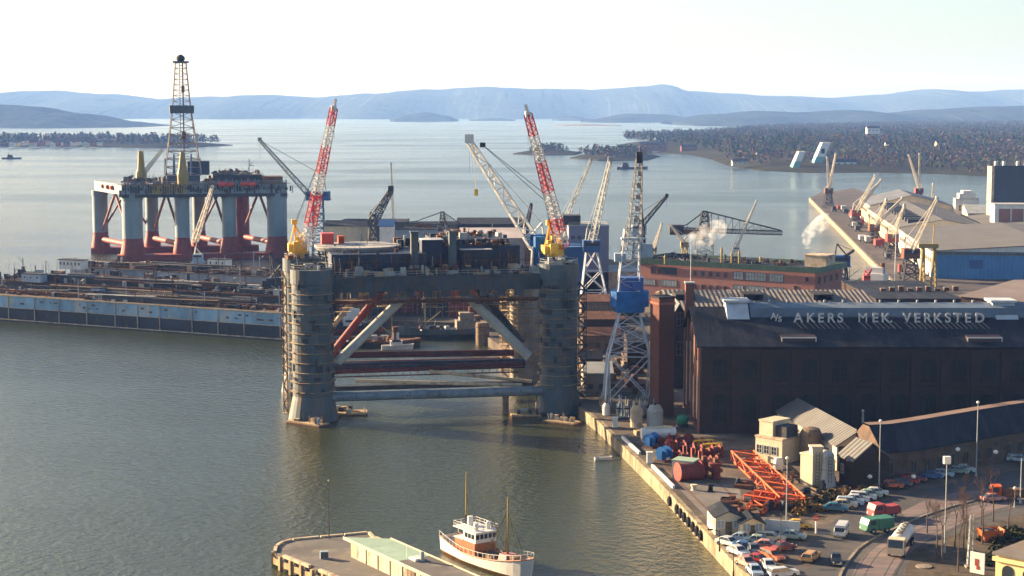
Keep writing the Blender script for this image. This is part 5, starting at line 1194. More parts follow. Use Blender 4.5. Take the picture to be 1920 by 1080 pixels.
def deckmesh(rows, drop, mt, t, name='deck'):
    m = MB(); 
    for a, b in zip(rows[:-1], rows[1:]): m.add([(a[3][0],a[3][1]*.97,a[3][2]-drop),(a[3][0],-a[3][1]*.97,a[3][2]-drop),(b[3][0],-b[3][1]*.97,b[3][2]-drop),(b[3][0],b[3][1]*.97,b[3][2]-drop)], [(0,1,2,3)])
    return m.build(name, mt, t)
# fishing vessel beside the pier
S0 = G(842,1032,0); S1 = G(994,1090,0); c = (S0+S1)/2; hd = math.atan2(S1.y-S0.y, S1.x-S0.x); Lb = (S1-S0).length
fb = thing('fishing_boat', 'white wooden fishing boat with varnished wheelhouse and two masts moored beside the pier', 'boat', (c.x,c.y,0), hd)
m = MB(); rows = hull(m, Lb, 5.6, 0, 3.4, 1.8, 2.6, 18, .62, (0,1), .45); m.build('hull', [M['brown'], M['white']], fb, smooth=True)
deckmesh(rows, .5, M['cream'], fb)
m = MB()
for s in (-1,1):
    for a, b in zip(rows[:-1], rows[1:]): m.mi = 1; m.bar((a[3][0],s*a[3][1],a[3][2]),(b[3][0],s*b[3][1],b[3][2]),.14); m.mi = 0; m.bar((a[3][0],s*a[3][1],a[3][2]),(a[3][0],s*a[3][1],a[3][2]+.8),.05); m.bar((a[3][0],s*a[3][1],a[3][2]+.8),(b[3][0],s*b[3][1],b[3][2]+.8),.045)
m.build('rail', [M['white'], M['brown']], fb)
X = -Lb*.15
m = MB(); m.b2(X-3,X+2.4,-1.9,1.9,1.3,3.4); wh = m.build('wheelhouse', M['brown'], fb)
m = MB(); m.b2(X-.6,X+2.6,-1.9,1.9,3.4,5.0); m.build('bridge', M['white'], fb)
m = MB(); m.b2(X-3.2,X+3.0,-2.1,2.1,5.0,5.14); m.b2(X-3.2,X-.6,-2.0,2.0,3.4,3.52); m.rail([(X-3.1,-2,5.1),(X+2.9,-2,5.1),(X+2.9,2,5.1),(X-3.1,2,5.1),(X-3.1,-2,5.1)],.85,1.2,.05); m.build('wheelhouse_roof', M['white'], fb)
for k in range(5):
    y = -1.5+k*.75; m = MB(); m.b2(X+2.6,X+2.66,y-.27,y+.27,4.0,4.7); m.build('window', M['glass'], fb)
for k in range(3):
    x = X+.1+k*.9; m = MB(); m.b2(x-.3,x+.3,-1.96,-1.9,4.0,4.7); m.build('window', M['glass'], fb)
m = MB(); m.tube((X-1.6,0,3.5),(X-1.6,0,6.6),.55,.45,n=14); m.build('funnel', M['white'], fb)
m = MB(); m.lathe([(.35,5.1),(.4,6.0),(.2,6.3)],X+1.6,-1.1,10); m.lathe([(.35,5.1),(.4,6.0),(.2,6.3)],X+1.6,1.1,10); m.build('vent_cowl', M['white'], fb)
def mast(x, h, mats, nm='mast'):
    m = MB(); m.mi = 0; m.tube((x,0,1.2),(x,0,h*.5),.22,.19,n=8); m.mi = 1; m.tube((x,0,h*.5),(x,0,h),.19,.1,n=8); mm_ = m.build(nm, mats, fb)
    m = MB()
    for s in (-1,1):
        for dx in (-2.6,2.4): m.bar((x,0,h*.78),(x+dx,s*1.7,1.7),.035)
    m.bar((x,0,h*.95),(x+4.5,0,2.4),.03); m.build('rigging', M['steel_dark'], mm_)
mast(X-2.6, 13.2, [M['black'], M['ochre']])
mast(Lb*.24, 11.4, [M['ochre'], M['ochre']])
m = MB(); m.bar((Lb*.24-3.4,1.9,2.0),(Lb*.24,0,9.2),.13); m.bar((Lb*.24-3.4,-1.9,2.0),(Lb*.24,0,9.2),.13); m.bar((Lb*.24+3.2,0,2.4),(Lb*.24,0,9.2),.1); m.bar((Lb*.24-.2,0,2.2),(Lb*.24-4.4,0,4.2),.16); m.bar((Lb*.24,.2,2.2),(Lb*.24-1.2,-1.8,8.0),.12); m.build('derrick_boom', M['ochre'], fb)
m = MB(); m.b2(-.8,2.4,-1.1,1.1,1.2,2.0); m.b2(Lb*.3,Lb*.3+1.2,-.7,.7,1.9,2.9); m.tube((Lb*.33,-.9,2.2),(Lb*.33,.9,2.2),.35,n=10); m.build('hatch', M['wood'], fb)
m = MB(); m.xprism([(-1.2,2.0),(-.9,2.9),(.9,2.9),(1.2,2.0)], Lb*.24-.9, Lb*.24+.9); m.build('net_pile', M['skinpink'], fb)
# dinghy
p = G(1131,862,0); t = thing('dinghy', 'small white dinghy alone on the water left of the quay', 'boat', p, .15); m = MB(); rows = hull(m, 3.4, 1.5, 0, .7, .5, .5, 8, .7, (0,0), .3, keel=-.3); m.build('hull', M['white'], t); m = MB(); m.b2(-.9,-.6,-.6,.6,.35,.42); m.b2(.4,.7,-.6,.6,.35,.42); m.build('seat', M['wood'], t)
def ship(lab, px, py, L, Bm, rot, mats, h=(5,3.4,3.6), house_=None, name='ship', cat='ship', extra=True, grp=None, deckm=None, seed=1):
    p = G(px, py, 0); t = thing(name, lab, cat, p, rot, grp); m = MB(); rows = hull(m, L, Bm, 0, h[0], h[1], h[2], 16, .8, (0,1), 1.2, keel=-2); m.build('hull', mats, t, smooth=True); deckmesh(rows, .3, deckm or M['steel_dark'], t)
    rr = random.Random(seed)
    if house_:
        x0, x1, w_, hh_, mt = house_; m = MB(); m.b2(x0,x1,-w_/2,w_/2,h[1]-.4,h[1]+hh_); m.b2(x0+.8,x1-1,-w_*.35,w_*.35,h[1]+hh_,h[1]+hh_+2.3); dh = m.build('deckhouse', mt, t)
        m = MB(); m.b2(x1-1,x1-.94,-w_*.3,w_*.3,h[1]+hh_+1,h[1]+hh_+1.8); m.b2(x0+.5,x1-.5,-w_/2-.06,-w_/2,h[1]+1,h[1]+1.7); m.build('window', M['glass'], dh)
        m = MB(); m.tube((x0+1.4,0,h[1]+hh_),(x0+1.4,0,h[1]+hh_+4),.8,n=12); m.build('funnel', M['rust'], t)
    if extra:
        m = MB(); m.tube((L*.2,0,h[1]),(L*.2,0,h[1]+L*.35),.2,.1,n=6); m.bar((L*.2,0,h[1]+1.5),(L*.02,0,h[1]+L*.2),.15); m.bar((L*.2,0,h[1]+L*.33),(L*.02,0,h[1]+L*.2),.05); m.build('mast', M['ochre'], t)
        m = MB(); clutter(m, -L*.4, L*.3, -Bm*.35, Bm*.35, h[1]-.3, 40, 1.5, rr); m.build('deck_gear', [M['steel_dark'],M['steel_pale'],M['rust']], t)
    return t
ship('rust brown flat barge lying across the basin inside the rig', 700, 648, 27, 9, .05, [M['steel_dark'],M['rust']], (2.2,1.7,1.8), deckm=M['rust'], seed=4, name='barge', cat='barge')
ship('grey weathered coaster with a mast lying beyond the barge inside the dock', 830, 633, 26, 7, 3.3, [M['steel_dark'],M['steel_blue']], (4.2,2.8,3.2), (-10,-4,5,2.4,M['concrete']), seed=5)
ship('dark hulled tug behind the left diagonal braces of the rig', 668, 622, 17, 6, .2, [M['redox'],M['steel_dark']], (3.4,2.2,2.4), (-4,2,4,2.6,M['white']), seed=6, name='tug', cat='boat')
ship('small white motor boat alongside the basin quay', 745, 655, 9, 3, .1, [M['white'],M['white']], (1.6,1.2,1.2), (-2,1.5,2,1.3,M['white']), seed=7, name='motor_boat', cat='boat', extra=False)
ship('small white ship with a red crane lying in the channel mouth behind the shed roofs', 1617, 548, 26, 8, 2.6, [M['redox'],M['white']], (5.4,4.0,4.4), (-9,-1,6,3.4,M['white']), seed=8)
jib_crane('red deck crane with a raised jib above the white ship in the channel', (1624,552), 600, 524, (1634,505), 2.4, M['red'], M['red'], M['red'], .8, 2, -1, base_z=4, thick=.2, name='ship_crane', grp=None)
ship('dark flat barge alone on the fjord before the small islands', 1185, 317, 36, 9, .1, [M['steel_dark'],M['steel_dark']], (3,2.2,2.4), (-12,-4,6,3,M['steel_dark']), seed=9, name='barge', cat='barge', extra=False)
ship('low dark boat on the open fjord at the far left', 22, 298, 26, 7, .05, [M['steel_dark'],M['steel_dark']], (2.5,1.8,2), (-6,2,4,1.6,M['steel_dark']), seed=10, name='barge', cat='boat', extra=False)
# mooring piles and dolphins
for k, (px, py, h, r, lab) in enumerate(((905,646,6.5,2.0,'thick brown mooring pile in the middle of the basin'),(948,776,5.0,.7,'rusty pile standing in the water beside the small float'),(893,628,6.0,1.2,'brown pile behind the thick mooring pile'),(1008,762,5,.5,'thin pile beside the right rig column'))):
    p = G(px, py, 0); m = MB(); m.lathe([(r,-2),(r,h-.4),(r*.92,h)],0,0,14); m.mi = 1; m.lathe([(r*1.06,h-1.4),(r*1.06,h-1.1)],0,0,14); tag(m.build('mooring_pile', [M['wood'],M['rust']], loc=(p.x,p.y,0)), lab, 'pile', 'mooring piles in the basin')

# ================================================================ NEAR PIER with its shed
pp = [G(x, y, 2.2) for x, y in ((517,1036),(519,1026),(528,1019),(548,1013),(600,1008),(645,1004),(690,999.5))]
ee = G(712,1000,5.0); ee.z = 2.2; pp.append(ee+Vector((.8,.6,0)))
dv = (G(902,1078,5.0)-G(720,1004,5.0)); dv.z = 0; dv.normalize()
far_r = pp[-1]+dv*75; near_l = G(640,1085,2.2); dl = (G(640,1085,2.2)-G(517,1036,2.2)); dl.z = 0; dl.normalize()
poly = pp + [far_r, far_r+Vector((-30,-30,0)), pp[0]+dl*60]
pm = mat('tarred_pier_deck', (.12,.11,.10), .9, var=.3, scale=.12, col2=(.20,.17,.13), amt=.42, scale2=.3)
pr = thing('pier', 'low tarred pier with rounded end and pale timber edge at the bottom of the picture', 'pier', (pp[0].x,pp[0].y,0))
o3 = Vector((pp[0].x,pp[0].y,0)); lp = [Vector((p.x,p.y,0))-o3 for p in poly]
m = MB(); m.prism([(p.x,p.y) for p in lp], 1.5, 2.2); m.build('deck', pm, pr)
m = MB(); lc = sum(lp, Vector())/len(lp); m.prism([((lc+(p-lc)*.965).x,(lc+(p-lc)*.965).y) for p in lp], -3, 1.49); m.build('foundation', M['steel_dark'], pr)
m = MB(); path = [pp[0]+dl*60]+pp+[far_r]; path = [Vector((p.x,p.y,0))-o3 for p in path]
for a, b in zip(path[:-1], path[1:]):
    L = (b-a).length; d = (b-a)/L; z = math.atan2(d.y,d.x); n = max(1,int(L/2.4)); nn = Vector((-d.y,d.x,0))
    for k in range(n):
        c = a+d*(L*(k+.5)/n)+nn*.12
        if k % 4 != 3: m.box(c.x,c.y,2.0,L/n*.93,.5,.45,z)
        m2 = None
m.build('edge_beam', M['plaster'], pr)
m = MB()
for a, b in zip(path[:-1], path[1:]):
    L = (b-a).length; d = (b-a)/L; n = max(1,int(L/2.9)); nn = Vector((-d.y,d.x,0)); z = math.atan2(d.y,d.x)
    for k in range(n): c = a+d*(L*(k+.3)/n)+nn*.45; m.box(c.x,c.y,-1.5,.5,.5,3.6,z); 
    c = (a+b)/2+nn*.28; m.box(c.x,c.y,.5,L,.3,.9,z)
m.build('fender_post', M['planks'], pr)
# pier shed
s0 = G(645,1007,5.0); s1 = G(806,1080,5.0); d = (s1-s0); d.z = 0; Lw = d.length+30; d.normalize(); n_ = Vector((-d.y,d.x,0))
e0 = G(708,999.5,5.0); Wd = abs((e0-s0).dot(n_)); 
t = thing('pier_shed', 'long flat roofed pale shed standing on the near pier beside the fishing boat', 'shed', (s0.x,s0.y,2.2), math.atan2(d.y,d.x))
m = MB(); m.b2(1.2,Lw,.5,Wd-.4,0,2.5); m.build('wall', M['plaster'], t)
sp = (G(745,1052,5.0)-s0).length
m = MB(); m.add([(0,0,2.52),(sp,0,2.52),(sp,Wd,2.52),(4.5,Wd,2.52),(0,0,2.8),(sp,0,2.8),(sp,Wd,2.8),(4.5,Wd,2.8)],[(0,3,2,1),(4,5,6,7),(0,1,5,4),(1,2,6,5),(2,3,7,6),(3,0,4,7)]); m.build('green_roof', M['palegreen'], t)
m = MB(); m.b2(sp+.02,Lw,0,Wd,2.5,2.78); m.build('grey_roof', pm, t)
m = MB(); m.b2(-.1,Lw,-.12,-.02,2.45,2.9); m.b2(4.5,Lw,Wd+.02,Wd+.14,2.45,2.95); m.build('fascia', M['cream'], t)
x = 4.0; k = 0
while x < Lw-3 and k < 18:
    m = MB(); m.b2(x,x+1.9,.40,.48,.05,2.2); m.b2(x+.92,x+.98,.37,.40,.05,2.2); m.b2(x-.1,x,.38,.49,0,2.3); m.b2(x+1.9,x+2.0,.38,.49,0,2.3); m.build('door', M['cream'] if k < 4 else M['wood'], t); x += 3.6; k += 1
m = MB(); m.tube((sp+2.0,Wd*.55,2.8),(sp+2.0,Wd*.55,4.2),.3,n=10); m.build('chimney', M['steel_pale'], t)
m = MB(); m.box(sp+.8,Wd*.5,2.8,1.8,1.4,.35); m.bar((sp-1,Wd*.4,2.8),(sp-1,Wd*.4,4.6),.06); m.build('roof_hatch', M['white'], t)
p = G(617,1010,2.2); t = thing('mast_pole', 'slim dark flagpole at the outer edge of the near pier', 'flagpole', p)
m = MB(); zt = D(617,902,p.y).z-2.2; m.tube((0,0,0),(0,0,zt),.11,.05,n=8); m.build('pole', M['bark'], t); m = MB(); m.tube((0,0,zt),(0,0,zt+.2),.1,n=8); m.build('ball', M['white'], t)
p = G(608,1047,2.2); t = thing('pier_cabinet', 'small grey steel cabinet standing on the near pier', 'cabinet', p, .2); m = MB(); m.b2(-.6,.6,-.35,.35,0,1.1); m.build('body', M['greyblue'], t); m = MB(); m.b2(-.55,-.02,-.4,-.36,.1,1.0); m.b2(.02,.55,-.4,-.36,.1,1.0); m.build('door', M['steel_blue'], t)

# ================================================================ ROAD
def sheet(name, pxs, z, mt, lab=None, zg=2.5):
    m = MB(); ps = [G(x, y, zg) for x, y in pxs]; m.add([(p.x,p.y,zg+z) for p in ps], [tuple(range(len(ps)))])
    o = m.build(name, mt)
    if o.data.polygons[0].normal.z < 0: o.data.flip_normals()
    return tag(o, kind='structure')
sheet('road', ((1428,1100),(1475,1055),(1520,1018),(1548,985),(1590,962),(1690,928),(1800,902),(1940,876),(2050,858),(2050,1160),(1400,1160)), .004, M['asphalt'])
cob = mat('pink_grey_setts', (.17,.13,.12), .85, var=.25, scale=.3, col2=(.11,.10,.10), amt=.45, scale2=.7, stretch=(.25,1,1))
sheet('tram_track_bed', ((1588,1100),(1606,1060),(1632,1030),(1662,1012),(1730,980),(1800,955),(1870,935),(1940,920),(1940,938),(1870,955),(1800,982),(1735,1015),(1690,1050),(1660,1100)), .008, cob)
sheet('road', ((1690,960),(1740,935),(1800,922),(1870,915),(1870,925),(1800,943),(1750,957),(1700,972)), .008, cob)
m = MB(); kp = [G(x,y,2.5) for x,y in ((1568,1100),(1578,1072),(1592,1050),(1608,1030),(1628,1016),(1650,1004),(1690,986),(1730,968),(1780,951),(1850,933),(1925,915))]
for a, b in zip(kp[:-1],kp[1:]): c=(a+b)/2; m.box(c.x,c.y,2.5,(b-a).length+.1,.42,.16,math.atan2(b.y-a.y,b.x-a.x))
tag(m.build('kerb', M['concrete']), kind='structure')
m = MB()
for off in (1.9,3.35,6.0,7.45):
    q_ = []
    for i, p in enumerate(kp):
        a = kp[max(0,i-1)]; b = kp[min(len(kp)-1,i+1)]; d = (b-a).normalized(); q_.append(p+Vector((d.y,-d.x,0))*off)
    for a, b in zip(q_[:-1],q_[1:]): c=(a+b)/2; m.box(c.x,c.y,2.5,(b-a).length,.08,.02,math.atan2(b.y-a.y,b.x-a.x))
tag(m.build('tram_rail', M['steel_dark']), kind='structure')
soil = mat('leaf_strewn_soil', (.07,.055,.04), .95, var=.4, scale=.3, col2=(.13,.10,.06), amt=.42, scale2=1)
sheet('park_ground', ((1722,1032),(1760,1012),(1830,990),(1925,962),(1990,955),(1990,1150),(1690,1150),(1700,1062)), .012, soil)
sheet('shrub_bed', ((1462,955),(1500,938),(1570,905),(1600,918),(1650,912),(1652,920),(1560,958),(1545,975),(1510,975),(1480,968)), .006, soil)
sheet('ground_patch', ((1262,905),(1385,908),(1400,985),(1330,975)), .005, M['pavement'])

for off in (2.6, 9.2):
    a = edge[1]-QN*off-QD*2; b = edge[2]-QN*off+QD*12; m = MB()
    for d_ in (-.12, .12): c = (a+b)/2+QN*d_; m.box(c.x, c.y, 2.512, (b-a).length, .07, .03, math.atan2(QD.y, QD.x))
    tag(m.build('crane_rail', M['rust']), kind='structure')
rs_ = random.Random(4); stain = mat('oil_stain', (.035,.03,.026), .5, var=.3, scale=1)
m = MB()
for k in range(34):
    px = rs_.uniform(1200,1560); py = rs_.uniform(900,1075)
    if (px-1243)*1.07+900 < py+14: continue
    c = G(px,py,2.5); n = 11; r_0 = rs_.uniform(.4,1.9); el = rs_.uniform(.4,1); ps = [(c.x+r_0*rs_.uniform(.7,1.2)*math.cos(6.283*i/n), c.y+el*r_0*rs_.uniform(.7,1.2)*math.sin(6.283*i/n), 2.5172) for i in range(n)]; m.add(ps, [tuple(range(n))])
tag(m.build('ground_stains', stain), kind='structure')
# ================================================================ VEHICLES
paint = {}
def cpaint(name, col):
    if name not in paint: paint[name] = mat(name+'_car_paint', tuple(c*.8 for c in col), .32, var=.22, scale=.9)
    return paint[name]
C_ = dict(white=(.62,.62,.60), cream=(.62,.52,.36), paleblue=(.38,.48,.56), blue=(.04,.12,.30), red=(.45,.04,.03), orange=(.62,.13,.04), darkred=(.22,.04,.04), grey=(.10,.11,.13), palegreen=(.30,.40,.34), green=(.05,.25,.14), yellow=(.70,.40,.04), tan=(.55,.30,.10), black=(.02,.025,.03), teal=(.04,.18,.24), pink=(.55,.25,.20))
mesh_cache = {}
def car_parts(kind):
    """list of (name, mesh builder, material key)"""
    L, Wd, out = 4.2, 1.64, []
    if kind == 'beetle': L, Wd = 4.05, 1.54
    if kind == 'estate': L = 4.5
    h = L/2; w_ = Wd/2
    if kind == 'van':
        L = 4.4; h = 2.2; w_ = .88
        b = [(-h,.35),(-h,1.05),(h-.05,1.05),(h,.7),(h-.02,.35)]; g_ = [(-h+.02,1.05),(-h+.12,1.62),(h-.4,1.62),(h-.05,1.05)]; top = (-h+.12,h-.4,1.62,1.95)
    elif kind == 'beetle': b = [(-h,.35),(-h+.05,.62),(-h+.5,.95),(-.9,1.02),(.55,1.0),(1.25,.92),(h-.12,.7),(h,.35)]; g_ = [(-1.35,.97),(-.75,1.36),(.25,1.38),(.62,1.0)]; top = (-.8,.3,1.37,1.46)
    elif kind == 'estate': b = [(-h,.33),(-h,.9),(1.0,.92),(h-.05,.8),(h,.33)]; g_ = [(-h+.03,.9),(-h+.3,1.33),(.45,1.33),(1.05,.92)]; top = (-h+.28,.5,1.33,1.41)
    else: b = [(-h,.35),(-h,.78),(-h+.15,.88),(-1.1,.93),(.95,.92),(h-.08,.78),(h,.6),(h,.35)]; g_ = [(-1.5,.92),(-.95,1.33),(.35,1.34),(.98,.92)]; top = (-.98,.4,1.33,1.41)
    # body with narrower top edge
    m = MB(); n = len(b)
    for s in (-1,1):
        pass
    def ring(y, k): return [(x, y*(1 if z < .8 else .95), z) for x, z in b]
    vs = [(x, -w_*(1 if z < .75 else .94), z) for x, z in b]+[(x, w_*(1 if z < .75 else .94), z) for x, z in b]
    m.add(vs, [(i,(i+1)%n,n+(i+1)%n,n+i)[::-1] for i in range(n)]+[tuple(range(n)), tuple(range(2*n-1,n-1,-1))]); out.append(('body', m, 'P'))
    m = MB(); n = len(g_); zt = g_[1][1]; z0 = g_[0][1]
    wy = lambda z: w_*(.90 if z < z0+.05 else .76 if kind != 'van' else .92)
    vs = [(x,-wy(z),z) for x,z in g_]+[(x,wy(z),z) for x,z in g_]; m.add(vs, [(i,(i+1)%n,n+(i+1)%n,n+i)[::-1] for i in range(n)]+[tuple(range(n)), tuple(range(2*n-1,n-1,-1))]); out.append(('windows', m, 'G'))
    m = MB(); a, c, z1, z2 = top; wr = w_*(.79 if kind != 'van' else .95)
    m.add([(a-.05,-wr,z1),(c+.05,-wr,z1),(c+.05,wr,z1),(a-.05,wr,z1),(a+.1,-wr*.88,z2),(c-.1,-wr*.88,z2),(c-.1,wr*.88,z2),(a+.1,wr*.88,z2)],[(0,3,2,1),(4,5,6,7),(0,1,5,4),(1,2,6,5),(2,3,7,6),(3,0,4,7)])
    for s in (-1,1):
        for x0, x1 in ((g_[0][0],g_[1][0]),(g_[3][0],g_[2][0]),((g_[1][0]+g_[2][0])/2,)*2): m.bar((x0,s*wy(z0)*1.01,z0),(x1,s*wy(zt)*1.02,zt),.07)
    out.append(('roof', m, 'P'))
    for i in (-1,1):
        for s in (-1,1):
            m = MB(); x = i*h*.62; m.mi = 0; m.tube((x,s*(w_-.17),.31),(x,s*(w_+.015),.31),.31,n=14); m.mi = 1; m.tube((x,s*(w_-.02),.31),(x,s*(w_+.03),.31),.17,n=10); out.append(('wheel', m, 'W'))
    for s in (-1,1): m = MB(); m.tube((h-.06,s*w_*.68,.62),(h+.03,s*w_*.68,.62),.11,n=8); out.append(('headlight', m, 'H'))
    m = MB(); m.b2(h-.02,h+.1,-w_*.92,w_*.92,.38,.5); m.b2(-h-.1,-h+.02,-w_*.92,w_*.92,.38,.5); out.append(('bumper', m, 'C'))
    return out
MK = dict(G=M['glass'], W=M['black'], H=M['lamp'], C=M['chrome'])
def car(px, py, deg, colr, kind, lab, grp, cat='car'):
    p = G(px, py, 2.51); t = thing('parked_car' if 'parked' in lab else 'car', lab, cat, p, R(deg), grp)
    if kind not in mesh_cache:
        lst = []
        for nm, mb, k in car_parts(kind):
            me = bpy.data.meshes.new(kind+'_'+nm); me.from_pydata(mb.v, [], mb.f); me.materials.append(MK.get(k)); 
            if k == 'W': me.materials.append(M['chrome']); me.polygons.foreach_set('material_index', mb.m)
            lst.append((nm, me, k))
        mesh_cache[kind] = lst
    for nm, me, k in mesh_cache[kind]:
        o = bpy.data.objects.new(nm, me); COL.objects.link(o); o.parent = t
        if k == 'P': o.material_slots[0].link = 'OBJECT'; o.material_slots[0].material = cpaint(colr, C_[colr])
    return t
LOT = 'cars parked on the quay end beside the yellow office sheds'
for a in ((1366,1023,-48,'white','sedan','white car parked nearest the quay edge at the top left of the lot'),
 (1384,1040,-62,'white','sedan','white car parked along the quay edge, second in line'),
 (1399,1061,-66,'pink','sedan','faded pink car parked along the quay edge, third in line'),
 (1391,1016,-28,'paleblue','beetle','pale blue rounded car parked in the back row beside the cream shed'),
 (1397,1032,-25,'blue','sedan','deep blue car parked between the white and the dark grey cars'),
 (1413,1037,-82,'grey','sedan','dark grey car parked in the middle of the lot'),
 (1421,1056,-38,'red','sedan','bright red car parked in the middle of the lot'),
 (1424,1020,-22,'palegreen','sedan','pale green car parked in the back row'),
 (1445,1014,-20,'cream','estate','cream estate car parked in the back row'),
 (1438,1029,-18,'pink','sedan','faded red car parked behind the orange one'),
 (1447,1048,-60,'orange','estate','long orange red estate car parked at the right side of the lot'),
 (1469,1032,28,'darkred','beetle','dark red car parked across the right corner of the lot'),
 (1441,1067,-84,'white','sedan','white car parked in the front row with its nose to the viewer'),
 (1415,1077,-84,'paleblue','sedan','pale grey blue car parked at the very front of the lot'),
 (1468,1081,18,'white','estate','white car with dark windows parked at the bottom edge of the lot'),
 (1485,1011,-18,'palegreen','sedan','pale green car parked beside the tarpaulin covered boat'),
 (1497,990,-14,'yellow','sedan','yellow car parked beside the shrub bed')): car(*a, LOT)
ROW = 'cars parked side by side along the shrub bed'
for a in ((1566,958,-14,'teal','sedan','teal car parked at the left end of the pale row'),(1583,952,-14,'cream','sedan','cream car parked second from the left in the pale row'),(1594,947,-14,'paleblue','estate','pale blue estate car parked third in the pale row'),(1606,942,-14,'white','sedan','white car parked fourth in the pale row'),(1618,937,-14,'white','estate','white estate car parked fifth in the pale row'),(1630,933,-14,'palegreen','sedan','pale green car parked sixth in the pale row'),(1642,929,-14,'white','sedan','white car parked at the right end of the pale row')): car(*a, ROW)
ROW = 'cars parked in the shade before the long low building'
for a in ((1671,915,-20,'orange','sedan','orange car parked at the left end of the shaded row'),(1687,911,-20,'grey','sedan','grey car parked second in the shaded row'),(1701,907,-20,'red','sedan','red car parked third in the shaded row'),(1714,903,-20,'darkred','sedan','dark red car parked fourth in the shaded row'),(1746,898,-20,'blue','beetle','blue rounded car parked fifth in the shaded row'),(1766,894,-20,'paleblue','sedan','pale blue car parked sixth in the shaded row'),(1795,888,-25,'palegreen','sedan','pale green car parked seventh in the shaded row'),(1808,885,-25,'white','sedan','white car parked eighth in the shaded row'),(1911,866,-20,'paleblue','estate','pale blue estate car parked at the right edge of the picture')): car(*a, ROW)
DRV = 'cars driving on the road'
car(1521,1050,62,'tan','estate','tan car driving away on the road beside the lot', DRV)
car(1567,1056,-95,'black','beetle','black rounded car driving towards the viewer left of the kerb line', DRV)
car(1578,1004,-110,'white','van','white van driving towards the viewer', 'vans on the road', 'van')
car(1862,940,10,'pink','sedan','faded pink car driving behind the orange truck', DRV)
# trucks
def wheels(t, xs, w_, r=.5):
    for x in xs:
        for s in (-1,1): m = MB(); m.mi = 0; m.tube((x,s*(w_-.3),r),(x,s*w_,r),r,n=14); m.mi = 1; m.tube((x,s*(w_-.02),r),(x,s*(w_+.03),r),r*.45,n=10); m.build('wheel', [M['black'],M['steel_pale']], t)
def truck(lab, px, py, deg, cabm, boxm, L=6.5, hb=2.9, cat='truck', body='box'):
    p = G(px, py, 2.51); t = thing('truck', lab, cat, p, R(deg)); h = L/2
    m = MB(); m.yprism([(h-2.0,.55),(h,.55),(h,1.5),(h-.35,2.4),(h-2.0,2.45)], -1.1, 1.1); c = m.build('cab', cabm, t)
    m = MB(); m.b2(h-.1,h+.03,-.95,.95,1.45,1.5); m.add([(h+.02,-.95,1.5),(h+.02,.95,1.5),(h-.31,.95,2.33),(h-.31,-.95,2.33)],[(0,1,2,3)]); m.b2(h-1.6,h-.6,-1.13,-1.1,1.5,2.2); m.b2(h-1.6,h-.6,1.1,1.13,1.5,2.2); m.build('windscreen', M['glass'], c)
    for s in (-1,1): m = MB(); m.tube((h-.02,s*.8,.85),(h+.06,s*.8,.85),.16,n=8); m.build('headlight', M['lamp'], t)
    m = MB(); m.b2(-h,h-.2,-.5,.5,.5,.75); m.build('chassis', M['steel_dark'], t)
    m = MB()
    if body == 'box': m.b2(-h,h-2.1,-1.15,1.15,.8,hb); m.b2(-h-.05,h-2.05,-1.2,1.2,hb,hb+.1)
    else: m.b2(-h,h-2.1,-1.15,1.15,.8,1.0); m.b2(-h,h-2.1,-1.15,-1.05,1.0,1.7); m.b2(-h,h-2.1,1.05,1.15,1.0,1.7); m.b2(-h,-h+.1,-1.15,1.15,1.0,1.7); m.b2(h-2.2,h-2.1,-1.15,1.15,1.0,2.2); m.box(-.8,0,1.0,3.2,1.8,.9,0,0,.08)
    m.build('load_bed', boxm, t); wheels(t, (h-1.1,-h+1.3), 1.12); return t
gp = mat('green_truck_paint', (.03,.14,.085), .5, var=.25); rp_ = mat('red_truck_paint', (.28,.035,.035), .5)
truck('green van bodied truck driving towards the viewer on the bend', 1644, 998, -158, gp, gp, 4.9, 2.3)
truck('red open truck with an orange load behind the green truck', 1657, 970, -160, rp_, rp_, 5.0, body='open')
truck('orange tipper truck on the road near the right edge', 1888, 937, 170, M['orange'], M['rust'], 6.0, body='open')
# tanker
a = G(1672,1056,2.5); b = G(1706,1006,2.5); d = (b-a); dg = math.atan2(d.y,d.x); c = (a+b)/2; Lt = 10.8
t = thing('tanker_truck', 'long white tanker lorry on the road at the lower right', 'tanker lorry', (c.x,c.y,2.51), dg+math.pi)
m = MB(); hh = Lt/2; n = 16; prof = [(-hh,.2),(-hh+.25,.85),(-hh+.6,1),(hh-2.7,1),(hh-2.4,.85),(hh-2.2,.2)]; vs = []
for x, f in prof:
    for k in range(n): q_ = 2*math.pi*k/n; vs.append((x, 1.25*f*math.cos(q_), 2.05+.95*f*math.sin(q_)))
m.add(vs, [(i*n+k,i*n+(k+1)%n,(i+1)*n+(k+1)%n,(i+1)*n+k)[::-1] for i in range(5) for k in range(n)]+[tuple(range(n)),tuple(range(6*n-1,5*n-1,-1))]); m.build('tank', M['white'], t, smooth=True)
m = MB(); m.b2(-hh+.8,hh-2.9,-.45,.45,2.98,3.06); m.rail([(-hh+.8,-.5,3.0),(hh-2.9,-.5,3.0)],.4,1.5,.05,1); m.rail([(-hh+.8,.5,3.0),(hh-2.9,.5,3.0)],.4,1.5,.05,1)
m.build('walkway', M['wood'], t)
for k in range(4): m = MB(); x = -hh+1.6+k*1.8; m.tube((x,0,3.04),(x,0,3.3),.35,n=12); m.build('hatch', M['steel_pale'], t)
m = MB(); m.yprism([(hh-2.0,.55),(hh,.55),(hh,1.5),(hh-.3,2.7),(hh-2.0,2.75)], -1.2, 1.2); c_ = m.build('cab', M['cream'], t)
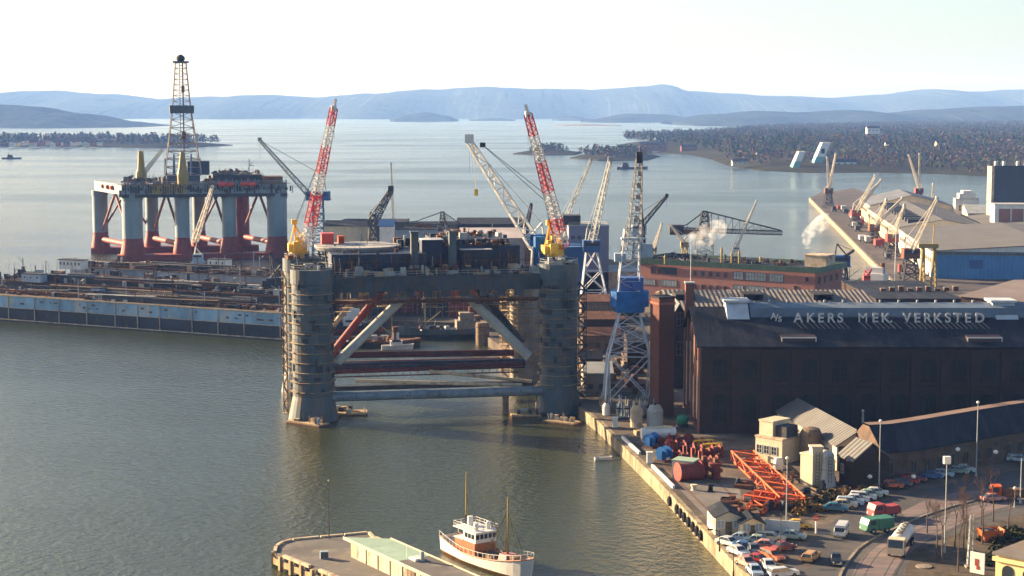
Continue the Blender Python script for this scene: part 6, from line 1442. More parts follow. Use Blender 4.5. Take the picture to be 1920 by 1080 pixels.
m = MB(); m.add([(hh+.02,-1.05,1.5),(hh+.02,1.05,1.5),(hh-.26,1.05,2.6),(hh-.26,-1.05,2.6)],[(0,1,2,3)]); m.b2(hh-1.5,hh-.6,-1.23,-1.2,1.5,2.4); m.b2(hh-1.5,hh-.6,1.2,1.23,1.5,2.4); m.build('windscreen', M['glass'], c_)
m = MB(); m.b2(-hh,hh-.3,-.9,.9,.55,1.1); m.build('chassis', M['steel_dark'], t); wheels(t, (hh-1.1,-hh+1.2,-hh+2.5), 1.22)
# excavator and orange skip in the garden
p = G(1857,1014,2.5); t = thing('waste_skip', 'orange open waste skip in the shaded garden above the yellow building', 'skip', p, .15)
m = MB(); m.yprism([(-1.3,.2),(1.3,.2),(1.9,1.9),(1.75,1.9),(1.2,.35),(-1.2,.35),(-1.75,1.9),(-1.9,1.9)], -1.1, 1.1); m.b2(-1.5,1.5,-1.15,-1.05,.3,1.85); m.b2(-1.5,1.5,1.05,1.15,.3,1.85); m.build('body', mat('dull_orange_paint', (.42,.10,.025), .6, var=.3), t)
m = MB(); m.box(-.4,0,.4,1.2,1.2,1.5,.3); m.box(.6,.2,.4,.8,1.0,1.2,.8); m.build('rubbish', M['steel_dark'], t)

# ================================================================ QUAY GOODS
def office(lab, px, py, w_, d_, h_, wallm, rot, rise=.9):
    p = G(px, py, 2.5); t = thing('office_shed', lab, 'shed', p, rot, 'yellow wooden sheds on the quay'); m = MB(); m.yprism([(0,0),(w_,0),(w_,h_),(w_/2,h_+rise),(0,h_)], 0, d_); m.build('wall', wallm, t)
    m = MB(); s = rise/(w_/2)
    m.yprism([(-.25,h_-.25*s+.02),(w_/2,h_+rise+.02),(w_/2,h_+rise+.16),(-.25,h_-.25*s+.16)],-.25,d_+.25); m.yprism([(w_/2,h_+rise+.02),(w_+.25,h_-.25*s+.02),(w_+.25,h_-.25*s+.16),(w_/2,h_+rise+.16)],-.25,d_+.25); m.build('roof', M['felt'], t)
    for x in (.35,w_-1.35): window(t, x, 1.2, 1.0, 1.1, pane=M['glasspale'], bars=(2,1))
    k = .6
    while k < d_-1.2: window(t, k, 1.1, 1.2, 1.2, face='L', pane=M['glasspale'], bars=(2,2)); k += 1.9
    m = MB(); m.b2(w_/2-.5,w_/2+.5,-.1,-.02,0,2.1); m.build('door', M['wood'], t); return t
office('larger yellow office shed with a dark roof on the quay edge, tyres below it', 1341, 1004, 4.2, 6.5, 2.8, M['cream'], .08)
office('smaller yellow shed right of the larger one, cars before it', 1389, 1010, 3.6, 4.6, 2.3, M['yellowwall'], .05)
p = G(1470,1002,2.5); t = thing('covered_boat', 'boat under a grey tarpaulin on the quay above the parked cars', 'boat', p, -.3); m = MB(); m.xprism([(-1.3,.8),(1.3,.8),(.2,2.2),(-.2,2.2)],-3,2.4); m.build('tarpaulin', M['steel_pale'], t); m = MB(); hull(m, 5.6, 2.0, 0, 1.1,.9,.9,8,.7,(0,0),.5,keel=.2); m.build('hull', M['wood'], t)
# winches: drum between two flanges on a base with a motor
def winch(px, py, rot, s, mt, lab, grp, mt2=None):
    p = G(px, py, 2.5); t = thing('winch', lab, 'winch', p, rot, grp)
    m = MB(); m.b2(-1.5*s,1.5*s,-1.1*s,1.1*s,0,.35*s); m.build('base', M['rust'], t)
    m = MB(); m.tube((-.8*s,0,1.4*s),(.8*s,0,1.4*s),.7*s,n=16); m.build('drum', mt, t)
    for x in (-.9,.8): m = MB(); m.tube((x*s,0,1.4*s),((x+.14)*s,0,1.4*s),1.25*s,n=20); m.build('flange', mt, t)
    m = MB(); m.b2(-1.45*s,-1.0*s,-.5*s,.5*s,.35*s,2.0*s); m.b2(1.05*s,1.5*s,-.6*s,.6*s,.35*s,2.1*s); m.tube((1.2*s,-.9*s,1*s),(1.2*s,.9*s,1*s),.4*s,n=10); m.build('motor', mt2 or mt, t); return t
WP = ['left front','left back','middle front','middle','middle back','right front','right','right back']
wl = [(1245,838,.2),(1262,833,.1),(1279,836,.3),(1258,846,1.6),(1275,847,.2),(1293,852,.1),(1308,856,.2),(1322,862,.1),(1290,836,1.3),(1311,842,.4),(1326,848,.1),(1342,856,.2),(1268,862,.2),(1283,866,.1),(1338,872,.3)]
wlab = ['dark red winch directly right of the upper blue winch','dark red winch at the back of the pile behind the white tank','dark red winch at the back, third from the left','dark red winch turned sideways between the two blue winches','dark red winch just behind the lower blue winch','dark red winch behind the white plank hut, left','dark red winch behind the white plank hut, right','dark red winch left of the two upright red drums','dark red winch turned sideways at the back of the pile','dark red winch beside the yellow frames','dark red winch below the yellow frames','dark red winch at the right end of the pile','small dark red winch touching the white plank hut','small dark red winch above the big red drum','dark red winch beside the orange truss end']
for k, (x, y, r) in enumerate(wl): winch(x, y, r, .88 if k < 12 else .72, M['redlead'], wlab[k], 'dark red winches piled on the quay')
winch(1222,838,.9,1.05,M['blue'],'blue winch, upper of two, beside the long white tank', 'blue winches on the quay'); winch(1245,864,.9,1.05,M['blue'],'blue winch, lower of two, above the white plank hut','blue winches on the quay')
# big drum, upright drums
p = G(1292,900,2.5); t = thing('cable_drum', 'biggest dark red cable drum lying in front of the white plank hut', 'cable drum', p, .35); m = MB(); m.tube((-2.2,0,1.5),(2.2,0,1.5),1.5,n=24); m.build('drum', M['redlead'], t)
for x in (-2.3,2.05): m = MB(); m.tube((x,0,1.65),(x+.25,0,1.65),1.7,n=24); m.build('flange', M['redox'], t)
for k, (x, y) in enumerate(((1320,893),(1342,897))):
    p = G(x, y, 2.5); t = thing('cable_drum', ['upright red drum stack left of two, beside the biggest drum','upright red drum stack right of two, beside the biggest drum'][k], 'cable drum', p, .3, 'upright red drums on the quay'); 
    for z in (0,1.5): m = MB(); m.lathe([(1.25,z),(1.25,z+.18),(.8,z+.2),(.8,z+1.25),(1.25,z+1.27),(1.25,z+1.45)],0,0,18); m.build('drum', M['redlead'], t)
    m = MB(); m.b2(-.4,.4,-.4,.4,2.95,3.7); m.build('cap', M['rust'], t)
t = boxb('plank_hut', 'white plank hut with a flat pale roof among the red drums on the quay', 'hut', 1260, 1299, 896, 3.0, 3.2, M['white'], M['palegreen'], dy1=4)
m = MB(); 
for k in range(14): m.b2(k*.26,k*.26+.03,-.05,-.01,.1,2.9)
m.build('planking', M['cream'], t)
# white tank container, green container, grey tanks, stacks
p = G(1236,828,2.5); t = thing('tank_container', 'long white tank beside the upper blue winch', 'tank', p, .1); m = MB(); m.tube((-3.6,0,1.6),(3.2,0,1.6),1.25,n=18); m.build('tank', M['white'], t); m = MB(); m.b2(-3.4,3,-1.3,1.3,0,.4)
for x in (-2.6,-.2,2.2): m.b2(x,x+.3,-1.35,1.35,.4,1.4)
m.build('cradle', M['steel_pale'], t); m = MB(); m.b2(-3,2.6,-.5,.5,2.84,3.0); m.build('walkway', M['cream'], t)
p = G(1279,800,2.5); t = thing('green_boiler', 'rounded green boiler tank in the dark before the hall corner', 'tank', p, .3); m = MB(); m.lathe([(.3,.3),(1.1,.6),(1.25,1.3),(1.1,2.1),(.4,2.5)],0,0,20); m.build('shell', M['green'], t, smooth=True); m = MB(); m.b2(-1,1,-1,1,0,.6); m.build('base', M['steel_dark'], t)
for k, (x, y, r, h, lab) in enumerate(((1193,800,1.3,4.6,'stained grey tank standing left at the crane foot'),(1228,800,1.7,4.6,'pale grey tank standing right at the crane foot'),(1137,778,.8,2.6,'small pale drum on the quay corner'))):
    p = G(x, y, 2.5); t = thing('storage_tank', lab, 'tank', p, 0, 'tanks round the tower crane foot'); m = MB(); m.lathe([(r,0),(r,h*.75),(r*.6,h)],0,0,16); m.build('shell', [M['plaster'],M['steel_pale'],M['white']][k], t); m = MB(); m.tube((0,0,h),(0,0,h+.4),.3,n=8); m.build('lid', M['steel_dark'], t)
p = G(1199,815,2.5); t = thing('crate', 'low wooden crate in front of the left grey tank', 'crate', p, .3); m = MB(); m.b2(-1,1,-.8,.8,0,.9); m.b2(-1.05,1.05,-.85,.85,.3,.4); m.build('box', M['planks'], t)
for k, (x, y, n, lab) in enumerate(((1176,785,16,'rack of upright steel sections left of the crane legs'),(1206,782,18,'rack of upright steel sections between the crane legs'),(1222,768,14,'rack of upright steel sections behind the right crane leg'))):
    p = G(x, y, 2.5); t = thing('steel_rack', lab, 'steel rack', p, .2*k, 'racks of steel sections by the tower crane'); rr = random.Random(k)
    m = MB(); m.b2(-2.6,2.6,-1.1,1.1,0,.4); m.bar((-2.4,0,0),(-2.4,0,2.8),.2); m.bar((2.4,0,0),(2.4,0,2.8),.2); m.bar((-2.4,0,2.2),(2.4,0,2.2),.2); m.build('frame', M['steel_dark'], t)
    for i in range(n): m = MB(); x_ = -2.3+4.6*i/n; m.bar((x_,rr.uniform(-.8,.8),.4),(x_+rr.uniform(-.3,.3),rr.uniform(-.5,.5),rr.uniform(2.8,5.2)),.16); m.build('steel_bar', rr.choice([M['steel_blue'],M['steel_pale'],M['greyblue']]), t)
for k, (x, y, h, mt, lab) in enumerate(((1301,919,1.0,M['cream'],'pale bollard on the quay in front of the red drums'),(1332,921,1.3,M['black'],'black bollard right of the pale one'))):
    p = G(x, y, 2.5); m = MB(); m.lathe([(.6,0),(.42,.2),(.42,h-.3),(.6,h-.25),(.6,h)],0,0,14); tag(m.build('bollard', mt, loc=p), lab, 'bollard', 'bollards on the quay')
# yellow frames and scrap
for k, (x, y) in enumerate(((1318,846),(1334,852))):
    p = G(x, y, 2.5); t = thing('steel_trestle', ['yellow steel frame lying on the winch pile, left','yellow steel frame lying on the winch pile, right'][k], 'steel frame', p, -.5, 'yellow frames among the winches'); m = MB(); m.lattice((-1.8,0,1.4),(1.8,.6,1.9),.9,.8,2,.13); m.bar((-1.8,0,0),(-1.8,0,1.4),.16); m.bar((1.8,.6,0),(1.8,.6,1.9),.16); m.build('frame', M['yellow'], t)
# orange truss sections
def truss(lab, a, b, w0, w1, n, z=2.6, h=2.4, mt=M['orange']):
    A = G(a[0],a[1],z); B = G(b[0],b[1],z); A.z += h/2; B.z += h/2; o = (A+B)/2; o.z = 2.5; t = thing('truss_section', lab, 'crane truss', o, 0, 'orange crane trusses lying on the quay')
    m = MB(); m.lattice(A-o, B-o, w0, w1, n, .26, h, h*.85, tb=.15); m.build('lattice', mt, t)
    m = MB(); 
    for q_ in (A-o, B-o): m.box(q_.x, q_.y, 0, 1.2, 2.2, .5)
    m.build('timber_block', M['wood'], t); return t
truss('longest orange lattice truss lying diagonally on the quay', (1392,862), (1486,950), 4.2, 4.2, 9, 2.7, 1.7)
truss('short orange lattice truss lying in front of the longest one', (1404,940), (1462,948), 3.8, 4.0, 4, 2.7, 1.5)
truss('orange truss end propped between the two others', (1416,962), (1444,934), 2.6, 2.8, 3, 2.7, 1.3)
# quay clutter between, as separate scrap pieces
rq = random.Random(17); spots_ = []
k = 0
names = ['rusty steel plate stack','weathered timber crate','grey machine block','pile of dark pipes']
while k < 46:
    px = rq.uniform(1350,1560); py = rq.uniform(858,960)
    if abs((py-850)-(px-1385)*.93) < 26 or (px > 1410 and py < 890) or py < 930-(px-1350)*.6 and px < 1400: continue
    k += 1; p = G(px, py, 2.5); kk = rq.randrange(4); t = thing(['plate_stack','timber_crate','machine_block','pipe_pile'][kk], names[kk]+' among scrap '+['left of the orange trusses','between truss and store building','right of the orange trusses'][0 if px < 1430 else 1 if px < 1500 else 2]+(', upper part' if py < 905 else ', lower part'), ['steel stack','crate','machine','pipe pile'][kk], p, rq.uniform(0,3), 'scrap pieces beside the orange trusses: '+names[kk])
    m = MB()
    if kk == 0:
        for j in range(4): m.box(rq.uniform(-.1,.1),0,j*.18,1.9-j*.1,1.2,.15,rq.uniform(-.1,.1))
    elif kk == 1: m.b2(-.8,.8,-.6,.6,0,.9); [m.b2(-.85,.85,-.65,.65,z,z+.1) for z in (.1,.45,.8)]
    elif kk == 2: m.b2(-.7,.7,-.5,.5,0,1.0); m.tube((-.5,0,1.2),(.6,0,1.2),.35,n=10); m.b2(-.9,.9,-.1,.1,0,.5)
    else:
        for j in range(6): m.tube((-1.6+rq.uniform(-.2,.2),(j % 3)*.4-.4,.2+(j//3)*.36),(1.6+rq.uniform(-.2,.2),(j % 3)*.4-.4,.2+(j//3)*.36),.18,n=8)
    m.build('body', [M['rust'],M['wood'],M['steel_dark'],M['rust']][kk], t)
p = G(1459,884,2.5); t = thing('white_drum', 'small white drum beside the store building', 'drum', p); m = MB(); m.lathe([(.9,.5),(1,1.5),(.7,2.6)],0,0,14); m.build('shell', M['white'], t); m = MB(); m.lathe([(.5,0),(.5,.5)],0,0,10); m.build('foot', M['steel_dark'], t)
# ---- area right of the rig column: low quay sheds and stacks
for k, (x0, x1, y, h, dep, mt, rf, lab) in enumerate(((1094,1150,742,5,14,M['concrete'],M['steel_pale'],'pale grey shed behind the tower crane legs'),(1088,1130,700,3.4,8,M['rust'],M['felt'],'low rusty shed behind the pale grey one'),(1092,1165,662,4.5,12,M['wood'],M['rust'],'brown timber shed with open front beside the basin'),(1095,1175,632,5.0,12,M['brickdark'],M['rust'],'rusty roofed shed left of the brick tower'),(1090,1190,603,6,14,M['wood'],M['rust'],'long brown shed under the grey portal crane'),(1176,1215,690,6.5,14,M['brickdark'],M['felt'],'dark shed between the crane legs and the tower'))):
    t = boxb('quay_shed', lab, 'shed', x0, x1, y, h, dep, mt, rf, kind='gx', rise=1.6, grp='low sheds right of the rig')
    for j in range(3): window(t, 1+j*2.6, 1.6, 1.1, 1.0, frame=M['wood'])
sh_ = ship('long dark hull standing on the slipway behind the right braces', 915, 590, 34, 8, .08, [M['steel_dark'],M['steel_dark']], (6.5,4.6,5), (-11,-4,6,3,M['steel_dark']), seed=12); sh_.location.z = 2.4
for k, (x0, x1, y, h, dep, mt, lab) in enumerate(((585,668,592,8,16,M['wood'],'dark brown timber shed at the basin edge behind the left rig column'),(682,742,584,10,14,M['rust'],'rusty shed with a dark roof at the basin edge behind the red brace'),(935,1005,572,9,14,M['steel_dark'],'dark steel shed behind the rear right column'))):
    t = boxb('slipway_shed', lab, 'shed', x0, x1, y, h, dep, mt, M['felt'], kind='gx', rise=2, grp='dark sheds on the slipway yard')
    m = MB(); m.b2(t['L']*.3,t['L']*.6,-.12,-.02,0,h*.7); m.build('door', M['steel_dark'], t)
sheet('slipway', ((560,588),(905,598),(930,560),(1180,560),(1180,500),(600,497),(560,540)), .006, mat('dark_slipway_ground', (.05,.042,.036), .9, var=.4, scale=.08, col2=(.10,.075,.055), amt=.42, scale2=.2))
sheet('quay_yard', ((1100,752),(1200,752),(1215,600),(1100,560),(940,570),(915,600),(925,640),(1010,664),(1068,708)), .007, mat('dark_yard_ground', (.065,.052,.042), .9, var=.4, scale=.1, col2=(.14,.11,.08), amt=.42, scale2=.3))
sheet('pier_surface', ((1706,548),(1644,488),(1580,424),(1524,372),(1540,366),(1600,357),(1760,402),(1850,456),(1960,474),(2200,504),(2200,560),(1720,556)), .006, mat('dark_pier_paving', (.075,.065,.062), .9, var=.3, scale=.04, col2=(.12,.10,.09), amt=.42, scale2=.1))
rr = random.Random(55)
def side(px, lo, hi): f = (px-lo)/(hi-lo); return 0 if f < .34 else 1 if f < .67 else 2
for k in range(60):
    px = rr.uniform(1088,1205); py = rr.uniform(606,745); p = G(px, py, 2.5); kk = rr.randrange(3); w_ = rr.uniform(1,3.2)
    wh = ['near the basin','between the sheds','near the brick tower'][side(px,1088,1205)]+', '+['at the back','halfway','in front'][side(py,606,745)]
    t = thing(['timber_stack','steel_block','pale_crate'][kk], ('long ' if w_ > 2.1 else 'short ')+['timber stack','rusty steel block','pale crate'][kk]+' behind the tower crane '+wh, ['timber','steel block','crate'][kk], p, rr.uniform(0,3), ['timber stacks behind the tower crane','steel blocks behind the tower crane','pale crates behind the tower crane'][kk])
    m = MB()
    for j in range(3): m.box(0,0,j*.5,w_-j*.2,rr.uniform(1,1.8),.46,rr.uniform(-.1,.1))
    m.build('body', [M['wood'],M['rust'],M['concrete']][kk], t)
for k in range(84):
    px, py = (rr.uniform(575,1000), rr.uniform(500,588)) if k < 62 else (rr.uniform(580,885), rr.uniform(580,592))
    p = G(px, py, 2.5); kk = k % 3 if k < 62 else 0; w_ = rr.uniform(4,11); h_ = rr.uniform(1.5,6) if k < 62 else rr.uniform(4,9)
    wh = ['behind the left braces','behind the middle','behind the right braces'][side(px,575,1000)]+' of the rig, '+['far','midway','near'][side(py,500,592)]
    t = thing(['hull_section','plate_stack','site_hut'][kk], ('big ' if w_ > 8.8 else 'middling ' if w_ > 6.4 else 'small ')+['rusty hull section','steel plate stack','weathered hut'][kk]+' '+wh, ['hull section','steel stack','hut'][kk], p, rr.uniform(-.3,.3), ['hull sections on the slipway yard','plate stacks on the slipway yard','weathered huts on the slipway yard'][kk])
    m = MB()
    if kk == 0:
        m.xprism([(-3,0),(3,0),(3.4,h_),(2.6,h_*.7),(-2.6,h_*.7),(-3.4,h_)],-w_/2,w_/2); m.build('body', [M['rust'],M['steel_dark'],M['redox']][k % 3 if k > 40 else k % 2], t)
        m = MB(); 
        for j in range(5): x_ = -w_/2+.3+j*(w_-.6)/4; m.bar((x_,-3.6,0),(x_,-3.6,h_+1.5),.12); m.bar((x_,3.6,0),(x_,3.6,h_+1.5),.12)
        for z_ in (h_*.4,h_*.8,h_+1.2): m.bar((-w_/2,-3.6,z_),(w_/2,-3.6,z_),.12)
        m.build('staging', M['planks'], t); continue
    elif kk == 1: [m.box(0,0,j*.6,w_-j*.4,4,.5) for j in range(4)]
    else: m.xprism([(-2,0),(2,0),(2,3),(0,4),(-2,3)],-w_/3,w_/3)
    m.build('body', [M['rust'],M['steel_dark'],M['wood']][kk], t)

# ================================================================ LAMPS, POLES, SIGNS
def pole(lab, px, pyb, pyt, head='box', r=.11, mt=M['steel_pale'], name='street_lamp', grp='tall lamp posts', cat='lamp post', zb=2.5):
    p = G(px, pyb, zb); h = D(px, pyt, p.y).z-zb; t = thing(name, lab, cat, p, 0, grp)
    m = MB(); m.tube((0,0,0),(0,0,.8),r*1.8,r*1.5,n=8); m.tube((0,0,.8),(0,0,h),r,r*.6,n=8); m.build('pole', mt, t)
    m = MB()
    if head == 'box': m.b2(-.5,.5,-.35,.35,h-.6,h+.5)
    elif head == 'arm': m.bar((0,0,h),(-1.3,-.5,h+.4),.09); m.box(-1.5,-.6,h+.3,.8,.35,.2)
    elif head == 'cross': m.bar((-.7,0,h-.6),(.7,0,h-.6),.08)
    elif head == 'ball': m.lathe([(.1,h),(.28,h+.15),(.3,h+.35),(.12,h+.5)],0,0,10)
    if head: m.build('lamp_head', M['lamp'] if head in ('box','ball') else M['steel_dark'], t)
    return t
pole('tall lamp post with a square head standing among the bare trees', 1771, 1036, 862)
pole('tall post in front of the dark slope of the long building roof, left', 1648, 920, 792, 'ball')
pole('tall post in front of the dark slope of the long building roof, right', 1830, 893, 757, 'ball')
pole('tall thin post beside the orange truss end', 1474, 992, 862, 'ball')
pole('thin wooden post rising from the parked cars', 1463, 1048, 962, None, .08, M['bark'])
pole('short black post on the quay before the larger yellow shed', 1349, 1034, 996, 'arm', .08, M['black'])
pole('thin black post standing at the quay edge lower down', 1375, 1081, 1029, None, .08, M['black'])
pole('pale post at the right edge beyond the orange truck', 1913, 944, 858, 'arm', .12)
pole('thin post beside the orange truck', 1902, 952, 918, 'ball', .07)
pole('flagpole rising above the hall roof from behind the tower', 1294, 610, 455, 'ball', .16, M['white'], 'flagpole', 'flagpoles', 'flagpole')
pole('thin white mast rising before the far pier quay', 1677, 560, 440, 'ball', .2, M['white'], 'flagpole', 'flagpoles', 'flagpole')
pole('short pole with a lamp in front of the hall above the gabled shed', 1617, 815, 772, 'ball', .3, M['cream'], 'vent_pipe', None, 'pipe')
# lattice mast
p = G(1818,1064,2.5); h = D(1820,966,p.y).z-2.5; t = thing('lattice_mast', 'pale lattice mast among the bare trees beside the white poster board', 'mast', p); m = MB(); m.lattice((0,0,0),(.15,0,h),.7,.4,14,.09,tb=.06); m.build('lattice', M['steel_pale'], t); m = MB(); m.b2(-.6,.6,-.6,.6,0,.3); m.build('base', M['concrete'], t)
# overhead lamps on span wires
a = G(1770,940,2.5); 
for k, (px, py, d) in enumerate(((1796,842,300),(1867,847,300),(1631,893,292),(1713,893,292))):
    p = D(px, py, d); t = thing('hanging_lamp', ['white globe lamp hanging over the road, left of the upper pair','white globe lamp hanging over the road, right of the upper pair','white globe lamp hanging left over the shaded cars','white globe lamp hanging right over the shaded cars'][k], 'lamp', p, 0, 'lamps hung on span wires'); m = MB(); m.lathe([(.1,-.45),(.42,-.2),(.42,.1),(.1,.35)],0,0,12); m.build('globe', M['lamp'], t, smooth=True)
    m = MB(); m.bar((-9,0,1.2),(0,0,.35),.035); m.bar((9,0,1.2),(0,0,.35),.035); m.build('span_wire', M['steel_dark'], t)
# no entry sign and traffic signs
p = G(1530,1000,2.5); t = thing('traffic_sign', 'round red traffic sign on a white post beside the road', 'road sign', p); m = MB(); m.tube((0,0,0),(0,0,2.0),.16,n=8); m.build('post', M['white'], t); m = MB(); m.tube((0,-.12,2.4),(0,-.05,2.4),.45,n=20); m.build('disc', M['red'], t); m = MB(); m.b2(-.3,.3,-.15,-.121,2.33,2.47); m.build('bar', M['white'], t)
p = G(1732,1063,2.5); m = MB(); m.lathe([(1.15,0),(1.15,.15),(.3,.2)],0,0,20); tag(m.build('traffic_island', M['concrete'], loc=p), 'round pale traffic island under the bare trees', 'traffic island')
# poster board
p = G(1832,1082,2.5); t = thing('poster_board', 'white poster board with a dark red drawing beside the yellow building', 'poster board', p, -.75); zt = D(1832,1036,p.y).z-2.5
m = MB(); m.b2(-1.1,1.1,-.1,.1,zt-3.0,zt); m.build('board', M['white'], t); m = MB(); m.lathe([(.05,0)],0,0,3) if 0 else m.b2(-.35,.25,-.14,-.1,zt-1.9,zt-.9); m.b2(-.1,.4,-.14,-.1,zt-2.4,zt-1.9); m.build('print', M['redox'], t); m = MB(); m.bar((-.9,.05,0),(-.9,.05,zt-3),.12); m.bar((.9,.05,0),(.9,.05,zt-3),.12); m.build('leg', M['wood'], t)
# ---- yellow building at the lower right corner
a = D(1866,1080,204); d = Vector((.72,-.69,0)).normalized(); zt = D(1866,1040,204).z-2.5
t = house('yellow_building', 'bright yellow plastered building with arched windows cut by the lower right corner', 'building', a, a+d*6.2, 9, zt, wall=M['yellowwall'], roof=M['pavement'], kind='flat', over=.35)
for k in range(2):
    m = MB(); x = .9+k*2.7; z = zt-3.4; n = 8; m.yprism([(x,z),(x+1.5,z),(x+1.5,z+1.6)]+[(x+.75+.75*math.cos(q_*math.pi/n), z+1.6+.75*math.sin(q_*math.pi/n)) for q_ in range(1,n)]+[(x,z+1.6)], -.07, -.02); m.build('window', M['glass'], t)
m = MB(); m.b2(-.3,6.5,-.3,-.02,zt-.7,zt-.2); m.build('cornice', M['yellowwall'], t)
a2 = a+d*4.4+Vector((d.y*-1,d.x,0))*3.5; zt2 = D(1898,998,a2.y).z-2.5
m_ = house('yellow_building', 'taller main block of the yellow building with a brown roof at the right edge', 'building', a2, a2+d*22, 12, zt2, 3, wall=M['yellowwall'], roof=M['rust'], kind='gx', over=.4)
for k in range(6):
    window(m_, 1.2+k*3, zt2-3.6, 1.2, 2.1, bars=(2,3)); window(m_, 1.2+k*3, zt2-8, 1.2, 2.1, bars=(2,3))

# ================================================================ TREES AND SHRUBS in the foreground
def bare_tree(px, py, h, seed, lab):
    rr = random.Random(seed); p = G(px, py, 2.5); t = thing('bare_tree', lab, 'tree', p, 0, 'leafless trees beside the road')
    tr = MB(); tw = MB(); tr.tube((0,0,-.2),(0,0,h*.35),.14,.1,n=7)
    def grow(p0, d, L, r, lev):
        p1 = p0+d*L; (tr if lev < 2 else tw).tube(p0, p1, r, r*.6, n=5 if lev < 2 else 3, cap=False)
        if lev >= 5: return
        for _ in range(3 if lev < 4 else 4):
            nd = (d+Vector((rr.uniform(-1,1),rr.uniform(-1,1),rr.uniform(-.1,.7)))*.62).normalized(); grow(p0+d*L*rr.uniform(.55,1), nd, L*rr.uniform(.6,.8), r*.55, lev+1)
    grow(Vector((0,0,h*.35)), Vector((rr.uniform(-.1,.1),rr.uniform(-.1,.1),1)).normalized(), h*.26, .1, 0)
    tr.build('trunk', M['bark'], t); tw.build('crown', mat('twigs', (.14,.085,.06), .95, var=.3, scale=1) if 'tw' not in globals_ else globals_['tw'], t); return t
globals_ = {'tw': mat('twigs', (.14,.085,.06), .95, var=.3, scale=1)}
for k, (x, y, h, lab) in enumerate(((1756,1046,8.5,'leafless tree left of the tall lamp post'),(1766,1056,9,'leafless tree directly below the tall lamp post'),(1790,1030,9.5,'leafless tree right of the tall lamp post'),(1796,1072,9,'leafless tree at the bottom left of the lattice mast'),(1806,1052,10,'leafless tree just left of the lattice mast'),(1842,1020,9,'leafless tree behind the poster board'),(1862,978,9.5,'leafless tree left of the orange truck'),(1806,968,7,'small leafless tree by the tram tracks'),(1840,985,8,'leafless tree between the tracks and the excavator'),(1738,1000,6,'smallest leafless tree at the road bend'),(1890,1003,8,'leafless tree above the yellow building roof'),(1812,1010,8.5,'leafless tree above the lattice mast'))): bare_tree(x, y, h, 60+k, lab)
shm = [mat('brown_shrub_leaves', (.13,.07,.03), .9, var=.4, scale=1), mat('dark_shrub_leaves', (.03,.035,.015), .9, var=.4, scale=1), mat('ochre_shrub_leaves', (.24,.13,.03), .9, var=.4, scale=1)]
def shrub(px, py, r, seed, lab, ki, grp):
    rr = random.Random(seed); p = G(px, py, 2.5); t = thing('shrub', lab, 'shrub', p, 0, grp); m = MB()
    for _ in range(260):
        v = Vector((rr.gauss(0,1),rr.gauss(0,1),abs(rr.gauss(0,1)))).normalized()*r*rr.uniform(.4,1.05); v.z *= .85; s_ = rr.uniform(.08,.2)*1.4; u = Vector((rr.gauss(0,1),rr.gauss(0,1),rr.gauss(0,1))).normalized(); w_ = u.orthogonal().normalized()
        m.mi = ki if rr.random() < .75 else 1; m.add([v+u*s_,v+w_*s_,v-u*s_,v-w_*s_],[(0,1,2,3)])
    m.build('crown', shm, t); m = MB()
    for _ in range(6): m.bar((0,0,0),(rr.uniform(-r,r)*.6,rr.uniform(-r,r)*.6,r*.7),.05)
    m.build('trunk', M['bark'], t)
rr = random.Random(9); col_n = ['brown','dark green','ochre']
for k in range(30):
    f = k/29; px = 1490+f*150+rr.uniform(-10,10); py = 962-f*44+rr.uniform(-14,8); ki = rr.choice((0,1,0,2)); shrub(px, py, (rr.uniform(1.25,1.75) if k % 2 else rr.uniform(.8,1.1)), 100+k, ('large ' if k % 2 else 'low ')+col_n[ki]+' shrub '+['left behind the pale row of cars, by the truss end','midway behind the pale row of cars','right behind the pale row of cars, by the lodge'][side(px,1490,1650)], ki, col_n[ki]+' shrubs in the planted bed')
for k in range(12):
    px = rr.uniform(1845,1915); py = rr.uniform(1010,1060) if px < 1885 else rr.uniform(1000,1015); shrub(px, py, rr.uniform(1.0,2.0), 200+k, 'dark green shrub in the shaded garden '+(('left' if px < 1858 else 'right')+' of the orange skip, '+('behind it' if py < 1030 else 'in front of it') if px < 1885 else 'above the yellow building roof, '+('left' if px < 1898 else 'right')), 1, 'dark shrubs in the garden')
# dark gable roof at the right behind the hall
a = D(1798,700,452); b = D(2010,700,430)
t = house('boat_hall', 'broad dark hall with a sunlit sloping brown roof at the right behind the brick hall', 'hall', a, b, 60, D(1798,556,452).z-2.5, 2, wall=M['brickdark'], roof=mat('brown_felt_roof',(.17,.14,.13),.85,var=.2,scale=.1), kind='gx', over=.6)
a = D(1640,700,470); b = D(1800,700,470)
t = house('workshop_shed', 'low flat workshop roofs between the grey sheds and the dark hall', 'shed', a, b, 50, D(1700,562,470).z-2.5, wall=M['brickdark'], roof=M['felt'], kind='flat', over=.2)
for k in range(9):
    p = D(1655+k*17, 556, 490); m = MB(); m.b2(-.7,.7,-.6,.6,0,.7+.3*(k % 3)); m.mi = 1; m.b2(-.8,.8,-.7,.7,.7+.3*(k % 3),.85+.3*(k % 3)); tag(m.build('roof_box', [M['rust'],M['concrete']], loc=(p.x,p.y,D(1700,562,470).z+.3)), ['low','middling','tall'][k % 3]+' vent box on the flat workshop roof, '+['left third','middle','right third'][k//3], 'vent box', 'vent boxes on the workshop roofs')

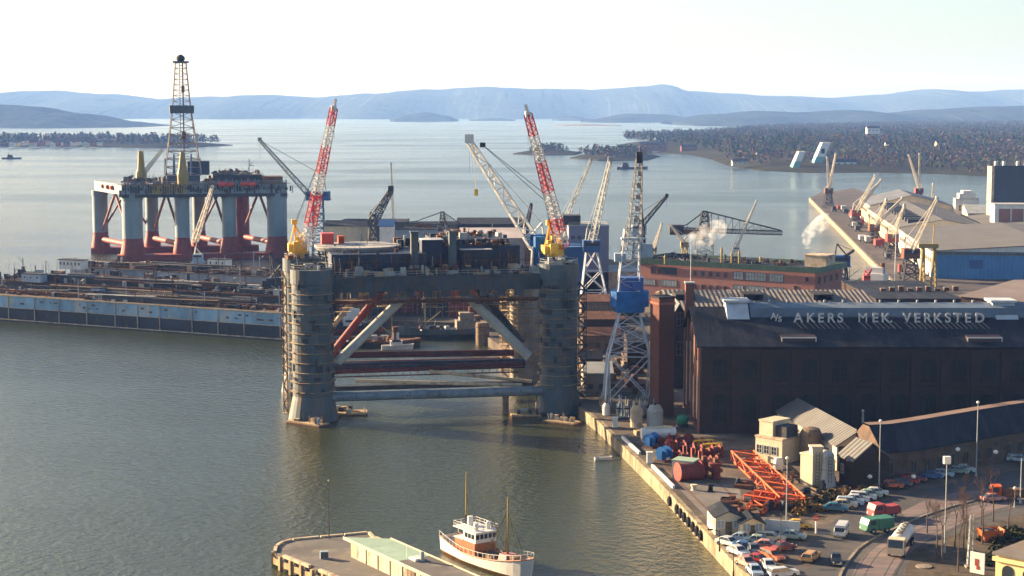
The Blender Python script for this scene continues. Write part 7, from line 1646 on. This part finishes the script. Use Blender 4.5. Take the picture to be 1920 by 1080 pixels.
# ================================================================ STEAM
def steam(lab, pts, dens, seed):
    m = bpy.data.materials.new('steam'); m.use_nodes = True; t = m.node_tree; t.nodes.clear(); o = t.nodes.new('ShaderNodeOutputMaterial'); v = t.nodes.new('ShaderNodeVolumePrincipled'); v.inputs['Color'].default_value = (1,1,1,1)
    tc = t.nodes.new('ShaderNodeTexCoord'); n = t.nodes.new('ShaderNodeTexNoise'); n.inputs['Scale'].default_value = .35; n.inputs['Detail'].default_value = 4; t.links.new(tc.outputs['Object'], n.inputs['Vector'])
    r_ = t.nodes.new('ShaderNodeMapRange'); r_.inputs[1].default_value = .45; r_.inputs[2].default_value = .7; r_.inputs[3].default_value = 0; r_.inputs[4].default_value = dens; t.links.new(n.outputs['Fac'], r_.inputs[0]); t.links.new(r_.outputs[0], v.inputs['Density']); t.links.new(v.outputs[0], o.inputs['Volume'])
    mb = MB(); o0 = pts[0][0]; q = [(p-o0, r) for p, r in pts]
    n_ = 12; vs = []
    for p, r in q:
        for k in range(n_): a = 2*math.pi*k/n_; vs.append(p+Vector((r*math.cos(a), r*math.sin(a), 0)))
    mb.add(vs, [(i*n_+k,i*n_+(k+1)%n_,(i+1)*n_+(k+1)%n_,(i+1)*n_+k) for i in range(len(q)-1) for k in range(n_)]+[tuple(range(n_-1,-1,-1)),tuple(range((len(q)-1)*n_,len(q)*n_))])
    return tag(mb.build('steam', m, loc=o0), lab, 'steam', kind='stuff')
steam('white steam plume rising from the brick office roof house', [(D(1512,466,565),1.2),(D(1510,452,566),2),(D(1517,442,568),2.6),(D(1530,430,570),4.0),(D(1540,415,572),3.2),(D(1546,400,574),1.5)], .3, 1)
steam('pale steam drifting before the large hammerhead crane', [(D(1305,472,600),1.5),(D(1310,458,600),5),(D(1325,440,600),7),(D(1338,424,600),5),(D(1346,412,600),2)], .16, 2)

for o in bpy.data.objects:
    if o.parent and o.name.split('.')[0] in ('deck_equipment','floor_equipment','wall_fitting','hanging_scaffold','deck_scaffold','side_fitting','deck_gear','gear','roof_equipment','underdeck_pipework','staging_panel','girder_staging','scaffold_ring','rubbish'): o['kind'] = 'stuff'
# ================================================================ haze in the air
def haze():
    m = bpy.data.materials.new('haze'); m.use_nodes = True; t = m.node_tree; t.nodes.clear()
    o = t.nodes.new('ShaderNodeOutputMaterial'); v = t.nodes.new('ShaderNodeVolumePrincipled')
    v.inputs['Color'].default_value = (.19,.36,.88,1); v.inputs['Density'].default_value = 0.000074; v.inputs['Absorption Color'].default_value = (1,1,1,1); v.inputs['Anisotropy'].default_value = 0
    t.links.new(v.outputs[0], o.inputs['Volume'])
    mb = MB(); mb.b2(-18500, 18500, -1000, 19600, -5, 420)
    return tag(mb.build('haze', m), kind='stuff')
haze()
